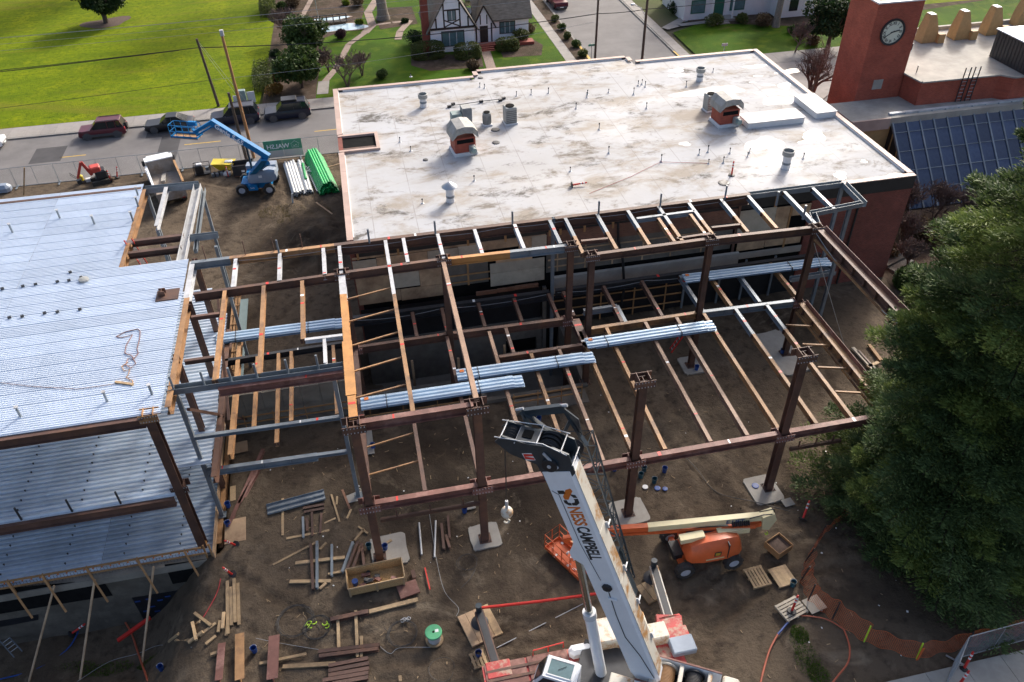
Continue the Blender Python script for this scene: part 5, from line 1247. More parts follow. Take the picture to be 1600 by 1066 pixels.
hs_ = MB(); hs_.tube([K+Vector((.2,-.2,.3)),K+Vector((-.3,-.25,.45)),K+Vector((-1.0,-.22,.32))],.035,6); hs_.tube([K+Vector((.45,0,.2)),K+Vector((.3,-.1,.55)),K+Vector((-.4,.0,.4))],.03,6)
for k in range(9): hs_.lathe([(.13,0),(.13,.05)],10,K+dirk*(.9+.1*k)+Vector((0,-.25,-.12)),dirk.to_track_quat('Z','Y').to_matrix())
hs_.build('hoses','black_rubber',jl,True)
mb = MB(); mb.tube([K+Vector((.15,-.26,-1.0)),K+Vector((.2,-.3,-1.12)),K+Vector((.1,-.3,-1.16)),K+Vector((.05,-.27,-1.05))],.03,6); mb.build('tow_eye','lime',jl)
# basket
def basket(parent, c, L, Wd, Hh, rz, m, floor_m, z0):
    T = Matrix.Translation(c) @ Matrix.Rotation(rz,4,'Z')
    f = MB(); f.bx(-L/2,L/2,-Wd/2,Wd/2,z0,z0+.06); me_o = f
    me_o.v = [tuple(T @ Vector(p)) for p in f.v]; fl_ = me_o.build('basket_floor',floor_m,parent)
    kb = MB()
    for a in ((-L/2,L/2,-Wd/2,-Wd/2+.03),(-L/2,L/2,Wd/2-.03,Wd/2),(-L/2,-L/2+.03,-Wd/2+.031,Wd/2-.031),(L/2-.03,L/2,-Wd/2+.031,Wd/2-.031)): kb.bx(*a,z0+.06,z0+.22)
    kb.v = [tuple(T @ Vector(p)) for p in kb.v]; kb.build('kick_plate',m,fl_)
    rl = MB()
    for z in (z0+.6,z0+Hh): rl.tube([(-L/2,-Wd/2,z),(L/2,-Wd/2,z),(L/2,Wd/2,z),(-L/2,Wd/2,z),(-L/2,-Wd/2,z)],.03,6)
    for x in (-L/2,-L/4,0,L/4,L/2):
        for y in (-Wd/2,Wd/2): rl.tube([(x,y,z0),(x,y,z0+Hh)],.025,6)
    for x in (-L/2,L/2): rl.tube([(x,0,z0),(x,0,z0+Hh)],.025,6)
    rl.v = [tuple(T @ Vector(p)) for p in rl.v]; rl.build('basket_rail',m,parent,True)
    return T
bc = at(888,878,0); T = basket(jl,Vector((bc.x,bc.y,0)),2.5,1.0,1.15,R(118),'lift_orange','lift_orange',.25)
jk = MB(); 
for k in range(16): p = T @ Vector((random.uniform(-1.1,1.1),random.uniform(-.4,.4),.33)); jk.box(p,(random.uniform(.05,.25),random.uniform(.04,.12),.05),random.uniform(0,3))
jk.build('tools_in_basket','white_band',jl)
MB().bbox(T @ Vector((.1,-.55,1.1)),(.3,.6,.3),.03,rz=R(118)).build('control_box','lift_cream',jl); MB().bar(E2,T @ Vector((.1,-.5,.8)),.2,.2).build('basket_mount','lift_orange',jl)

# ---------------------------------------------------------------- blue boom lift by the street
ge = thing('boom_lift','blue telescopic boom lift with grey engine covers near the street fence','boom lift',at(405,300,0), world=True)
gc = at(405,295,0); gx, gy = gc.x, gc.y
gz = R(-6)
def gp(x, y, z): return Vector((gx+x*math.cos(gz)-y*math.sin(gz), gy+x*math.sin(gz)+y*math.cos(gz), z))
for x, y in ((-1.25,-1.0),(1.15,-1.15),(-1.2,1.1),(1.25,1.1)): wheel(gp(x,y,.5),.5,.4,ge,n=18)
MB().box(gp(0,0,.7),(2.6,1.5,.5),gz).build('chassis','lift_blue',ge); MB().box(gp(-.2,-1.0,.75),(.8,.5,.5),gz).build('step_box','lift_blue',ge)
text_mesh('S-65',.2,'lettering_white',basis(gp(-.42,-1.256,.68),(math.cos(gz),math.sin(gz),0),(0,0,1),(math.sin(gz),-math.cos(gz),0)),'lettering',ge)
MB().lathe([(.6,.95),(.6,1.15)],18,gp(0,0,0)).build('turntable','steel_black',ge,True)
def gring(x, w, z0, z1): return [gp(x,-1.15-w*0,z0),gp(x,-1.15,z1-.25),gp(x,-.95,z1),gp(x,-.35,z1),gp(x,-.3,z0)]
MB().loft([gring(-.5,1,1.25,1.75),gring(-.3,1,1.15,2.05),gring(1.4,1,1.15,2.3),gring(1.9,1,1.35,2.2),gring(2.0,1,1.5,2.0)]).build('engine_cover','lift_grey',ge,True)
MB().box(gp(.6,-1.16,1.75),(.3,.03,.22),gz).build('decal','lettering_white',ge)
MB().box(gp(.5,.75,1.65),(2.6,.8,.9),gz).build('far_cover','lift_grey',ge)
MB().box(gp(.1,.1,1.45),(1.6,.8,.7),gz).build('boom_turret','lift_blue',ge)
b0 = gp(1.0,.2,2.1); GK = at(455,240,4.6) if 0 else at(412,243,4.8)
for y in (-.25,.25): MB().bar(gp(-.6,y+.1,1.2),GK+Vector((0,y,-.3)),.16,.5,Vector((1,0,0))).build('riser_plate','lift_blue',ge)
GT = at(330,190,7.3); GT2 = at(322,188,7.5)
gb_ = MB().bar(GK+Vector((.4,0,-.2)),GT,.4,.5).build('main_boom','lift_blue',ge)
MB().bar(GK+Vector((.2,0,-.7)),gp(.3,.1,1.8),.3,.3).build('boom_foot','lift_blue',ge)
lc = MB(); lc.tube([gp(-.2,0,1.8),GK.lerp(GT,.35)+Vector((0,0,-.25))],.1,10); lc.build('lift_cylinder','steel_black',ge,True)
dg_ = (GK-GT).normalized(); upv = Vector((0,0,1)); upv = (upv-dg_*upv.dot(dg_)).normalized(); outv = dg_.cross(upv)
text_mesh('Genie S-65', .60, 'lettering_white', basis(GT+dg_*.45-upv*.19+outv*.204, dg_, upv, outv), 'lettering', gb_, bold=.02)
JT = at(305,206,6.6); MB().bar(GT+Vector((.1,0,0)),JT,.22,.26).build('jib','lift_blue',ge); MB().bar(GT+Vector((.15,0,-.35)),JT+Vector((0,0,-.35)),.12,.12).build('jib_link','lift_blue',ge)
bk = at(292,212,5.6); T = basket(ge,Vector((bk.x,bk.y,0)),2.4,.95,1.15,R(-22),'lift_blue','wood_tan',5.5)
MB().box(T @ Vector((.5,.5,6.5)),(.7,.25,.35),R(-22)).build('control_box','lift_blue',ge); MB().bar(JT,T @ Vector((.4,.45,6.0)),.2,.2).build('basket_mount','lift_blue',ge)

# ---------------------------------------------------------------- cars along the street
def make_car(name, label, cat, loc, rz, L, Wd, Hh, paint, kind='suv', group=None):
    t = thing(name, label, cat, loc, rz, group); w = Wd/2; h = L/2
    gc_ = .22; wr = .34 if kind != 'sedan' else .32
    belt = Hh*.58 if kind != 'sedan' else Hh*.62
    hoodz = belt-.06
    def rg(x, ww, z0, z1, tuck=.06):
        return [(x,-ww+.05,z0),(x,-ww,z0+.2),(x,-ww,z1-.18),(x,-ww+tuck,z1),(x,ww-tuck,z1),(x,ww,z1-.18),(x,ww,z0+.2),(x,ww-.05,z0)]
    if kind == 'sedan': sts = [(-h,.80,.36,.72),(-h+.12,.93,.26,.84),(-h+.5,.99,gc_,hoodz-.02),(-h*.35,1,gc_,belt),(h*.4,1,gc_,belt),(h-.7,.98,gc_,belt-.02),(h-.12,.9,.28,belt-.08),(h,.8,.36,.75)]
    elif kind == 'pickup': sts = [(-h,.9,.42,.85),(-h+.1,.97,.36,1.0),(-h+.6,1,.36,hoodz),(-h*.3,1,.36,belt),(h-.12,1,.36,belt),(h,.97,.42,belt-.03)]
    else: sts = [(-h,.84,.38,.78),(-h+.12,.95,.28,.93),(-h+.55,.99,gc_+.04,hoodz),(-h*.38,1,gc_+.04,belt),(h-.35,1,gc_+.04,belt),(h-.06,.95,.32,belt-.04),(h,.9,.38,belt-.2)]
    body = MB().loft([rg(x,w*k,z0,z1) for x,k,z0,z1 in sts]).build('body',paint,t,True)
    if kind == 'sedan': cab_ = [(-h*.36,.86,belt-.03,belt+.02),(-h*.05,.80,belt-.03,Hh-.03),(h*.35,.80,belt-.03,Hh-.02),(h*.74,.84,belt-.03,belt+.03)]
    elif kind == 'pickup': cab_ = [(-h*.34,.86,belt-.03,belt+.02),(-h*.12,.84,belt-.03,Hh-.03),(h*.18,.84,belt-.03,Hh-.03),(h*.26,.86,belt-.03,belt+.1)]
    else: cab_ = [(-h*.45,.88,belt-.03,belt+.02),(-h*.14,.85,belt-.03,Hh-.04),(h*.82,.83,belt-.03,Hh-.05),(h-.07,.87,belt-.03,belt+.06)]
    def cr(x, k, z0, z1, in_=.1):
        f_ = (z1-z0)/(Hh-belt)
        return [(x,-w*k-.04*(1-f_),z0),(x,-w*k+in_*f_,z1),(x,w*k-in_*f_,z1),(x,w*k+.04*(1-f_),z0)]
    gl = MB().loft([cr(*c) for c in cab_]).build('windows','glass',t)
    x1, x2 = cab_[1][0], cab_[2][0]; k1 = cab_[1][1]
    MB().bbox(((x1+x2)/2,0,Hh-.02),(x2-x1+.16,2*w*k1-.12,.07),.04).build('roof',paint,t)
    for s in (-1,1):
        yb = s*(w*.88); yt = s*(w*k1-.09)
        for xa, xb in ((cab_[0][0],x1),(x1+(x2-x1)*.45,x1+(x2-x1)*.45),(cab_[3][0],x2)): MB().bar((xa,yb,belt),(xb,yt,Hh-.05),.08,.05,Vector((1,0,0))).build('pillar',paint,gl)
        if kind == 'suv': MB().bar((x1+(x2-x1)*.82,yb,belt),(x1+(x2-x1)*.8,yt,Hh-.05),.1,.05,Vector((1,0,0))).build('pillar',paint,gl)
    for x in (-h+L*.185,h-L*.19):
        for s in (-1,1): wheel((x,s*(w-.12),wr),wr,.23,t,n=18,lugs=False)
        for s in (-1,1): MB().lathe([(wr*1.12,-.01),(wr*1.18,.01),(wr*.9,.012)],18,(x,s*(w+.001),wr+.02),Matrix.Rotation(R(-90*s),3,'X')).build('wheel_arch','car_trim',body)
    for s in (-1,1):
        MB().bbox((-h+.1,s*w*.66,belt-.28 if kind != 'sedan' else .62),(.18,.36,.14),.03).build('headlight','lamp_clear',t)
        MB().bbox((h-.07,s*w*.78,belt-.2),(.12,.2,.34 if kind == 'suv' else .16),.03).build('tail_light','lamp_red',t)
        MB().bbox((cab_[0][0]+.25,s*(w+.08),belt+.06),(.12,.18,.12),.03).build('mirror',paint,t)
    MB().bbox((-h+.02,0,.42),(.14,Wd*.8,.2),.04).build('bumper','car_trim',t); MB().bbox((h-.02,0,.46),(.14,Wd*.8,.2),.04).build('bumper','car_trim',t)
    MB().bx(-h-.055,-h-.045,-.26,.26,.36,.48).build('licence_plate','white_band',t)
    if kind == 'suv':
        for s in (-1,1): MB().bar((x1+.1,s*w*.7,Hh+.05),(x2-.1,s*w*.7,Hh+.05),.04,.04).build('roof_rack','steel_black',t)
    return t
zc = road_top
G_ = 'cars parked along the far kerb'
c = make_car('parked_car','maroon compact SUV with a rear spare wheel parked at the kerb','car',(-25.35,84.05,zc),R(1),4.5,1.8,1.7,'car_maroon','suv',G_)
MB().lathe([(.1,0),(.33,.02),(.34,.1),(.33,.2),(.1,.22)],18,(2.22,0,.85),Matrix.Rotation(R(90),3,'Y')).build('spare_wheel','tyre',c,True)
MB().bx(-1.9,1.9,-.93,-.905,.3,.55).build('side_cladding','car_trim',c)
make_car('parked_car','black sedan parked behind the blue lift basket','car',(-18.9,84.1,zc),R(0),4.75,1.82,1.45,'car_black','sedan',G_)
make_car('parked_car','dark navy SUV parked behind the tall utility poles','car',(-12.4,84.05,zc),R(1),4.9,1.95,1.85,'car_navy','suv',G_)
c = make_car('parked_car','dark SUV with a loaded roof rack parked beside the white roof corner','car',(-7.1,84.0,zc),R(2),4.7,1.9,1.8,'car_navy','suv',G_)
MB().bbox((.35,0,1.98),(1.6,1.2,.16),.05).build('roof_box','car_black',c)
make_car('parked_car','white car cut off by the left picture edge','car',(-37.0,84.0,zc),R(180),4.6,1.8,1.45,'car_white','sedan',G_)
make_car('parked_car','old red pickup truck parked on the side street','car',(29.2,113.4,zc),R(92),5.2,1.95,1.75,'car_maroon','pickup')
# ---------------------------------------------------------------- dump truck parked behind the roof deck, seen from its tail
p0 = at(252,262,0); q0 = at(278,325,0)
dt = thing('dump_truck','dirty white dump truck with an open bed behind the roof deck','truck',at(265,300,0),math.atan2(q0.y-p0.y,q0.x-p0.x))
# local x to the tail
MB().bx(-2.7,3.0,-.5,.5,.65,.9).build('chassis','steel_black',dt)
bed = MB().bx(-1.4,3.0,-1.15,1.15,1.15,1.25).build('bed_floor','truck_bed',dt)
for s in (-1,1):
    MB().bx(-1.4,3.0,s*1.2-.05,s*1.2+.05,1.15,2.1).build('bed_side','truck_bed',bed); MB().bx(-1.45,3.05,s*1.2-.09,s*1.2+.09,2.101,2.2).build('bed_rail','wood_tan' if s > 0 else 'crane_white',bed)
    for k in range(4): MB().bx(-1.0+k*1.1,-.9+k*1.1,s*1.28-.03,s*1.28+.03,1.15,2.09).build('bed_rib','truck_bed',bed)
MB().bx(-1.5,-1.4,-1.15,1.15,1.2,2.5).build('headboard','truck_bed',bed); MB().bx(-2.2,-1.4,-1.2,1.2,2.501,2.6).build('cab_guard','crane_white',bed)
MB().bx(3.0,3.1,-1.2,1.2,.75,1.5).build('tailgate','truck_bed',bed); MB().bar((-1.0,.1,1.3),(1.0,-.3,1.55),.35,.2).build('concrete_lump','concrete_pale',bed)
MB().bbox((-2.3,0,1.6),(1.3,2.1,1.7),.12).build('cab','crane_white',dt); MB().bx(-1.66,-1.645,-.8,.8,1.7,2.3).build('rear_window','glass',dt); MB().bbox((-3.4,0,1.15),(1.2,1.7,.9),.15).build('hood','crane_white',dt)
for s in (-1,1):
    MB().bbox((-2.9,s*1.3,1.8),(.12,.25,.5),.02).build('mirror','steel_black',dt); MB().bx(-3.9,-1.6,s*1.22-.1,s*1.22+.1,.55,.85).build('step','crane_white',dt)
    wheel((-3.2,s*.95,.48),.48,.28,dt,n=16,lugs=False); wheel((1.0,s*.95,.48),.48,.45,dt,n=16,lugs=False); wheel((2.1,s*.95,.48),.48,.45,dt,n=16,lugs=False)
    MB().bbox((3.05,s*.9,.8),(.1,.3,.2),.02).build('tail_light','lamp_red',dt)
# ---------------------------------------------------------------- loose timber, steel and gear on the dirt
def lay(a, b, w, h, m, name, label, cat, group=None, z=None, z2=None, sec='bar'):
    p = gat(*a); q = gat(*b); p.z += (h/2+.0 if z is None else z); q.z += (h/2 if (z2 is None and z is None) else (z if z2 is None else z2))
    if sec == 'bar': mb = MB().bar(p,q,w,h)
    elif sec == 'i': p.z += h/2; q.z += h/2; mb = MB().ib(p,q,h,w,tf=.025,tw=.02)
    elif sec == 'tube': mb = MB().tube([p,q],w/2,10)
    return one(mb,name,m,label,cat,group)
TG = 'loose timbers scattered on the dirt'
for a, b, w, lb_ in (((442,780),(442,838),.12,'upright lying plank left of the short dark steel pieces'),((448,843),(515,830),.14,'timber bearer below the short dark steel pieces'),((518,774),(531,817),.10,'thin plank right of the short dark steel pieces'),
    ((527,777),(526,790),.10,'very short timber offcut beside the thin plank'),((549,797),(542,812),.10,'short offcut below the reddish steel strip'),((525,811),(507,819),.10,'small offcut right of the short steel pieces'),
    ((427,884),(496,848),.12,'long plank lying slanted left of the paired dark beams'),((510,849),(500,860),.12,'short offcut behind the paired dark beams'),((462,881),(539,872),.18,'thick bearer crossing the middle of the paired dark beams'),
    ((453,910),(517,909),.18,'thick bearer under the near end of the paired dark beams'),((510,912),(500,921),.14,'short slanted offcut at the end of the near bearer'),((513,898),(535,894),.12,'bearer stub under the angled steel pieces'),
    ((560,824),(575,835),.10,'upper piece of crossed offcuts by the leftmost column'),((569,828),(554,846),.12,'lower piece of crossed offcuts by the leftmost column'),((528,963),(530,1022),.14,'left sleeper under the long dark beam below the crate'),
    ((556,955),(559,1028),.14,'right sleeper under the long dark beam below the crate'),((565,995),(565,1028),.13,'short sleeper beside the right sleeper'),((577,957),(653,938),.22,'heavy squared timber below the wooden crate'),
    ((442,1043),(524,1038),.20,'thick timber left of the beam stack at the bottom'),((406,1038),(479,1023),.14,'timber under the standing wide beam at the bottom'),((625,1057),(626,1066),.14,'timber end cut off by the bottom picture edge'),((590,858),(612,845),.12,'bearer under the angled steel by the teal bucket')):
    lay(a,b,w,.09,'wood','timber',lb_,'timber',TG)
SG = 'dark steel sections laid out on the dirt'
for a, b, w, h, m, lb_ in (((474,797),(507,791),.16,.18,'steel_rust','upper of two short dark beams beside the grey channel'),((476,803),(507,797),.16,.18,'steel_rust','lower of two short dark beams beside the grey channel'),
    ((474,810),(475,843),.12,.15,'steel_grey','first short steel piece from the left on the bearer'),((480,812),(481,832),.14,.15,'steel_rust','second short steel piece from the left on the bearer'),((488,803),(489,840),.12,.15,'steel_rust','third short steel piece from the left on the bearer'),((503,804),(501,836),.12,.15,'steel_rust','fourth short steel piece from the left on the bearer'),
    ((486,852),(490,923),.14,.16,'steel_rust','left of the paired long dark beams on bearers'),((496,848),(496,921),.14,.16,'steel_grey','right of the paired long beams on bearers'),((519,853),(519,902),.12,.15,'steel_grey','single grey steel bar right of the paired beams'),
    ((552,849),(535,896),.14,.16,'steel_grey','leftmost of the angled steel pieces by the first column'),((560,848),(541,896),.14,.16,'steel_rust','second of the angled steel pieces by the first column'),((566,851),(549,898),.14,.16,'steel_rust','third of the angled steel pieces by the first column'),((566,857),(570,891),.14,.16,'steel_rust','fourth of the angled steel pieces, beside the footing pad'),
    ((517,971),(576,958),.22,.22,'steel_rust','long dark beam lying in line with the heavy timber below the crate'),((498,1021),(594,1010),.18,.2,'steel_rust','upper long beam of the pair above the bottom stack'),((499,1028),(592,1016),.18,.2,'steel_rust','lower long beam of the pair above the bottom stack'),
    ((514,1043),(576,1031),.18,.2,'steel_rust','topmost beam of the bottom steel stack'),((514,1051),(577,1039),.18,.2,'steel_rust','second beam of the bottom steel stack'),((514,1058),(577,1047),.18,.2,'steel_rust','third beam of the bottom steel stack'),((505,1066),(576,1054),.18,.2,'steel_rust','fourth beam of the bottom steel stack'),((520,1071),(576,1061),.18,.2,'steel_rust','nearest beam of the bottom steel stack'),
    ((700,808),(703,843),.12,.14,'steel_rust','rightmost dark steel bar beside the two grey pipes'),((690,820),(694,860),.14,.14,'steel_rust','left dark steel bar beside the two grey pipes'),((697,838),(703,858),.14,.14,'steel_rust','short dark steel bar beside the two grey pipes'),((645,893),(648,905),.2,.1,'steel_rust','small steel offcut right of the crate')):
    o = lay(a,b,w,h,m,'steel_section',lb_,'steel section',SG,sec='i',z=.08)
lay((431,1000),(428,1068),.5,.6,'steel_red','steel_section','wide flange beam standing on timbers at the bottom left','steel section',SG,sec='i',z=.1)
lay((377,996),(377,1068),.42,.5,'steel_tan','steel_section','rusty wide beam nearest the plank bundle at the bottom','steel section',SG,sec='i',z=.1)
lay((349,1010),(344,1068),.34,.4,'steel_red','steel_section','dark red beam left of the rusty wide beam at the bottom','steel section',SG,sec='i',z=.1)
lay((655,818),(659,868),.11,.11,'pipe_galv','grey_pipe','left of two grey pipes lying near the hook ball','pipe',None,sec='tube'); lay((681,815),(679,872),.11,.11,'pipe_galv','grey_pipe','right of two grey pipes lying near the hook ball','pipe',None,sec='tube')
lay((535,766),(547,796),.12,.05,'brick_pale','steel_strip','reddish steel strip lying beside the small grey-post pad','strip'); lay((664,888),(672,922),.06,.06,'red_plastic','marker_stake','thin red and green stake lying right of the crate','stake')
# grey channels bundle
a = gat(418,800); b = gat(508,776); t = thing('channel_bundle','pair of long grey steel channels laid on a plank','channel',(a.x,a.y,0),math.atan2(b.y-a.y,b.x-a.x))
for k in range(2): MB().ch((0,-.14+k*.36,.2),((b-a).length,-.14+k*.36,.2),.12,.34).build('channel','steel_grey',t)
# plank bundle at the left
a = gat(364,908); b = gat(366,990); t = thing('plank_bundle','bundle of long pale planks lying beside the dirt slope','planks',(a.x,a.y,0),math.atan2(b.y-a.y,b.x-a.x))
for k in range(7): MB().bx(random.uniform(-.1,.5),(b-a).length+random.uniform(-.6,.1),-.34+(k%4)*.17,-.19+(k%4)*.17,.02+(k//4)*.06,.07+(k//4)*.06).build('plank','wood',t)
HP = 'offcut heap at the foot of the slope'
for i, (a, b) in enumerate((((270,1000),(313,972)),((305,960),(331,980)),((302,975),(308,1003)),((338,975),(312,995)),((275,1002),(300,1003)),((296,1007),(318,990)),((322,1008),(338,995)),((345,972),(342,990)),((351,960),(349,985)),((356,975),(354,995)),((330,1025),(346,1020)),((265,1004),(280,993)))):
    lay(a,b,.14,.1,'wood','timber_offcut','pale timber offcut in the heap at the foot of the slope','timber',HP,z=.06+.05*(i%3))
# wooden crate with steel scraps
a = gat(547,934); b = gat(634,915); L_ = (b-a).length; t = thing('wooden_crate','open wooden crate filled with dark steel parts','crate',(a.x,a.y,0),math.atan2(b.y-a.y,b.x-a.x))
MB().bx(0,L_,0,1.15,.12,.16).build('floor','osb',t); MB().bx(0,L_,0,.03,.12,.72).build('side_panel','osb',t); MB().bx(0,L_,1.12,1.15,.12,.72).build('side_panel','osb',t); MB().bx(0,.03,.03,1.12,.12,.72).build('end_panel','osb',t); MB().bx(L_-.03,L_,.03,1.12,.12,.72).build('end_panel','osb',t)
for x in (0,L_/2-.05,L_-.1): MB().bx(x,x+.1,-.04,-.001,.1,.74).build('batten','wood',t); MB().bx(x,x+.1,0,1.15,.0,.118).build('runner','wood',t)
for y in (-.045,1.152): MB().bx(0,L_,y,y+.04,.68,.76).build('top_batten','wood',t)
for x in (-.04,L_+.002): MB().bx(x,x+.038,0,1.15,.68,.76).build('top_batten','wood',t)
for k in range(9): 
    x = random.uniform(.3,L_-.4); y = random.uniform(.25,.9); MB().bar((x,y,.25+random.uniform(0,.2)),(x+random.uniform(.4,.9)*random.choice((-1,1))*.5,y+random.uniform(-.25,.25),.3),.18,.1).build('steel_part',random.choice(('steel_red','steel_rust','steel_black')),t)
MB().lathe([(.13,.2),(.16,.5)],12,(.35,.55,0)).build('bucket','blue_plastic',t,True)
p = gat(638,922); one(MB().box((p.x,p.y,.06),(1.0,.8,.1),.2),'steel_plate_stack','steel_red','dark red steel plates lying right of the crate','plates'); p = gat(620,938)
p = gat(600,946); 
# cable reel
p = gat(679,1000); t = thing('cable_reel','green topped cable reel standing on the dirt','reel',p)
MB().lathe([(.30,.08),(.30,.62)],20).build('cable','steel_pale',t,True); MB().lathe([(.38,.6),(.40,.62),(.40,.68),(.38,.70)],24).build('top_flange','reel_green',t,True); MB().lathe([(.42,0),(.42,.07)],24).build('bottom_flange','wood',t,True); MB().lathe([(.06,.70),(.05,.72)],10).build('hub','dark',t); MB().bx(.08,.24,-.05,.1,.701,.706).build('label_sticker','white_band',t)
# coils of wire rope
def coil(px, py, r_, lb_, m='wire_rope', turns=5, tails=()):
    c = gat(px,py); pts = []
    for i in range(turns*16):
        a_ = i*6.2832/16; rr = r_*(1+.07*math.sin(i*.37)+.05*math.sin(i*1.1)); pts.append((c.x+rr*math.cos(a_)+.05*math.sin(i*.21),c.y+rr*math.sin(a_),c.z+.04+.02*(i/16)))
    mb = MB().tube(pts,.012,5)
    for tl in tails: mb.tube([gat(*q)+Vector((0,0,.04)) for q in tl],.018,5)
    return one(mb,'cable_coil',m,lb_,'cable coil')
coil(463,972,.85,'left of two overlapping wire rope slings with lime tags',tails=(((478,955),(490,962),(500,985)),)); coil(497,982,.62,'right of two overlapping wire rope slings with lime tags')
coil(630,992,.68,'neat wire rope coil left of the cable reel',tails=(((618,985),(606,988),(601,982)),)); coil(731,880,.5,'loose cable coil above the outrigger mat',turns=2,tails=(((743,890),(735,905),(720,920)),)); coil(595,880,.3,'small cable coil at the crate corner',turns=3)
coil(690,1048,.6,'loose cable loop at the bottom near the outrigger','wire_rope',1)
lm = MB()
for k, (px, py) in enumerate(((483,975),(486,979),(491,973),(508,975),(511,979),(480,980))): p = gat(px,py); lm.tube([(p.x+.12*math.cos(a_),p.y+.12*math.sin(a_),.06) for a_ in [i*.7+k for i in range(7)]],.028,5)
one(lm,'sling_tags','lime','bright lime sling tags on the two overlapping wire ropes','sling tag')
p = gat(634,970); mb = MB()
for k in range(4): mb.tube([(p.x+(k-1.5)*.1+.09*math.cos(i*.79),p.y+.05*(k%2)+.09*math.sin(i*.79),.06) for i in range(9)],.022,5)
one(mb,'shackles','steel_pale','cluster of pale steel shackles above the neat rope coil','shackle')
# cords and hoses
def hose(pts, r_, m, lb_, name='hose', cat='hose', z=.03):
    P = [gat(*p)+Vector((0,0,z)) for p in pts]; Q = []
    for i in range(len(P)-1):
        a_ = P[max(i-1,0)]; b_ = P[i]; c_ = P[i+1]; d_ = P[min(i+2,len(P)-1)]
        for k in range(6):
            t_ = k/6; Q.append(.5*((2*b_)+(c_-a_)*t_+(2*a_-5*b_+4*c_-d_)*t_*t_+(3*b_-a_-3*c_+d_)*t_**3))
    Q.append(P[-1]); return one(MB().tube(Q,r_,6),name,m,lb_,cat,smooth=True)
hose([(400,998),(440,1006),(500,1016)],.012,'wire_pale','thin pale cable between the beams at the bottom left','cable','cable'); hose([(594,1011),(610,1022),(625,1013),(673,1012)],.014,'wire_pale','thin pale cable from the steel stack to the cable reel','cable','cable')
hose([(670,797),(675,830),(683,880),(695,925),(716,950),(713,963)],.012,'wire_pale','thin cable running from the front beam to the outrigger mat','cable','cable')
hose([(1068,712),(1090,735),(1120,770),(1180,785),(1235,800)],.022,'wire_rope','dark cord snaking from the front beam towards the tree','cord','cord')
lay((776,1013),(911,944),.05,.05,'pipe_galv','steel_rod','long thin steel rod lying left of the luffing cylinder','rod',sec='tube')
a = at(752,950,1.0); b = at(938,927,.3); one(MB().tube([a,a.lerp(b,.5)+Vector((0,0,-.06)),b],.07,8),'warning_strap','red_plastic','red warning tape stretched from the left outrigger jack','tape',smooth=True)
hose([(1318,983),(1327,1010),(1325,1035),(1308,1058),(1300,1068)],.04,'orange_hose','orange hose curving below the orange fence'); hose([(1232,972),(1215,992)],.05,'blue_plastic','short blue hose end at the white pallet'); hose([(1215,992),(1203,1015),(1195,1040),(1188,1068)],.045,'orange_hose','orange hose continuing from the blue hose end'); hose([(1250,962),(1290,968),(1320,985)],.035,'orange_hose','orange hose along the foot of the orange fence')
hose([(345,905),(340,925),(330,945),(318,965)],.025,'red_hose','thin red line on the dirt slope near the delineators'); hose([(175,940),(203,985),(215,1018),(232,1068)],.05,'orange_hose','rust coloured hose dropping from the concrete wall'); hose([(132,960),(110,1010),(60,1045),(0,1062)],.04,'blue_plastic','blue hose across the pit at the left'); hose([(120,1066),(170,1035),(215,1022),(250,1008),(300,1012)],.015,'wire_pale','thin pale cable along the bottom of the pit','cable','cable')
hose([(0,603),(60,607),(118,608),(160,603)],.02,'red_hose','roof line',) if 0 else None
# rope on the roof deck
def droplay(pts, z, r_, m, lb_): return one(MB().tube([at(*p,z) for p in pts],r_,5),'rope',m,lb_,'rope')
ZD = ZB+.07
droplay([(0,598),(50,604),(118,608),(150,604),(178,600)],ZD,.014,'steel_red','long dark red rope lying across the roof deck')
droplay([(182,526),(195,519),(215,514),(219,518),(218,530),(214,545),(216,552),(208,562),(200,560),(196,570),(205,575),(212,568),(206,556),(195,552),(197,540),(207,523),(190,528),(181,526)],ZD,.022,'steel_red','tangled rope heap upper loop on the roof deck')
droplay([(200,566),(190,573),(194,580),(203,577),(200,586),(197,590),(207,595),(208,600)],ZD,.022,'steel_tan','tangled rope tail ending at a small stick on the roof deck')
a = at(180,597,ZD); b = at(208,601,ZD); one(MB().bar(a,b,.12,.08),'wood_stick','wood','short wooden stick on the roof deck','stick')
# red delineator posts
def delineator(loc, lb_, tilt=(0,0), base=True, s=1.0):
    t = thing('delineator', lb_, 'delineator', loc, random.uniform(0,3), 'red delineator posts')
    t.rotation_euler = (tilt[0],tilt[1],0); t.scale = (s,s,s)
    if base: MB().lathe([(.24,0),(.23,.05),(.08,.08)],8).build('base','black_rubber',t)
    MB().lathe([(.06,.06),(.055,.98),(.035,1.0),(.05,1.06),(.03,1.08)],12).build('post','red_plastic',t,True)
    for z in (.62,.82): MB().lathe([(.0605,z),(.0605,z+.1)],12).build('band','white_band',t,True)
    return t
delineator(rz_at(1143,274),'red delineator standing upright on the white roof')
d_ = delineator(rz_at(893,292)+Vector((0,0,.12)),'red delineator lying on its side on the white roof',(0,R(86)))
one(MB().tube([rz_at(921,303)+Vector((0,0,.03)),rz_at(985,277)+Vector((0,0,.03)),rz_at(1032,254)+Vector((0,0,.05)),rz_at(1110,256)+Vector((0,0,.03))],.015,4),'rope','red_hose','thin red line between the delineators on the white roof','rope')
delineator(gat(368,852),'upper red delineator leaning on the dirt slope by the left building',(R(20),R(-18))); delineator(gat(363,898),'lower red delineator leaning on the dirt slope by the left building',(R(14),R(-12)))
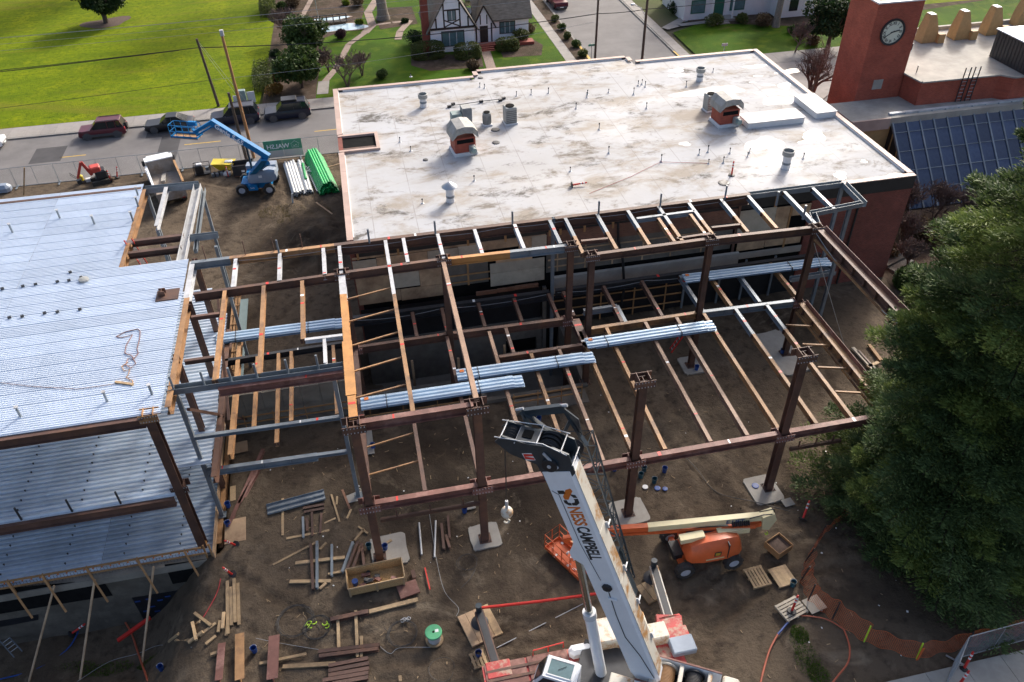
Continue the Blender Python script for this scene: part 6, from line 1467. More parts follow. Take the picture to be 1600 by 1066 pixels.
delineator(gat(1236,958)+Vector((0,0,.14)),'red delineator standing on the white pallet',(R(-8),R(10))); delineator(gat(1254,812),'red delineator tipped over at the edge of the tree',(R(-35),R(40))); delineator(gat(1506,1045),'upper red delineator on the grey pavement at the bottom right',(R(-10),R(12))); delineator(gat(1497,1072),'lower red delineator cut off at the bottom right',(R(-5),R(12)))
delineator(gat(173,283),'red delineator beside the red mini excavator'); delineator(gat(357,277),'red delineator beside the yellow barrel'); delineator(gat(389,280),'red delineator in front of the dark container'); delineator(gat(183,277),'red delineator right of the red mini excavator',(0,R(15)))
delineator(gat(112,990),'red delineator down in the pit by the concrete wall',(0,R(55)))
# buckets
def bucket(px, py, m, lb_, r_=.15, h=.36, tip=None, loc=None):
    t = thing('bucket', lb_, 'bucket', loc if loc is not None else gat(px,py), 0, 'plastic buckets on the site')
    MB().lathe([(r_*.82,0),(r_,h),(r_*1.06,h),(r_*1.06,h-.04),(r_*.94,h-.03),(r_*.78,.03)],16).build('shell',m,t,True)
    MB().tube([(r_*1.05*math.cos(i*.314),r_*.7*math.sin(i*.314),h+.01+.02*math.sin(i*.314)) for i in range(11)],.008,4).build('handle','steel_pale',t)
    if tip: t.rotation_euler = tip; t.location.z += .14
    return t
for px, py, m, lb_ in ((577,857,'teal_plastic','teal bucket behind the angled steel pieces'),(602,858,'blue_plastic','blue bucket on the leftmost footing pad'),(577,892,'blue_plastic','blue bucket by the small cable coil'),(726,800,'blue_plastic','blue bucket near the hook ball'),(960,735,'blue_plastic','blue bucket right of the crane jib under the front beam'),
    (1001,746,'teal_plastic','left teal bucket in the group by the column'),(1006,736,'teal_plastic','rear teal bucket in the group by the column'),(1022,754,'teal_plastic','front teal bucket in the group by the column'),(1038,737,'blue_plastic','blue bucket with yellow sponge in the group by the column'),(842,658,'blue_plastic','dark blue bucket beside the red ladder'),
    (1238,915,'teal_plastic','teal bucket on the plywood sheet by the tree'),(398,1018,'blue_plastic','blue bucket near the standing wide beam'),(252,1045,'blue_plastic','blue bucket with a rag at the bottom left'),(357,862-40,'blue_plastic','blue bucket beside the grey post at the left deck'),(357,792,'blue_plastic','small blue bucket at the edge of the left deck'),(748,1025,'blue_plastic','blue bucket on the pallet by the left outrigger'),(1088,578,'blue_plastic','blue bucket under the joists of the right bay'),(1222,552,'blue_plastic','blue bucket on the slab under the right end of the frame'),(473,655,'blue_plastic','blue bucket near the concrete wall in the link bay'),(583,700,'blue_plastic','blue bucket behind the leftmost front column')):
    bucket(px,py,m,lb_)
for px, py, r_, m, lb_ in ((1008,762,.16,'white_band','white bucket lid on the dirt'),(1027,764,.17,'blue_plastic','left blue bucket lid on the dirt'),(1039,765,.15,'blue_plastic','right blue bucket lid on the dirt'),(1180,760,.2,'blue_plastic','blue lid on the rightmost footing pad')):
    p = gat(px,py); one(MB().lathe([(r_,0),(r_,.03),(r_*.8,.04)],16,p+Vector((0,0,.04))),'plastic_disc',m,lb_,'lid')
# pallets
def pallet(px, py, rz, m, lb_, L_=1.15, W_=1.0, n=6, solid=False):
    t = thing('pallet', lb_, 'pallet', gat(px,py), rz, 'wooden pallets')
    for x in (-L_/2+.05,0,L_/2-.05): MB().bx(x-.045,x+.045,-W_/2,W_/2,.0,.1).build('stringer',m,t)
    for k in range(n):
        y = -W_/2+(k+.5)*W_/n; MB().bx(-L_/2,L_/2,y-W_/n*(.49 if solid else .36),y+W_/n*(.49 if solid else .36),.101,.125).build('board',m,t)
    return t
pallet(1183,903,R(94),'wood','slatted wooden pallet left of the plywood sheet'); pallet(1222,902,R(96),'wood_tan' if 0 else 'wood','close boarded pallet with a bucket on it near the tree',1.1,1.0,6,True); pallet(1236,953,R(15),'ply_white','pale pallet carrying a red delineator',1.25,1.0,6)
pallet(748,1032,R(100),'wood','small pallet beside the left outrigger',.8,.7,4)
a = gat(1193,855); t = thing('planter_box','open wooden box full of dark soil near the tree','box',(a.x,a.y,0),R(-68))
b_ = (.95,1.05,.45)
MB().bx(0,b_[0],0,b_[1],.02,.08).build('floor','wood_tan',t); MB().bx(0,b_[0],0,.03,.08,b_[2]).build('side','wood_tan',t); MB().bx(0,b_[0],b_[1]-.03,b_[1],.08,b_[2]).build('side','wood_tan',t); MB().bx(0,.03,.031,b_[1]-.031,.08,b_[2]).build('end','wood_tan',t); MB().bx(b_[0]-.03,b_[0],.031,b_[1]-.031,.08,b_[2]).build('end','wood_tan',t); MB().bx(.03,b_[0]-.03,.03,b_[1]-.03,.081,.3).build('soil','mulch',t); MB().bx(.3,.5,b_[1]+.0,b_[1]+.004,.15,.3).build('notice','white_band',t)
for px, py, sx_, sy_, rz, m, lb_ in ((1231,786,.6,.5,.1,'concrete_pale','small pale board beside the rightmost footing pad'),(375,700,.9,.9,.1,'ply','plywood sheet beside the left deck edge'),(364,772,.3,1.1,.05,'wood','short pale board beside the left deck edge'),(1272,945,.9,.8,.2,'ply_white','pale board under the orange fence'),(735,791,.5,.5,.1,'concrete_pale','small metal grate near the hook ball'),(368,830,1.1,1.6,.05,'ply','plywood sheet under the leaning reddish beams'),(575,690,.6,2.2,.02,'concrete_pale','pale board leaning behind the leftmost column')):
    p = gat(px,py); o = one(MB().bbox((0,0,.02),(sx_,sy_,.04),.005),'board',m,lb_,'board'); o.location = p+Vector((0,0,.03)); o.rotation_euler = (0,0,rz)
# leaning reddish beams by the left deck
for a, b, lb_ in (((412,705),(358,825),'left of two reddish beams lying by the left deck edge'),((405,735),(375,790),'right of two reddish beams lying by the left deck edge')): lay(a,b,.2,.22,'steel_red','steel_section',lb_,'steel section',SG,sec='i',z=.1)
# red ladders
def ladder(a, b, lb_, m='red_plastic', w=.42, z=.08):
    a = Vector(a); b = Vector(b); d = (b-a); L_ = d.length; d.normalize(); sx_ = d.cross(Z).normalized() if abs(d.z) < .95 else Vector((1,0,0))
    t = thing('ladder', lb_, 'ladder', a, world=True)
    for s in (-1,1): MB().bar(a+sx_*s*w/2,b+sx_*s*w/2,.05,.09).build('rail',m,t)
    for k in range(int(L_/.32)): p = a+d*(.16+k*.32); MB().tube([p-sx_*w/2,p+sx_*w/2],.02,6).build('rung','steel_pale',t)
ladder(at(814,648,.3),at(880,634,.3),'red ladder lying on the dirt beside the crane jib'); ladder(at(1048,548,.1),at(1068,520,1.6),'red ladder under the joists of the right bay'); ladder(at(200,375,ZB+.6),at(225,413,Z2+.1),'red ladder leaning in the notch of the roof deck'); ladder(at(-5,985,-3.9),at(28,1022,-3.6),'grey ladder at the foot of the concrete wall by the left edge','steel_grey')
one(MB().bar(at(185,1003,-3.9)+Vector((0,0,.1)),at(235,965,-3.3),.2,.12),'red_board','red_plastic','red and white board lying in the pit below the concrete wall','board')
# small litter: brick-sized scraps and pebbles nobody could count
rgp = np.random.default_rng(3); N_ = 9000
X_ = np.where(rgp.random(N_) < .25, rgp.uniform(-13,-2,N_), rgp.uniform(-9,30,N_)); Y_ = np.where(X_ < -9, rgp.uniform(46,73,N_), rgp.uniform(12,36.5,N_)); Y_ = np.where((X_ > -9) & (X_ < -2) & (rgp.random(N_) < .4), rgp.uniform(46,73,N_), Y_)
Zz_ = site_z(X_[None,:],Y_[None,:])[0]; S_ = rgp.choice([.02,.03,.04,.06,.09],N_,p=[.3,.3,.2,.14,.06])
ok_ = Zz_ > -.4; X_, Y_, Zz_, S_ = X_[ok_], Y_[ok_], Zz_[ok_], S_[ok_]; N_ = len(X_); A_ = rgp.uniform(0,3,N_)
V_ = np.zeros((N_,5,3)); 
for k in range(4): V_[:,k,0] = X_+np.cos(A_+k*1.57)*S_*rgp.uniform(.7,1.4,N_); V_[:,k,1] = Y_+np.sin(A_+k*1.57)*S_*rgp.uniform(.7,1.4,N_); V_[:,k,2] = Zz_-S_*.3
V_[:,4,0] = X_+S_*.2; V_[:,4,1] = Y_; V_[:,4,2] = Zz_+S_*.7
F_ = (np.arange(N_)*5)[:,None,None]+np.array([[0,1,4],[1,2,4],[2,3,4],[3,0,4]])[None]
st = MB(); rq = random.Random(9)
for i in range(240):
    x = rq.choice((rq.uniform(-8,24),rq.uniform(-8,6))); y = rq.uniform(15,35); a_ = rq.uniform(0,3.1); L2 = rq.uniform(.06,.28)
    z = float(site_z(np.array([[x]]),np.array([[y]]))[0,0]); st.bar((x,y,z+.03),(x+math.cos(a_)*L2,y+math.sin(a_)*L2,z+.03),rq.uniform(.015,.04),.02)
st.build('wood_scraps','wood',None,kind='stuff')['label'] = 'small wood scraps and splinters scattered on the dirt'
link('pebbles',np_mesh('pebbles',V_.reshape(-1,3),F_.reshape(-1,3),'dirt'),kind='stuff')['label'] = 'scattered pebbles and clods on the dirt'
st = MB()
for i in range(60):
    x = random.uniform(-8,24); y = random.uniform(15,36); z = site_z(np.array([[x]]),np.array([[y]]))[0,0]; a_ = random.uniform(0,3); s_ = random.uniform(.03,.09)
    st.box((x,y,z+.02),(s_,s_*random.uniform(.4,1.5),.015),a_)
st.build('litter','white_band',None,kind='stuff')['label'] = 'small white paper and foam scraps on the dirt'
# bottom right: pavement slabs and chain-link panels
pv = bpy.data.objects.new('pavement',None); COL.objects.link(pv); pv['kind'] = 'structure'
pa = at(1385,1066); pb = at(1600,1016); dd = (pb-pa).normalized(); nn = Vector((dd.y,-dd.x,0))
for i in range(-1,7):
    for j in range(3):
        o_ = pa+dd*(i*1.9)+nn*(j*1.9); mb = MB(); mb.prism([(q.x,q.y) for q in (o_+dd*.01+nn*1.89,o_+dd*1.89+nn*1.89,o_+dd*1.89+nn*.01,o_+dd*.01+nn*.01)],-.1,.06); mb.build('slab','concrete_pale',pv)
def link_mesh(L_, H_, sp=.11, r_=.004):
    mb = MB(); n_ = int((L_+H_)/sp)
    for k in range(n_):
        s_ = k*sp-H_
        for sg in (1,-1):
            x0, z0 = s_, 0; x1, z1 = s_+H_, H_
            if x0 < 0: z0 = -x0; x0 = 0
            if x1 > L_: z1 = H_-(x1-L_); x1 = L_
            if x1 <= x0: continue
            if sg < 0: x0, x1 = L_-x0, L_-x1
            mb.add([(x0-r_,0,z0),(x0+r_,0,z0),(x1+r_,0,z1),(x1-r_,0,z1)],[(0,1,2,3)]); mb.add([(x0,-r_,z0+.0),(x0,r_,z0),(x1,r_,z1),(x1,-r_,z1)],[(0,1,2,3)])
    return mb.mesh('chain_link','wire_pale')
def fence_panel(a, b, H_, lb_, cat='fence', group=None, mesh=None, post='pipe_galv', foot=True):
    a = Vector(a); b = Vector(b); L_ = (b-a).length; t = thing('fence_panel', lb_, cat, a, math.atan2(b.y-a.y,b.x-a.x), group)
    fr_ = MB(); fr_.tube([(0,0,.08),(L_,0,.08),(L_,0,H_),(0,0,H_),(0,0,.08)],.025,6); f_ = fr_.build('frame',post,t,True)
    MB().tube([(L_/2,0,.08),(L_/2,0,H_)],.018,6).build('post',post,t,True)
    me_ = mesh or link_mesh(L_,H_-.1,.09); c_ = link('chain_link',me_,t); c_.location = (0,0,.08)
    if foot:
        for x in (.0,L_): MB().bx(x-.04,x+.04,-.4,.4,.0,.04).build('foot',post,t)
    return t
fence_panel(at(1477,1072),at(1492,1032),1.9,'chain-link panel running towards the viewer at the bottom right'); fence_panel(at(1494,1030),at(1605,1000),1.9,'chain-link panel along the pavement under the tree',foot=False)
# orange safety netting round the tree
of = thing('safety_fence','orange plastic safety fence sagging in a curve around the tree','safety fence',at(1300,960),world=True)
FP = [(1345,800),(1312,812),(1280,842),(1258,878),(1251,908),(1262,940),(1300,968),(1350,1003),(1432,1030),(1510,1012),(1620,985)]
GPt = [at(*p) for p in FP]
for i in range(len(GPt)-1):
    a = GPt[i]; b = GPt[i+1]; L_ = (b-a).length; n_ = max(2,int(L_/.075)); d = (b-a)/n_; nrm = Vector((-(b-a).y,(b-a).x,0)).normalized()
    lean = .35 if i in (3,4,5,6) else .15
    def fpnt(u, v):
        s_ = .16*math.sin(math.pi*u)*v+.05*math.sin(u*9+i*2)*v; w_ = lean*v+.06*math.sin(u*13+i+v*3)
        p = a+(b-a)*u+nrm*w_; return Vector((p.x,p.y,1.05*v-s_+.02))
    mb = MB(); rows = 13
    for r_ in range(rows):
        v = r_/(rows-1); th = .007 if r_ not in (0,rows-1) else .016
        for k in range(0,n_):
            p = fpnt(k/n_,v); q = fpnt((k+1)/n_,v); mb.add([p+Vector((0,0,-th)),q+Vector((0,0,-th)),q+Vector((0,0,th)),p+Vector((0,0,th))],[(0,1,2,3)])
    for k in range(0,n_+1):
        u = k/n_
        for r_ in range(0,rows-1,2):
            p = fpnt(u,r_/(rows-1)); q = fpnt(u,min(1,(r_+2)/(rows-1))); dv = (b-a).normalized()*.006; mb.add([p-dv,p+dv,q+dv,q-dv],[(0,1,2,3)])
    mb.build('netting','orange_mesh',of)
    MB().bar(a+Vector((0,0,0)),a+nrm*lean*.6+Vector((0,0,1.2)),.05,.05,Vector((1,0,0))).build('stake','lime' if i in (7,8) else 'steel_black',of)
MB().bar(GPt[8]+Vector((0,-.05,.0)),GPt[8]+Vector((0,-.05,1.0)),.12,.03,Vector((0,1,0))).build('stake_wrap','orange_mesh',of)
# grass tufts on the disturbed ground
def tufts(name, lb_, polys, n, h, m, seed):
    r_ = random.Random(seed); V = []; Fc = []
    for (px, py, rx, ry) in polys:
        c = gat(px,py)
        for i in range(n):
            a_ = r_.uniform(0,6.28); rr = math.sqrt(r_.random()); x = c.x+rx*rr*math.cos(a_); y = c.y+ry*rr*math.sin(a_); z = tz(x,y)-.06
            b_ = r_.uniform(0,3.14); hh = h*r_.uniform(.4,1.2); w_ = .018; lx = r_.uniform(-.06,.06); ly = r_.uniform(-.06,.06); k = len(V)
            V += [(x-w_*math.cos(b_),y-w_*math.sin(b_),z),(x+w_*math.cos(b_),y+w_*math.sin(b_),z),(x+lx,y+ly,z+hh)]; Fc.append((k,k+1,k+2))
    me_ = np_mesh(name,np.array(V),np.array(Fc),m); o = link(name,me_,kind='stuff'); o['label'] = lb_
tufts('grass_patch','green grass patches growing on the dirt near the orange hose',[(1255,1010,.5,1.0),(1265,1035,.6,.9),(1250,990,.4,.5),(1280,1052,.5,.5)],620,.09,'blade',3)
tufts('grass_patch','green grass strip along the bottom left of the pit',[(60,1050,1.4,.5),(110,1048,1.3,.5),(170,1045,1.2,.4),(235,1033,.8,.3)],700,.12,'blade',4)
tufts('grass_patch','sparse dry grass on the dirt beside the pipe stacks',[(470,345,2.0,1.5),(440,330,2,1.2),(500,335,1.0,1.5)],900,.2,'dry_blade',5)
# ---------------------------------------------------------------- street fence, banner, site gear by the street
PM = link_mesh(3.55,1.75,.14,.003)
xs_ = [-34.8+i*3.62 for i in range(9)]
for i, x in enumerate(xs_):
    lb_ = ('first','second','third','fourth','fifth','sixth','seventh','eighth','ninth')[i]+' chain-link fence panel from the left along the street'
    fence_panel((x,74.05+.05*(i%2),0),(x+3.55,74.05+.05*(i%2),0),1.9,lb_,'fence','street fence panels',PM,'steel_grey')
# banner on the fence, read from the street side
def banner():
    a = at(417,247,0); x0, x1, z0, z1 = -9.05, -5.55, .25, 1.95
    t = thing('banner','green and white construction banner tied to the street fence, seen from behind','banner',(x0,74.2,0),world=True)
    ymid = 73.98
    MB().bx(x0,(x0+x1)/2-.01,ymid,ymid+.02,z0+.72,z1).build('green_panel','sign_green',t); MB().bx((x0+x1)/2+.01,x1,ymid,ymid+.02,z0+.72,z1).build('green_panel','sign_green',t)
    MB().bx(x0,(x0+x1)/2-.01,ymid,ymid+.02,z0,z0+.719).build('white_panel','sign_white',t); MB().bx((x0+x1)/2+.01,x1,ymid,ymid+.02,z0,z0+.719).build('white_panel','sign_white',t)
    M = basis((x1-1.15,ymid-.004,z1-.80),(-1,0,0),(0,0,1),(0,-1,0))
    text_mesh('WALSH',.62,'lettering_white',M,'lettering',t,bold=.01)
    e = MB()
    hx, hz = x1-.62, z1-.5
    for p, q in (((-.42,0),(0,.32)),((0,.32),(.42,0)),((-.32,-.02),(-.32,-.32)),((.32,-.02),(.32,-.32)),((-.32,-.32),(.32,-.32)),((-.2,-.05),(-.06,-.25)),((-.06,-.25),(.06,-.05)),((.06,-.05),(.2,-.25)),((-.2,-.25),(.2,-.05))):
        e.bar((hx+p[0],ymid-.006,hz+p[1]),(hx+q[0],ymid-.006,hz+q[1]),.008,.05,Vector((0,1,0)) if 0 else Vector((0,-1,0)))
    e.build('emblem','lettering_white',t)
banner()
p = at(483,219,1.6); 
MB()
# pipe stacks
def pipe_stack(a, b, n_w, n_h, r_, m, lb_, hexa=True, jit=.15, L2=None):
    a = at(*a,0); b = at(*b,0); L_ = (b-a).length; t = thing('pipe_stack', lb_, 'pipe stack', a, math.atan2(b.y-a.y,b.x-a.x), 'stacks of plastic pipe')
    mb = MB(); 
    prof = [(r_*.98,0),(r_,.0),(r_,L_),(r_*.85,L_),(r_*.85,L_-.35),(.001,L_-.36)]
    me_ = MB().lathe(prof,10,(0,0,0),Matrix.Rotation(R(90),3,'Y')).mesh('pipe',m)
    me_.polygons.foreach_set('use_smooth',[True]*len(me_.polygons)); me_.set_sharp_from_angle(angle=R(50))
    for j in range(n_h):
        for i in range(n_w-(j if hexa else 0)):
            c = link('pipe',me_,t); c.location = (random.uniform(-jit,jit),(i-(n_w-1)/2+(j*.5 if hexa else 0))*r_*2.04,r_+j*r_*(1.76 if hexa else 2.03))
    return t
pipe_stack((490,248),(515,302),8,5,.11,'green_pipe','tall stack of green plastic pipes beside the white roof',hexa=True,jit=.25)
pipe_stack((453,258),(468,306),5,2,.12,'white_pipe','left stack of white plastic pipes beside the blue lift'); pipe_stack((470,256),(484,303),3,2,.12,'white_pipe','right stack of white plastic pipes with one green pipe on top'); pipe_stack((482,262),(500,300),4,1,.07,'pipe_galv','low row of thin grey pipes between the white and green stacks')
a = at(473,256,.45); b = at(478,280,.45); one(MB().tube([a,b],.13,12),'green_pipe_length','green_pipe','single short green pipe lying on the white pipes','pipe',smooth=True)
t = thing('fitting_pile','pile of grey and blue pipe fittings between the pipe stacks','fittings',at(486,268,0))
for k in range(12): MB().tube([Vector((random.uniform(-.5,.5),random.uniform(-.9,.9),.1+.1*(k%3))),Vector((random.uniform(-.5,.5),random.uniform(-.9,.9),.12+.1*(k%3)))],.07,8).build('fitting',('pipe_galv','vent_green','white_pipe')[k%3],t,True)
# red compact excavator parked behind the roof edge
p = at(158,285,0); t = thing('mini_excavator','small red excavator with a folded arm near the street fence','excavator',p,R(200))
for s in (-1,1):
    MB().loft([[(x*(1-abs(z_-.2)*.6),s*.5-.14,z_) for x in (-.8,.8)]+[(x*(1-abs(z_-.2)*.6),s*.5+.14,z_) for x in (.8,-.8)] for z_ in (0,.1,.3,.4)]).build('track','tyre',t)
MB().bbox((0,0,.5),(.7,.7,.2),.04).build('turntable','steel_black',t); MB().bbox((-.25,0,.95),(1.0,1.0,.7),.12).build('engine_cover','steel_black',t); MB().bbox((.1,.0,1.45),(.9,.9,.5),.1).build('seat_body','excavator_red',t)
MB().bar((.5,0,.9),(1.0,0,2.3),.2,.25,Vector((1,0,0))).build('boom','excavator_red',t); MB().bar((1.0,0,2.3),(1.7,0,.9),.16,.2,Vector((1,0,0))).build('stick','excavator_red',t); MB().plate([(1.5,-.2,.8),(1.9,-.2,.7),(1.8,-.2,.35),(1.45,-.2,.4)],(0,.4,0)).build('bucket','steel_black',t); MB().tube([(.5,0,1.3),(.85,0,1.8)],.05,8).build('cylinder','chrome',t,True)
MB().bx(-1.0,-.92,-.6,.6,.05,.4).build('blade','steel_rust',t)
p = at(128,285,0); t = thing('plate_compactor','yellow plate compactor beside the small red excavator','compactor',p,.3)
MB().bbox((0,0,.1),(.7,.5,.12),.03).build('plate','steel_black',t); MB().bbox((0,0,.45),(.5,.4,.5),.08).build('engine','yellow',t); MB().tube([(-.2,-.2,.4),(-.7,-.2,1.0),(-.7,.2,1.0),(-.2,.2,.4)],.025,6).build('handle','steel_black',t,True); MB().bbox((.6,-.1,.15),(.5,.4,.3),.05).build('bag','white_paint',t)
p = at(318,272,0); t = thing('generator','black wheeled generator with frame near the street fence','generator',p,.1)
MB().bx(-.7,.7,-.4,.4,.1,.16).build('base','steel_black',t); MB().bbox((-.25,0,.55),(.7,.6,.75),.06).build('engine','steel_black',t); MB().lathe([(.18,0),(.18,.3)],14,(.45,0,.35)).build('tank','steel_grey',t,True)
fr_ = MB()
for x in (-.7,.7):
    for y in (-.4,.4): fr_.tube([(x,y,.1),(x,y,1.0)],.03,6)
fr_.tube([(-.7,-.4,1),(.7,-.4,1),(.7,.4,1),(-.7,.4,1),(-.7,-.4,1)],.03,6); fr_.build('frame','steel_black',t,True)
MB().bbox((-.2,0,1.02),(.5,.4,.12),.04).build('filter','white_paint',t)
p = at(342,275,0); t = thing('pump_skid','low black pump with a white bag near the generator','pump',p,.2)
for k in range(6): MB().lathe([(.13,0),(.16,.1),(.15,.3),(.08,.36)],10,(-.5+k*.2,random.uniform(-.2,.2),random.uniform(0,.1))).build('pump_part','steel_black' if k%2 else 'steel_grey',t,True)
MB().bbox((.75,-.2,.2),(.7,.5,.35),.15).build('bag','white_pipe',t)
p = at(354,268,0); t = thing('yellow_hopper','yellow tilted mixing hopper near the dark container','hopper',p,-.15)
MB().loft([[(-.5,-.35,.3),(.5,-.35,.3),(.5,.35,.3),(-.5,.35,.3)],[(-1.1,-.6,1.05),(.95,-.6,.95),(.95,.6,.95),(-1.1,.6,1.05)]]).build('tub','yellow',t)
for x in (-.4,.4): MB().bar((x,-.3,0),(x,-.2,.4),.08,.08,Vector((1,0,0))).build('leg','steel_black',t); MB().bar((x,.3,0),(x,.2,.4),.08,.08,Vector((1,0,0))).build('leg','steel_black',t)
MB().bbox((.4,0,1.0),(.7,.5,.15),.05).build('bag','white_pipe',t)
p = at(383,272,0); t = thing('dark_container','open top dark steel bin beside the yellow hopper','bin',p,.05)
MB().bx(-.95,.95,-.6,.6,.1,.18).build('floor','steel_rust',t)
for a in ((-.95,.95,-.6,-.55),(-.95,.95,.55,.6),(-.95,-.9,-.549,.549),(.9,.95,-.549,.549)): MB().bx(*a,.18,1.15).build('side','steel_black',t)
MB().bx(-.88,.88,-.54,.54,.19,.75).build('load','bed_soil',t); MB().bx(-.2,.1,-.605,-.6,.5,.7).build('notice','white_band',t)
one(MB().bar(at(37,305,0),at(38,262,3.2),.08,.08),'marker_post','wood','thin wooden post standing behind the roof deck edge','post')
one(MB().tube([at(458,318,0),at(456,303,.8)],.08,8),'stub_post','pipe_galv','short grey stub post on the dirt below the pipe stacks','post')
p = at(4,298,0); one(MB().bbox((p.x,p.y,.3),(1.6,1.0,.6),.25),'tarp_bundle','lift_grey','blue grey tarp bundle behind the deck at the left edge','tarp')
lay((495,322),(520,340),.12,.06,'ply','timber','weathered plank lying on the spoil beside the white roof','timber',TG,z=.35); lay((510,265),(535,258),.1,.06,'ply','timber','plank end poking out beside the green pipes','timber',TG,z=.2)

# ---------------------------------------------------------------- utility poles and wires
def pole(base, h, r0, r1, m, lb_, lean=(0,0), arm=None):
    t = thing('utility_pole', lb_, 'utility pole', base, 0); top = Vector((lean[0],lean[1],h))
    MB().tube([(0,0,-.2),top],[r0,r1],10).build('shaft',m,t,True)
    if arm: 
        MB().bar(top+Vector((-arm,0,-.6)),top+Vector((arm,.0,-.6)),.1,.12).build('crossarm','pole_wood',t)
        for k in (-.9,-.5,.5,.9): MB().lathe([(.05,0),(.07,.08),(.03,.18)],8,top+Vector((arm*k,0,-.54))).build('insulator','steel_pale',t,True)
    return top+Vector(base)
tA = pole((-14.46,88.5,0),7.2,.16,.12,'pole_wood','dark leaning utility pole behind the parked navy SUV',(-.5,.1))
tB = pole((-10.3,75.2,0),11.9,.16,.12,'pole_new','tall orange wooden utility pole beside the blue lift',(-.25,0)); 
o = MB().box((0,0,0),(.3,.25,.5)).build('pole_bracket','steel_pale',None); o.location = tB+Vector((.05,-.1,-.15)); tag(o,'pale steel bracket at the tip of the tall orange pole','bracket')
tC = pole((-10.95,74.75,0),6.6,.15,.12,'pole_wood','short dark pole stub next to the tall orange pole',(-.15,0))
tD = pole((27.4,88.5,0),9.5,.14,.11,'pole_wood','dark utility pole left of the side street',(.1,0)); tE = pole((33.0,88.3,0),10.6,.16,.12,'pole_wood','brown utility pole with a crossarm and street lamp',(.1,0),1.4)
tF = Vector((54,97,9)); 
pole((66,98,0),9.5,.14,.11,'pole_wood','brown utility pole near the top right corner',(.3,0))
lp = thing('street_lamp','grey street lamp head on a curved arm over the side street','street lamp',(33.0,88.3,5.6)); MB().tube([(0,0,0),(-.5,.2,.9),(-1.3,.3,1.3)],.04,8).build('arm','pipe_galv',lp,True); MB().lathe([(.05,.14),(.22,.1),(.26,0),(.15,-.1),(.03,-.14)],12,(-1.5,.3,1.32)).build('head','steel_pale',lp,True)
def wire(p, q, s_, lb_, r_=.022, m='wire', extra=None):
    mb = MB().tube(sag(p,q,s_,16),r_,5,False)
    return one(mb,'overhead_wire',m,lb_,'wire','overhead wires along the street')
WB = 'thin overhead wire strung along the street'
wire((-80,88.4,5.9),tA+Vector((0,0,-.9)),.5,'upper black cable running left from the dark leaning pole',.035); wire((-80,88.4,5.55),tA+Vector((-2,0,-1.0)),.5,'lower black cable running left from the dark leaning pole',.04)
wire(tA+Vector((0,0,-.9)),tD+Vector((0,0,-3.2)),.7,'thick black cable between the dark leaning pole and the side street pole',.045); wire(tD+Vector((0,0,-3.2)),tE+Vector((0,0,-4.2)),.1,'black cable between the two poles at the side street',.04); wire(tE+Vector((0,0,-4.2)),(75,97,5.5),.6,'black cable running right from the crossarm pole',.035)
for k, z_ in enumerate((-.5,-.52,-1.2,-1.9)): wire((-80,88.3+.4*k,10.0+z_),tE+Vector((-1.2+.6*k,0,z_+.05)),.9,('topmost','second','third','lowest')[k]+' of the four thin pale wires crossing the lawn',.015,'wire_pale')
for k in range(3): wire(tE+Vector((-1.1+1.0*k,0,-.5)),(90,97+k,10.0),.8,('nearest','middle','farthest')[k]+' of three thin wires right of the crossarm pole',.015,'wire_pale')
wire((-80,85.8,1.9),(-14.5,88.2,3.0),.3,'low sagging cable over the sidewalk at the left',.02); wire((-14.4,88.3,3.0),(27,88.3,5.5),.6,'thin wire running over the SUVs to the side street pole',.016,'wire_pale')
for k in range(2): wire(tA+Vector((.05,0,-.2-.3*k)),(-11.2-.5*k,87.5,.2),.0,('upper','lower')[k]+' guy wire bracing the dark leaning pole',.014,'wire_pale')
# utility cabinets on the sidewalk behind the SUV
t = thing('utility_cabinet','grey green utility cabinet with white boards behind the navy SUV','cabinet',(-11.9,88.6,0)); MB().bbox((0,0,.75),(.9,.6,1.5),.04).build('cabinet','vent_green',t); MB().bbox((.95,.1,.6),(.8,.1,1.2),.02,rz=.1).build('board','white_paint',t); MB().bbox((-.75,.1,.45),(.4,.1,.9),.02).build('board','white_paint',t)

# ---------------------------------------------------------------- clock tower and annex
ZL, ZU = 6.0, 8.0
tw = thing('clock_tower','tall red brick clock tower with a round white clock face','clock tower',(44.6,62.9,0),world=True)
TX0, TX1, TY0, TY1, TZ = 42.6, 46.75, 60.85, 64.9, 14.1
MB().bx(TX0,TX1,TY0,TY1,0,TZ).build('shaft','brick_tower',tw)
MB().bx(TX0-.06,TX1+.06,TY0-.06,TY1+.06,TZ,TZ+.12).build('coping','white_paint',tw); MB().bx(TX0+.3,TX1-.3,TY0+.3,TY1-.3,TZ+.121,TZ+.14).build('cap_roof','concrete_pale',tw)
cc = aty(1394,50,TY0); RC = 1.06; MX = Matrix.Rotation(R(90),3,'X')
ck = MB().lathe([(RC*.9,0),(RC*.9,.06)],36,(cc.x,TY0,cc.z),MX).build('clock_face','clock_white',tw); MB().lathe([(RC*.88,0),(RC*.88,.11),(RC*1.03,.13),(RC*1.03,0)],36,(cc.x,TY0-.001,cc.z),MX).build('clock_ring','steel_black',ck,True)
for k, s_ in enumerate(('XII','I','II','III','IV','V','VI','VII','VIII','IX','X','XI')):
    a_ = R(90-30*k); rr = RC*.70; M = Matrix.Translation((cc.x+rr*math.cos(a_),TY0-.066,cc.z+rr*math.sin(a_))) @ Matrix.Rotation(a_-R(90),4,'Y').inverted() @ Matrix.Rotation(R(90),4,'X') @ Matrix.Translation((0,-.13,0))
    text_mesh(s_,.36,'lettering_dark',M,'numeral',ck,'CENTER',.004,.8,.008)
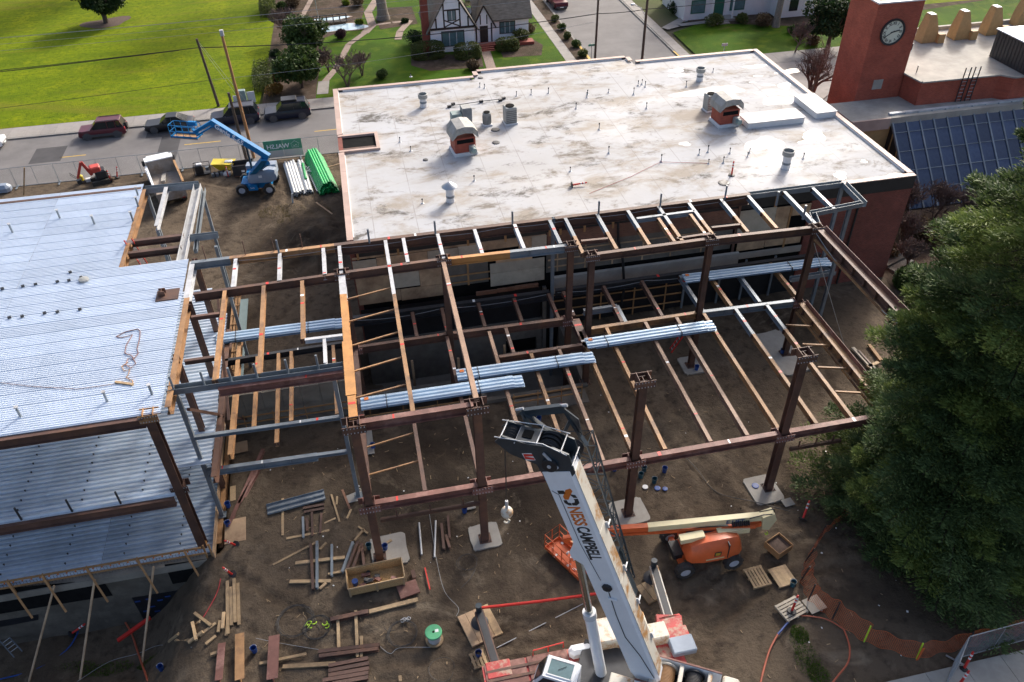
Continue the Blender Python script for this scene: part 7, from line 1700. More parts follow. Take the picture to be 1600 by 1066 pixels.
def hand(ang, L_, w_):
    a_ = R(90-ang); d = Vector((math.cos(a_),0,math.sin(a_))); MB().bar(Vector((cc.x,TY0-.09,cc.z))-d*.18,Vector((cc.x,TY0-.09,cc.z))+d*L_,.02,w_,Vector((0,1,0)).cross(d) if 1 else Z).build('hand','lettering_dark',ck)
hand(78,.62,.09); hand(240,.78,.06)
p = aty(1371,132,TY0); MB().bx(p.x-.45,p.x+.45,TY0-.03,TY0,p.z-.42,p.z+.42).build('vent_panel','concrete_pale',tw)
an = thing('annex_building','brick annex with grey flat roofs and a blue sloped glass front','building',(52,60,0),world=True)
MB().bx(40.2,65,56.9,60.84,5.2,ZL-.05).build('low_roof','concrete_pale',an); MB().bx(46.76,65,60.85,61.2,5.2,ZL-.05).build('low_roof','concrete_pale',an)
MB().bx(40.1,43.6,56.7,56.89,5.1,ZL+.05).build('coping','coping',an)
UP = [(46.76,61.7),(47.1,58.75),(54.4,58.6),(55.2,57.8),(75,57.8),(75,70.3),(46.76,70.3)]
MB().prism(UP,0,ZU-.1).build('upper_wall','brick_tower',an)
MB().prism([(x+(.2 if x < 54 else 0),y+.2 if y < 60 else y-.2) for x,y in UP],ZU-.099,ZU-.02).build('upper_roof','concrete_pale',an)
for a, b in zip(UP[:5],UP[1:5]): MB().bar(Vector((a[0],a[1],ZU)),Vector((b[0],b[1],ZU)),.26,.12).build('coping','concrete_pale',an)
MB().bar(Vector((46.9,70.2,ZU+.1)),Vector((75,70.2,ZU+.1)),.3,.4).build('back_parapet','concrete_pale',an)
for k, (px, py) in enumerate(((1450,66),(1501,61),(1550,54),(1598,40))):
    b_ = at(px,py,ZU); t = thing('roof_scoop',('leftmost','second','third','rightmost')[k]+' tan slanted air scoop on the annex roof','air scoop',(b_.x,b_.y+.3,ZU))
    MB().loft([[(-.85,-.5,0),(.85,-.5,0),(.85,.7,0),(-.85,.7,0)],[(-.75,-.5,1.2),(.55,-.5,1.2),(.55,.6,1.2),(-.75,.6,1.2)],[(-.55,-.4,2.5),(.05,-.4,2.5),(.05,.4,2.5),(-.55,.4,2.5)]]).build('scoop','tan_paint',t); MB().bx(-.5,.0,-.35,.35,2.5,2.56).build('cap','white_paint',t); MB().bbox((.95,-.6,.4),(.7,.5,.8),.05).build('side_box','tan_paint',t)
t = thing('metal_penthouse','dark grey metal rooftop enclosure at the right picture edge','enclosure',(59.5,60,ZU)); 
MB().bx(-3.2,6,-3.0,2.7,0,2.35).build('wall','lift_grey' if 0 else 'steel_black',t); MB().bx(-3.3,6,-3.1,2.8,2.351,2.45).build('roof','galvanized',t)
for k in range(14): MB().bx(-3.23,-3.2,-2.9+k*.4,-2.84+k*.4,.05,2.3).build('rib','steel_black',t)
ladder((51.0,58.5,ZL),(51.0,58.5,ZU+1.0),'thin dark ladder on the annex parapet','steel_black',.5); ladder((51.9,58.5,ZL),(51.9,58.5,ZU+1.0),'second thin dark ladder on the annex parapet','steel_black',.5)
for px, py in ((1424,78),(1432,113)): p = at(px,py,ZU); one(MB().lathe([(.04,0),(.04,.5),(.06,.5),(.06,.58)],8,p),'vent_pipe','steel_black','thin dark vent pipe on the annex roof','vent pipe','annex vent pipes')
# sloped glazing: bars, and each pane a piece of its own
gz_ = MB().bar((43.9,57.55,ZL+.02),(63,57.55,ZL+.02),.3,.18).build('glazing_head','steel_pale',an)
YB, ZBt = 51.7, .1; n_c = 15; n_r = 5; X0g = 44.0; wg = 1.27
mat('glass_blue',(.012,.028,.075),.04,0,.3,.5,.0,col2=(.07,.095,.14),mix=(.5,.75),spec=.75,objvar=.35)  # paler patches put brighter sky reflections into the glass colour
up_n = Vector((0,-(ZL-ZBt),(57.5-YB))).normalized()
dsl = Vector((0,YB-57.5,ZBt-ZL))
pm_ = MB(); q0 = Vector((0,0,0)); pane_me = None
for c_ in range(n_c):
    MB().bar(Vector((X0g+c_*wg,57.5,ZL)),Vector((X0g+c_*wg,YB,ZBt)),.13,.2,up_n).build('rafter','steel_grey',an)
    for r_ in range(n_r):
        if pane_me is None:
            e = dsl/n_r; pane_me = MB().plate([(.07,0,0),(wg-.07,0,0),Vector((wg-.07,0,0))+e*.97,Vector((.07,0,0))+e*.97],up_n*.02).mesh('pane','glass_blue')
        o = link('pane',pane_me,an); o.location = Vector((X0g+c_*wg,57.5,ZL))+dsl*(r_+.015)/n_r; o.rotation_euler = (R(random.uniform(-.6,.6)),R(random.uniform(-.6,.6)),0)
for r_ in range(1,n_r): MB().bar(Vector((X0g,57.5,ZL))+dsl*r_/n_r+up_n*.03,Vector((X0g+n_c*wg,57.5,ZL))+dsl*r_/n_r+up_n*.03,.06,.08,up_n).build('glazing_bar','steel_grey',an)
MB().plate([(43.95,57.4,ZL-.1),(43.95,YB+.2,.0),(43.95,57.4,0)],(.05,0,0)).build('end_wall','fascia',an)
for y in (55.2,56.3): MB().bx(43.9,43.95,y,y+.12,0,ZL-(57.5-y)*.95-.1).build('mullion','tan_paint',an)
MB().bx(40.4,60,57.0,57.3,0,5.15).build('inner_wall','tan_paint',an)
MB().bx(36.9,43.8,57.4,57.6,0,5.2).build('link_wall','fascia',an)

# ---------------------------------------------------------------- half-timbered house
th = thing('half_timbered_house','white half-timbered house with a steep shingled gable','house',(15,101,0),world=True)
FY = 98.6; gx0 = aty(673,60,FY).x; gx1 = aty(742,60,FY).x; gm = (gx0+gx1)/2; EZ = aty(700,44,FY).z; AZ = EZ+4.6
MB().bx(gx0,gx1,FY,FY+7,-.2,EZ).build('wall','stucco',th); MB().plate([(gx0,FY-.12,EZ),(gx1,FY-.12,EZ),(gm,FY-.12,AZ)],(0,.3,0)).build('gable_wall','stucco',th)
rf = MB(); 
for s in (-1,1):
    e = Vector((gm+s*((gx1-gx0)/2+.5),0,EZ-.55)); a_ = Vector((gm,0,AZ+.12)); rf = MB(); rf.plate([Vector((e.x,FY-.5,e.z)),Vector((a_.x,FY-.5,a_.z)),Vector((a_.x,FY+8,a_.z)),Vector((e.x,FY+8,e.z))],(0,0,.16)); rf.build('roof','shingle',th)
tb = lambda a, b, w_=.16, y=FY-.14: MB().bar((a[0],y,a[1]),(b[0],y,b[1]),.06,w_,Vector((0,-1,0)) if 0 else Vector((0,1,0))).build('timber','timber_dark',th)
def tbb(a, b, w_=.17, y=FY-.15):
    a = Vector((a[0],y,a[1])); b = Vector((b[0],y,b[1])); d = (b-a).normalized(); n_ = Vector((-d.z,0,d.x))*w_/2
    MB().plate([a-n_,b-n_,b+n_,a+n_],(0,.05,0)).build('timber','timber_dark',th)
tbb((gx0,EZ),(gx1,EZ),.26,FY-.16)
hw = (gx1-gx0)/2
for f_ in (-.72,-.36,.36,.72):
    x = gm+hw*f_; tbb((x,EZ+.13),(x,EZ+(AZ-EZ)*(1-abs(f_))-.05))
tbb((gm-hw*.36,EZ+2.1),(gm+hw*.36,EZ+2.1),.16,FY-.162); tbb((gm-hw*.36,EZ+.15),(gm+hw*.34,EZ+.95),.13,FY-.155); tbb((gm+hw*.36,EZ+.15),(gm-hw*.34,EZ+.95),.13,FY-.158)
tbb((gx0-.35,EZ-.35),(gm,AZ),.2,FY-.17); tbb((gx1+.35,EZ-.35),(gm,AZ),.2,FY-.175)
def hwin(x0, x1, z0, z1, y, div=2, m='timber_dark'):
    w_ = MB().bx(x0-.1,x1+.1,y-.05,y,z0-.1,z1+.1).build('window',m,th); MB().bx(x0,x1,y-.07,y-.051,z0,z1).build('pane','glass_teal',w_)
    for k in range(1,div): x = x0+(x1-x0)*k/div; MB().bx(x-.03,x+.03,y-.09,y-.071,z0,z1).build('glazing_bar','white_paint',w_)
hwin(gm-.42,gm+.42,EZ+.95,EZ+2.0,FY-.13,2); a = aty(692,72,FY); b = aty(724,49,FY); hwin(a.x,b.x,.75,EZ-.45,FY,3)
MB().bx(gx0-.9,gx0-.05,FY+.2,FY+1.2,0,AZ+1.0).build('chimney','brick',th)
# wing to the right with lower eaves
WY = 101.0; wx1 = gx1+7.2
MB().bx(gx1+.01,wx1,WY,WY+5,-.2,2.7).build('wall','stucco',th); rfm = MB().plate([(gx1+.2,WY-.5,2.5),(wx1+.4,WY-.5,2.5),(wx1+.4,WY+3.0,6.3),(gx1+.2,WY+3.0,6.3)],(0,0,.18)).build('roof','shingle',th)
MB().plate([(gx1+.2,WY+6.5,2.5),(wx1+.4,WY+6.5,2.5),(wx1+.4,WY+3.0,6.3),(gx1+.2,WY+3.0,6.3)],(0,0,.18)).build('roof','shingle',th)
ex0, ex1 = gx1+.15, gx1+2.6; em = (ex0+ex1)/2
MB().bx(ex0,ex1,WY-1.0,WY-.01,-.1,2.3).build('porch_wall','stucco',th); MB().plate([(ex0,WY-1.05,2.3),(ex1,WY-1.05,2.3),(em,WY-1.05,4.6)],(0,.2,0)).build('gable_wall','stucco',th)
for s in (-1,1): MB().plate([(em+s*1.5,WY-1.3,2.0),(em,WY-1.3,4.75),(em,WY+2,4.75),(em+s*1.5,WY+2,2.0)],(0,0,.14)).build('roof','shingle',th); tbb((em+s*1.5,2.0),(em,4.75),.18,WY-1.33); tbb((em+s*.95,0),(em+s*.95,2.6),.16,WY-1.08); tbb((em+s*.4,2.5),(em+s*.4,3.6),.12,WY-1.09)
MB().bx(em-.5,em+.5,WY-1.06,WY-1.02,0,2.3).build('door','timber_dark',th); hwin(ex1+1.0,ex1+2.8,.9,2.2,WY,3)
MB().bx(ex0-.1,wx1+.2,WY-2.4,WY-1.1,-.2,.35).build('porch','brick',th)
for k in range(3): MB().bx(em-1.0,em+.9,WY-2.8-.35*k,WY-2.45-.35*k,-.2,.26-.1*k).build('step','brick',th)
mb = MB()
def path(pts, w_, nme, m, z=.045):
    P = [at(*p) for p in pts]; rt = None
    mb = MB()
    for i in range(len(P)-1):
        a = P[i]; b = P[i+1]; d = (b-a).normalized(); n_ = Vector((-d.y,d.x,0))*w_/2; mb.add([a-n_+Z*z-d*.1,b-n_+Z*z+d*.1,b+n_+Z*z+d*.1,a+n_+Z*z-d*.1],[(0,1,2,3)])
    return structure(mb,nme,m)
path([(758,78),(768,108)],1.1,'house_path','path_brick'); path([(504,147),(506,128)],1.25,'garden_path','sidewalk',.05); path([(506,130),(525,108),(545,70),(570,52)],.8,'garden_path','path_brick',.047); path([(570,52),(582,40),(575,20),(588,0)],1.1,'garden_path','path_brick',.051); path([(582,40),(612,36),(640,33)],.6,'garden_path','path_brick',.049); path([(474,50),(470,30),(482,8),(490,-8)],.7,'garden_path','path_brick',.053)
path([(640,33),(625,50),(622,62)],.9,'garden_path','path_brick',.055)
# pond with a rim and a small wooden bridge
def pond(px, py, rx, ry, seed):
    c = at(px,py); pl = blob(c.x,c.y,rx,ry,seed,24); big = blob(c.x,c.y,rx*1.14,ry*1.18,seed,24)
    t = MB().prism(big,.0,.07); o = structure(t,'pond_rim','path_brick'); mb = MB(); mb.add([(x,y,.075) for x,y in pl],[tuple(range(24))]); structure(mb,'pond_water','pond_water')
pond(536,44,2.6,1.6,3); pond(518,30,1.9,.8,8)
t = thing('footbridge','small dark wooden footbridge over the garden pond','bridge',at(517,38),R(4))
MB().bx(-2.2,2.2,-.45,.45,.25,.33).build('deck','timber_dark',t)
for y in (-.45,.45):
    MB().bx(-2.2,2.2,y-.04,y+.04,1.0,1.1).build('handrail','timber_dark',t)
    for k in range(6): MB().bx(-2.2+k*.85,-2.1+k*.85,y-.04,y+.04,.33,1.0).build('post','timber_dark',t)
t = thing('flagpole','pale flagpole with a hanging flag in the garden','flagpole',at(500,42)); MB().tube([(0,0,0),(-.2,0,7)],.05,8).build('pole','pipe_galv',t,True); MB().plate([(-.2,0,5.2),(-.9,.1,4.8),(-.7,.0,3.7),(-.2,0,4.2)],(0,.02,0)).build('flag','red_plastic',t)
# white house across the side street
wh = thing('white_house','white clapboard house with green door across the side street','house',(50,104,0),world=True)
hx0 = at(1062,28).x; hy = 102.2
MB().bx(hx0,hx0+13,hy,hy+8,-.1,4.2).build('wall','white_paint',wh); MB().plate([(hx0-.5,hy-.6,4.0),(hx0+13.5,hy-.6,4.0),(hx0+13.5,hy+4,6.8),(hx0-.5,hy+4,6.8)],(0,0,.18)).build('roof','shingle',wh)
for k, (f0, f1, nm, m_) in enumerate(((1.0,2.7,'window','door_green'),(4.2,5.3,'door','door_green'),(6.4,8.2,'window','door_green'))):
    w_ = MB().bx(hx0+f0-.12,hx0+f1+.12,hy-.06,hy,(.8 if nm == 'window' else 0),2.5).build(nm,m_,wh); MB().bx(hx0+f0,hx0+f1,hy-.08,hy-.061,(.95 if nm == 'window' else .4),2.35).build('pane','glass_teal' if nm == 'window' else 'door_green',w_)
for x in (3.3,6.1): MB().tube([(hx0+x,hy-1.4,.3),(hx0+x,hy-1.4,3.6)],.11,8).build('porch_post','white_paint',wh,True)
MB().bx(hx0+2.9,hx0+6.5,hy-1.7,hy-.01,-.1,.3).build('porch','sidewalk',wh); 
for k in range(2): MB().bx(hx0+3.6,hx0+5.4,hy-2.2-.4*k,hy-1.72-.4*k,-.1,.2-.1*k).build('step','sidewalk',wh)
wh2 = thing('pale_outbuilding','pale low outbuilding behind the bare trees at the top right','building',(58,100,0)); MB().bx(-2.5,3.5,0,5,0,3).build('wall','white_paint',wh2); MB().bx(-2.8,3.8,-.3,5.3,3,3.2).build('roof','shingle',wh2); MB().bx(-1,.2,-.04,-.0,.8,2.2).build('window','glass',wh2)
path([(1075,26),(1040,45)],1.2,'house_path','sidewalk',.05); path([(1110,34),(1060,40),(1040,45)],1.0,'house_path','sidewalk',.052)
sg = thing('street_sign','small green street sign on a thin post at the side street','street sign',(27.0,88.6,0)); MB().tube([(0,0,0),(0,0,3.0)],.04,8).build('post','pipe_galv',sg,True); MB().bx(-.4,.4,-.02,.02,2.75,2.98).build('plate','sign_green',sg)
sg = thing('street_sign','small sign plate behind the right roof edge','street sign',(42.2,86.6,0)); MB().tube([(0,0,0),(0,0,2.4)],.04,8).build('post','pipe_galv',sg,True); MB().bx(-.35,.35,-.02,.02,2.1,2.4).build('plate','steel_pale',sg)
# ---------------------------------------------------------------- vegetation
def leaf_cloud(P, size, rg, elong=1.0, dirs=None, dirmix=0.0, nrm=None, nmix=.6, wid=.5):
    """a quad leaf at every row of P, randomly turned; returns verts, faces"""
    n = len(P)
    a = rg.normal(size=(n,3)); 
    if dirs is not None: a = a*(1-dirmix)+dirs*dirmix*1.7
    a /= np.linalg.norm(a,axis=1,keepdims=True)+1e-9
    q = rg.normal(size=(n,3))
    if nrm is not None: q = q*(1-nmix)+nrm*nmix*1.7
    b = np.cross(a, q); b /= np.linalg.norm(b,axis=1,keepdims=True)+1e-9
    s = size*rg.uniform(.6,1.3,size=(n,1)); a = a*s*elong; b = b*s*wid
    V = np.stack([P-a*.0-b*.4, P+a*.5-b, P+a, P+a*.5+b], 1).reshape(-1,3)
    F = np.arange(n*4).reshape(-1,4); return V, F
def ball(rg, n, c, r_, shell=.55, squash=(1,1,1)):
    d = rg.normal(size=(n,3)); d /= np.linalg.norm(d,axis=1,keepdims=True); rr = rg.uniform(shell,1,size=(n,1))
    return np.array(c)+d*rr*r_*np.array(squash), d
def limb(mb, p, d, L_, r_, depth, rg, spread=.6, up=.15, n=4, minr=.01, kids=(2,4)):
    pts = [Vector(p)]; q = Vector(p); dd = Vector(d).normalized(); k = 3
    for i in range(k):
        dd = (dd+Vector((rg.normal()*.14,rg.normal()*.14,rg.normal()*.1+up*.25))).normalized(); q = q+dd*(L_/k); pts.append(q.copy())
    mb.tube(pts,[max(minr,r_*(1-.45*i/k)) for i in range(k+1)],n if depth > 1 else 3,False)
    ends = [q]
    if depth > 0:
        for i in range(int(rg.integers(kids[0],kids[1]+1))):
            t_ = rg.uniform(.4,1.0); s_ = pts[0].lerp(pts[-1],t_)
            nd = (dd+Vector((rg.normal()*spread,rg.normal()*spread,rg.normal()*spread*.6+up))).normalized()
            ends += limb(mb,s_,nd,L_*rg.uniform(.55,.8),r_*.55,depth-1,rg,spread,up,n,minr,kids)
    return ends
def leafy_tree(name, label, base, h, cr, m_leaf, seed, trunk_h=.35, n=9000, size=.22, squash=.8, trunk_r=.22, group=None, bark='bark', nc=26, cat='tree'):
    rg = np.random.default_rng(seed); t = thing(name,label,cat,base,0,group)
    mb = MB(); mb.tube([(0,0,-.2),(.05*h*.1,0,h*trunk_h*.6),(0,.0,h*trunk_h)],[trunk_r*1.3,trunk_r,trunk_r*.85],8,False)
    ends = []
    for k in range(6):
        a_ = k*1.05+rg.uniform(0,.5); ends += limb(mb,(0,0,h*trunk_h*rg.uniform(.7,1)),(math.cos(a_),math.sin(a_),.8),cr*.75,trunk_r*.5,2,rg,.5,.2)
    mb.build('trunk',bark,t,True)
    cz = h-cr*squash; Vs = []; Fs = []; off = 0
    for k in range(nc):
        d = rg.normal(size=3); d /= np.linalg.norm(d); rr = cr*rg.uniform(.45,.82); c = (d[0]*rr,d[1]*rr,cz+d[2]*rr*squash); r_ = cr*rg.uniform(.24,.42)
        P, D = ball(rg,int(n/nc),c,r_,.5,(1,1,.85)); V, F = leaf_cloud(P,size,rg,1.3,D,.3,D*.6+np.array([[0,0,.7]]),.5); Vs.append(V); Fs.append(F+off); off += len(V)
    link('crown',np_mesh('crown',np.concatenate(Vs),np.concatenate(Fs),m_leaf),t); return t
def bush(name, label, base, r3, m_leaf, seed, n=2600, size=.13, boxy=0.0, group=None, cat='shrub', rz=0):
    rg = np.random.default_rng(seed); t = thing(name,label,cat,base,rz,group)
    d = rg.normal(size=(n,3)); d /= np.linalg.norm(d,axis=1,keepdims=True)
    if boxy:
        e = np.sign(d)*np.abs(d)**(1-boxy*.75)
        if boxy > .8: e = d/np.abs(d).max(axis=1,keepdims=True)
        P = e*np.array(r3)*rg.uniform(.86,1.02,size=(n,1)); P[:,2] = np.abs(P[:,2]+r3[2]*.7)+.05
    else:
        k = 6; cs = rg.normal(size=(k,3)); cs /= np.linalg.norm(cs,axis=1,keepdims=True); cs[:,2] = np.abs(cs[:,2]); rs = rg.uniform(.42,.72,size=k); cs *= (1-rs)[:,None]*.95
        idx = rg.integers(0,k,n); P = (cs[idx]+d*rs[idx][:,None]*rg.uniform(.7,1.05,size=(n,1)))*np.array(r3); P[:,2] = np.abs(P[:,2]+r3[2]*.5)+.03
    V, F = leaf_cloud(P,size,rg,1.1,d,.3,d*.6+np.array([[0,0,.6]]),.5)
    link('foliage',np_mesh('foliage',V,F,m_leaf),t)
    st = MB()
    for k in range(5): a_ = k*1.26; st.tube([(0,0,-.1),(math.cos(a_)*r3[0]*.45,math.sin(a_)*r3[1]*.45,r3[2]*1.1)],[.05,.015],5,False)
    st.build('stem','bark',t); return t
def bare_tree(name, label, base, h, seed, m='twig', r_=.12, depth=4, spread=.55, stems=1, group=None, up=.18, cat='bare tree'):
    rg = np.random.default_rng(seed); t = thing(name,label,cat,base,0,group); mb = MB(); tk = MB()
    for s in range(stems):
        a_ = rg.uniform(0,6.28); d = Vector((math.cos(a_)*.35*(stems > 1),math.sin(a_)*.35*(stems > 1),1)); p1 = d.normalized()*h*.28
        tk.tube([(0,0,-.2),p1*.5+Vector((rg.normal()*.05,rg.normal()*.05,0)),p1],[r_*1.2,r_,r_*.85],7,False)
        for k in range(4): limb(mb,p1*rg.uniform(.7,1),(d+Vector((rg.normal()*.6,rg.normal()*.6,.3))),h*.28,r_*.6,depth-1,rg,spread,up,4,.02,(3,5))
    tk.build('trunk',m if m != 'twig_red' else 'twig',t,True); mb.build('branches',m,t); return t
# giant conifer at the right edge
def conifer(label, base, H_, R0, seed, nb=640, ns=1600):
    rg = np.random.default_rng(seed); t = thing('conifer_tree',label,'tree',base)
    MB().tube([(0,0,-.2),(0,0,2),(0,0,H_*.5),(0,0,H_*.97)],[1.0,.75,.42,.05],12,False).build('trunk','bark',t,True)
    br = MB(); Vs = []; Fs = []; Vl = []; Fl = []; off = 0; offl = 0
    for i in range(nb):
        u = (i+rg.uniform(0,1))/nb; z = .9+(H_-1.2)*(1-math.sqrt(1-u*.985)); 
        prof = float(np.interp(z,[0,1.5,3,5.2,9.8,14.3,17.2,19.7,21.2,23.5,25.5,27],[4.8,6.5,6.8,5.8,5.2,5.0,5.0,4.7,4.2,3.0,1.6,.5]))
        a_ = rg.uniform(0,6.2832); lob = 1+.12*math.sin(a_*3+z*.55)+.10*math.sin(a_*7+z*1.3)
        L_ = max(.5,prof*lob*rg.uniform(.80,1.05))
        ca, sa = math.cos(a_), math.sin(a_); droop = -.30*L_*(1-.5*z/H_)
        root = np.array([0,0,z+.10*L_]); tip = np.array([ca*L_,sa*L_,z+droop*.6+.25])
        mid = (root+tip)/2+np.array([0,0,-.12*L_])
        br.tube([Vector(root),Vector(mid),Vector(tip)],[.06,.04,.012],3,False)
        n = int(ns*rg.uniform(.6,1.25)*min(1.0,.35+L_/R0)); tt = rg.beta(3.6,1.3,size=(n,1))
        ax = (1-tt)**2*root+2*tt*(1-tt)*mid+tt**2*tip
        sp = (.12+.42*np.sin(np.clip(tt,0,1)*math.pi*.9)**1.3)*(L_/R0*.7+.5)
        side = rg.normal(size=(n,1))*sp; vert = rg.normal(size=(n,1))*sp*.27+.12-.25*np.abs(side)*.6
        P = ax+side*np.array([[-sa,ca,0]])+vert*np.array([[0,0,1]])
        D = np.array([[ca,sa,.25]])*.8+np.sign(side)*np.array([[-sa,ca,0]])*.7+np.array([[0,0,.5]])*rg.uniform(-.2,1,size=(n,1))
        V, F = leaf_cloud(P,.092,rg,2.3,D,.72,np.array([[ca*.45,sa*.45,.9]]),.6,.30)
        if rg.random() < .3 and z > 2: Vl.append(V); Fl.append(F+offl); offl += len(V)
        else: Vs.append(V); Fs.append(F+off); off += len(V)
    br.build('branches','bark',t)
    link('crown',np_mesh('crown',np.concatenate(Vs),np.concatenate(Fs),'needle'),t); link('crown_tips',np_mesh('crown_tips',np.concatenate(Vl),np.concatenate(Fl),'needle_light'),t)
    return t
conifer('huge dark green conifer filling the right edge inside the orange fence',(27.35,22.3,0),27.0,6.2,11)
# round dark tree on the big lawn with its ring of mulch
c = at(166,36); sheet('mulch_ring','mulch',blob(c.x,c.y,2.55,2.5,1,26),.03)
leafy_tree('round_tree','round dark evergreen tree in a mulch ring on the bright lawn',(c.x,c.y,0),6.0,3.4,'leaf_dark',21,.3,14000,.22,.75,.28)
# garden by the street corner
leafy_tree('magnolia_tree','lower dark glossy tree in the garden bed by the street',(-5.6,91.5,0),4.6,2.6,'leaf_mid',31,.3,9000,.26,.75,.14); leafy_tree('magnolia_tree','upper dark glossy tree in the garden bed beside the pond',(-4.6,102.0,0),4.4,2.9,'leaf_mid',32,.3,9000,.26,.6,.14)
bare_tree('bare_shrub_tree','crooked bare tree in the garden lawn corner',(-.6,90.6,0),4.6,41,'twig',.1,4,.7,2); bare_tree('bare_shrub_tree','brown twiggy shrub beside the garden path',(-2.5,95.5,0),3.6,42,'twig',.07,4,.7,3); bare_tree('bare_shrub_tree','bare twiggy shrub in the upper garden bed',(-7.2,108,0),5,43,'twig_red',.07,4,.6,3); bare_tree('bare_shrub_tree','sprawling leafless shrub right of the garden path',(1.2,93.5,0),3.4,44,'twig',.07,4,.8,3)
for px, py, r3, m_, lb_ in ((413,128,(1.0,3.0,.9),'leaf_hedge','lower clipped hedge along the big lawn edge'),(420,20,(1.0,2.2,1.0),'leaf_hedge','upper clipped hedge along the big lawn edge'),):
    bush('hedge',lb_,at(px,py),r3,m_,int(px),5000,.12,.85,None,'hedge')
for i, (px, py, r_, m_, lb_) in enumerate(((430,148,1.1,'leaf_rust','orange brown rounded shrub at the sidewalk corner'),(436,125,.9,'leaf_rust','orange shrub behind the rounded corner shrub'),(446,105,.8,'leaf_lime','yellow green shrub beside the dark garden tree'),(432,104,.7,'leaf_dark','dark shrub by the clipped hedge'),(430,88,.7,'leaf_dark','small dark shrub between the clipped hedges'),(441,14,.8,'leaf_mid','green shrub in the upper garden bed'),(460,10,1.2,'leaf_brown','brown bare shrub near the winding path'),(535,60,.9,'leaf_purple','purple low shrub below the pond'),(562,38,.6,'leaf_lime','pale yellow grassy plant right of the pond'),(480,36,.7,'leaf_dark','small dark conifer shrub left of the pond'),(540,8,.6,'leaf_lime','lime shrub behind the pond'),(598,125-3,.8,'leaf_mid','low blue green shrub on the garden lawn edge'),(648,70,1.5,'leaf_dark','dark round shrub left of the house chimney'),(633,36,.5,'leaf_dark','small cone shrub near the house path'),(812,66,1.4,'leaf_hedge','rounded shrub at the right corner of the house'),(795,80,1.1,'leaf_hedge','rounded shrub right of the front steps'),(826,50,1.0,'leaf_brown','brownish shrub beside the house corner'),(1052,20,1.2,'leaf_dark','dark bush at the corner of the white house'),(1115,40,1.3,'leaf_hedge','low hedge below the white house porch'),(1190,40,1.3,'leaf_brown','brown shrub right of the white house'),(1160,36,1.0,'leaf_hedge','green shrub at the right end of the white house'),(1250,62,1.2,'leaf_brown','brown shrub bed beside the right lawn'),(1270,70,1.0,'leaf_brown','brown shrub nearest the dark tree at the right lawn'),(1240,52,.9,'leaf_mid','small green shrub at the right lawn corner'),(740,108,.9,'leaf_brown','dry brown shrub at the back roof edge'),(560,10,1.2,'leaf_brown','brown shrub far behind the pond'))):
    bush('shrub',lb_,at(px,py),(r_,r_,r_*.8),m_,100+i,2200,.13)
bush('box_hedge','left big clipped rounded hedge in front of the house window',at(669,90),(2.0,1.2,1.05),'leaf_hedge',7,7000,.12,.5,None,'hedge'); bush('box_hedge','right clipped rounded hedge in front of the house window',at(731,90),(1.6,1.1,.95),'leaf_hedge',8,6000,.12,.5,None,'hedge'); bush('box_hedge','clipped hedge at the right of the house steps',at(793,78),(1.4,.9,.8),'leaf_hedge',9,4000,.12,.5,None,'hedge')
for i, (px, py) in enumerate(((868,34),(877,47),(888,61),(900,74),(910,88))):
    bush('strip_shrub',('farthest','second farthest','middle','second nearest','nearest')[i]+' of the round shrubs in a row beside the side street',at(px,py),(.65,.65,.6),'leaf_mid' if i%2 else 'leaf_hedge',60+i,1500,.11,0,'row of round shrubs along the side street')
t = thing('large_trunk','thick grey tree trunk in the garden behind the pond','tree',at(599,30)); MB().tube([(0,0,-.2),(0,0,1.0),(-.1,.2,4),(-.3,.4,9)],[1.0,.72,.6,.5],14,False).build('trunk','bark_pale',t,True)
mbx = MB(); rgx = np.random.default_rng(5)
for k in range(6): limb(mbx,(-.3,.4,8+k*.2),(math.cos(k),math.sin(k),.6),4,.2,2,rgx)
mbx.build('branches','bark_pale',t)
t = thing('large_trunk','pale leaning tree trunk right of the white house','tree',at(1212,42)); MB().tube([(0,0,-.2),(.1,.2,1),(.5,.6,5),(.9,.9,9)],[.55,.42,.35,.28],12,False).build('trunk','bark_pale',t,True)
mbx = MB()
for k in range(6): limb(mbx,(.8,.8,7+k*.3),(math.cos(k),math.sin(k),.6),3.5,.14,2,rgx)
mbx.build('branches','bark_pale',t)
leafy_tree('evergreen_tree','dark evergreen tree left of the clock tower',(56.5,88.5,0),6.2,3.3,'leaf_dark',51,.3,11000,.24,.75,.22)
bare_tree('bare_tree','knobbly bare tree between the white roof and the clock tower',(46.2,73.5,0),7.5,52,'twig',.26,4,.6,2); bare_tree('bare_tree','twiggy bare tree behind the right lawn by the tower',(52,88,0),4.5,53,'twig',.08,4,.7,2)
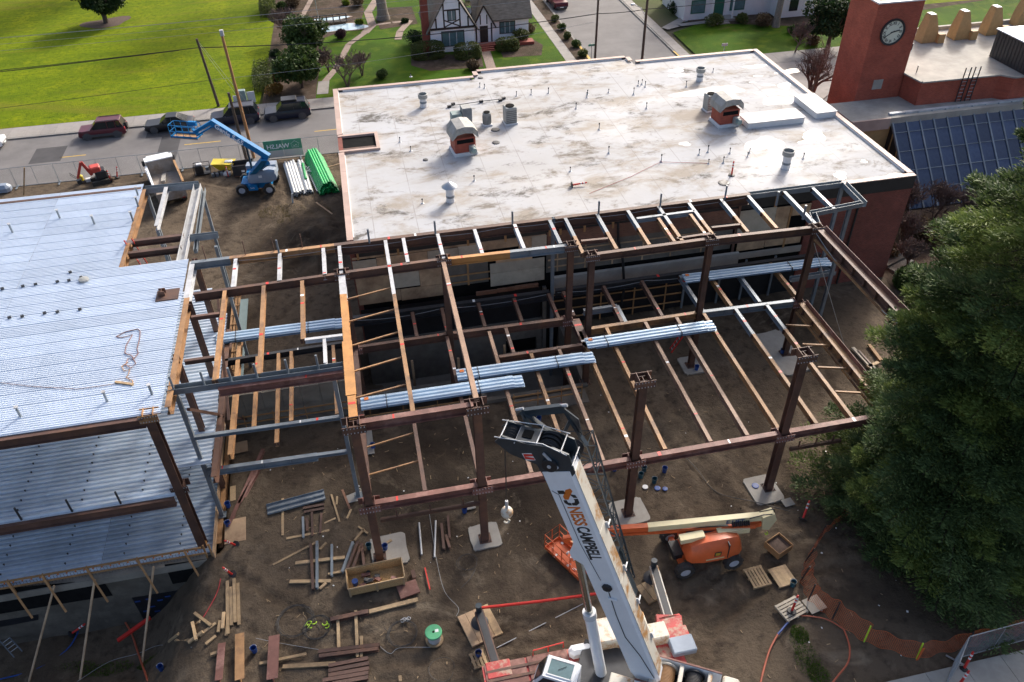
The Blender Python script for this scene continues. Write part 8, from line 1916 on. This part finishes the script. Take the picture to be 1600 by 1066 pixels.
# planting between the brick corner, the glass and the conifer
for i, (x, y, h, m_, lb_) in enumerate(((42.5,50.5,4.6,'twig_red','reddish bare shrub in front of the left end of the blue glass'),(45.0,50.0,4.2,'twig_red','reddish bare shrub in front of the blue glass'),(40.2,47.0,3.4,'twig','brown bare shrub by the brick corner'),(39.0,44.0,3.0,'twig','low bare shrub at the foot of the brick corner'),(47.2,49.0,3.6,'twig_red','reddish bare shrub nearest the conifer'))):
    bare_tree('bare_shrub',lb_,(x,y,0),h,70+i,m_,.05,4,.6,4,None,.3)
bush('laurel_hedge','dark glossy hedge below the brick corner',(39.4,42.0,0),(2.7,.9,.8),'leaf_mid',81,6000,.16,.6,None,'hedge'); bush('laurel_hedge','lower dark hedge between the girder and the conifer',(38.2,38.9,0),(2.4,1.3,.55),'leaf_hedge',82,5000,.14,.6,None,'hedge'); bush('leafy_shrub','olive leafy shrub rising above the dark hedge',(40.5,40.5,0),(1.6,1.6,1.8),'leaf_mid',83,2600,.18); bush('leafy_shrub','dark shrub against the glass beside the conifer',(44.5,44.5,0),(2.2,1.8,1.6),'leaf_dark',84,3600,.18); bush('leafy_shrub','dark shrub in the gap behind the brick corner',(39.5,50.5,0),(1.6,2.2,1.3),'leaf_dark',85,3000,.18)
sheet('planting_bed','bed',[(33,30),(48.5,28),(52,51.5),(37,56),(36.7,43)],.03)
# raised timber bed and slabs at the brick corner
t = thing('timber_steps','grey weathered timber steps at the brick corner','steps',(38.4,45.0,0),.4)
for k in range(4): MB().bx(-1.2,1.2,-.9+k*.6,-.35+k*.6,0,.2+.16*k).build('step','concrete_dark',t)
# debris of formwork timber right of the low girder
for i, (a, b, m_, lb_) in enumerate((((1332,545),(1392,610),'ply_white','long pale plank beside the right end girder'),((1340,550),(1385,600),'steel_rust','dark beam beside the right end girder'),((1357,540),(1376,565),'wood_tan','short timber beyond the right end girder'),((1355,575),(1372,568),'wood','small yellow timber near the conifer'))): lay(a,b,.22,.14,m_,'timber',lb_,'timber',TG)

# tall trees beyond the far side of the lawns; their long shadows cross the grass
for i, (x, y, h, cr, lb_) in enumerate(((-3,134,25,7,'tall tree beyond the top of the bright lawn'),(-28,146,22,7,'tall tree far behind the bright lawn'),(-52,140,16,6,'tall tree behind the far left of the lawn'),(64,108,15,3.6,'tall tree behind the right lawn'),(56,116,16,4,'tall tree behind the pale outbuilding'))):
    leafy_tree('tall_tree',lb_,(x,y,0),h,cr,'leaf_dark',200+i,.4,7000,.34,.9,.35)

for i, (x, y, r3, m_, n_, lb_) in enumerate(((42.0,47.5,(1.8,1.6,1.2),'leaf_brown',2600,'brown tangled shrub under the left end of the blue glass'),(45.6,47.2,(1.8,1.5,1.3),'leaf_dark',3000,'dark evergreen shrub under the blue glass'),(38.6,46.5,(1.0,1.8,1.0),'leaf_brown',2000,'brown shrub against the right brick wall'),(48.5,47.5,(2.0,1.8,1.8),'leaf_dark',3000,'dark shrub behind the conifer'),(38.2,40.2,(1.2,1.0,.7),'leaf_dark',1800,'low dark shrub beside the timber steps'),(43.0,42.0,(1.8,1.6,1.0),'leaf_hedge',2600,'low hedge shrub between the steps and the conifer'))): bush('leafy_shrub',lb_,(x,y,0),r3,m_,300+i,n_,.17)
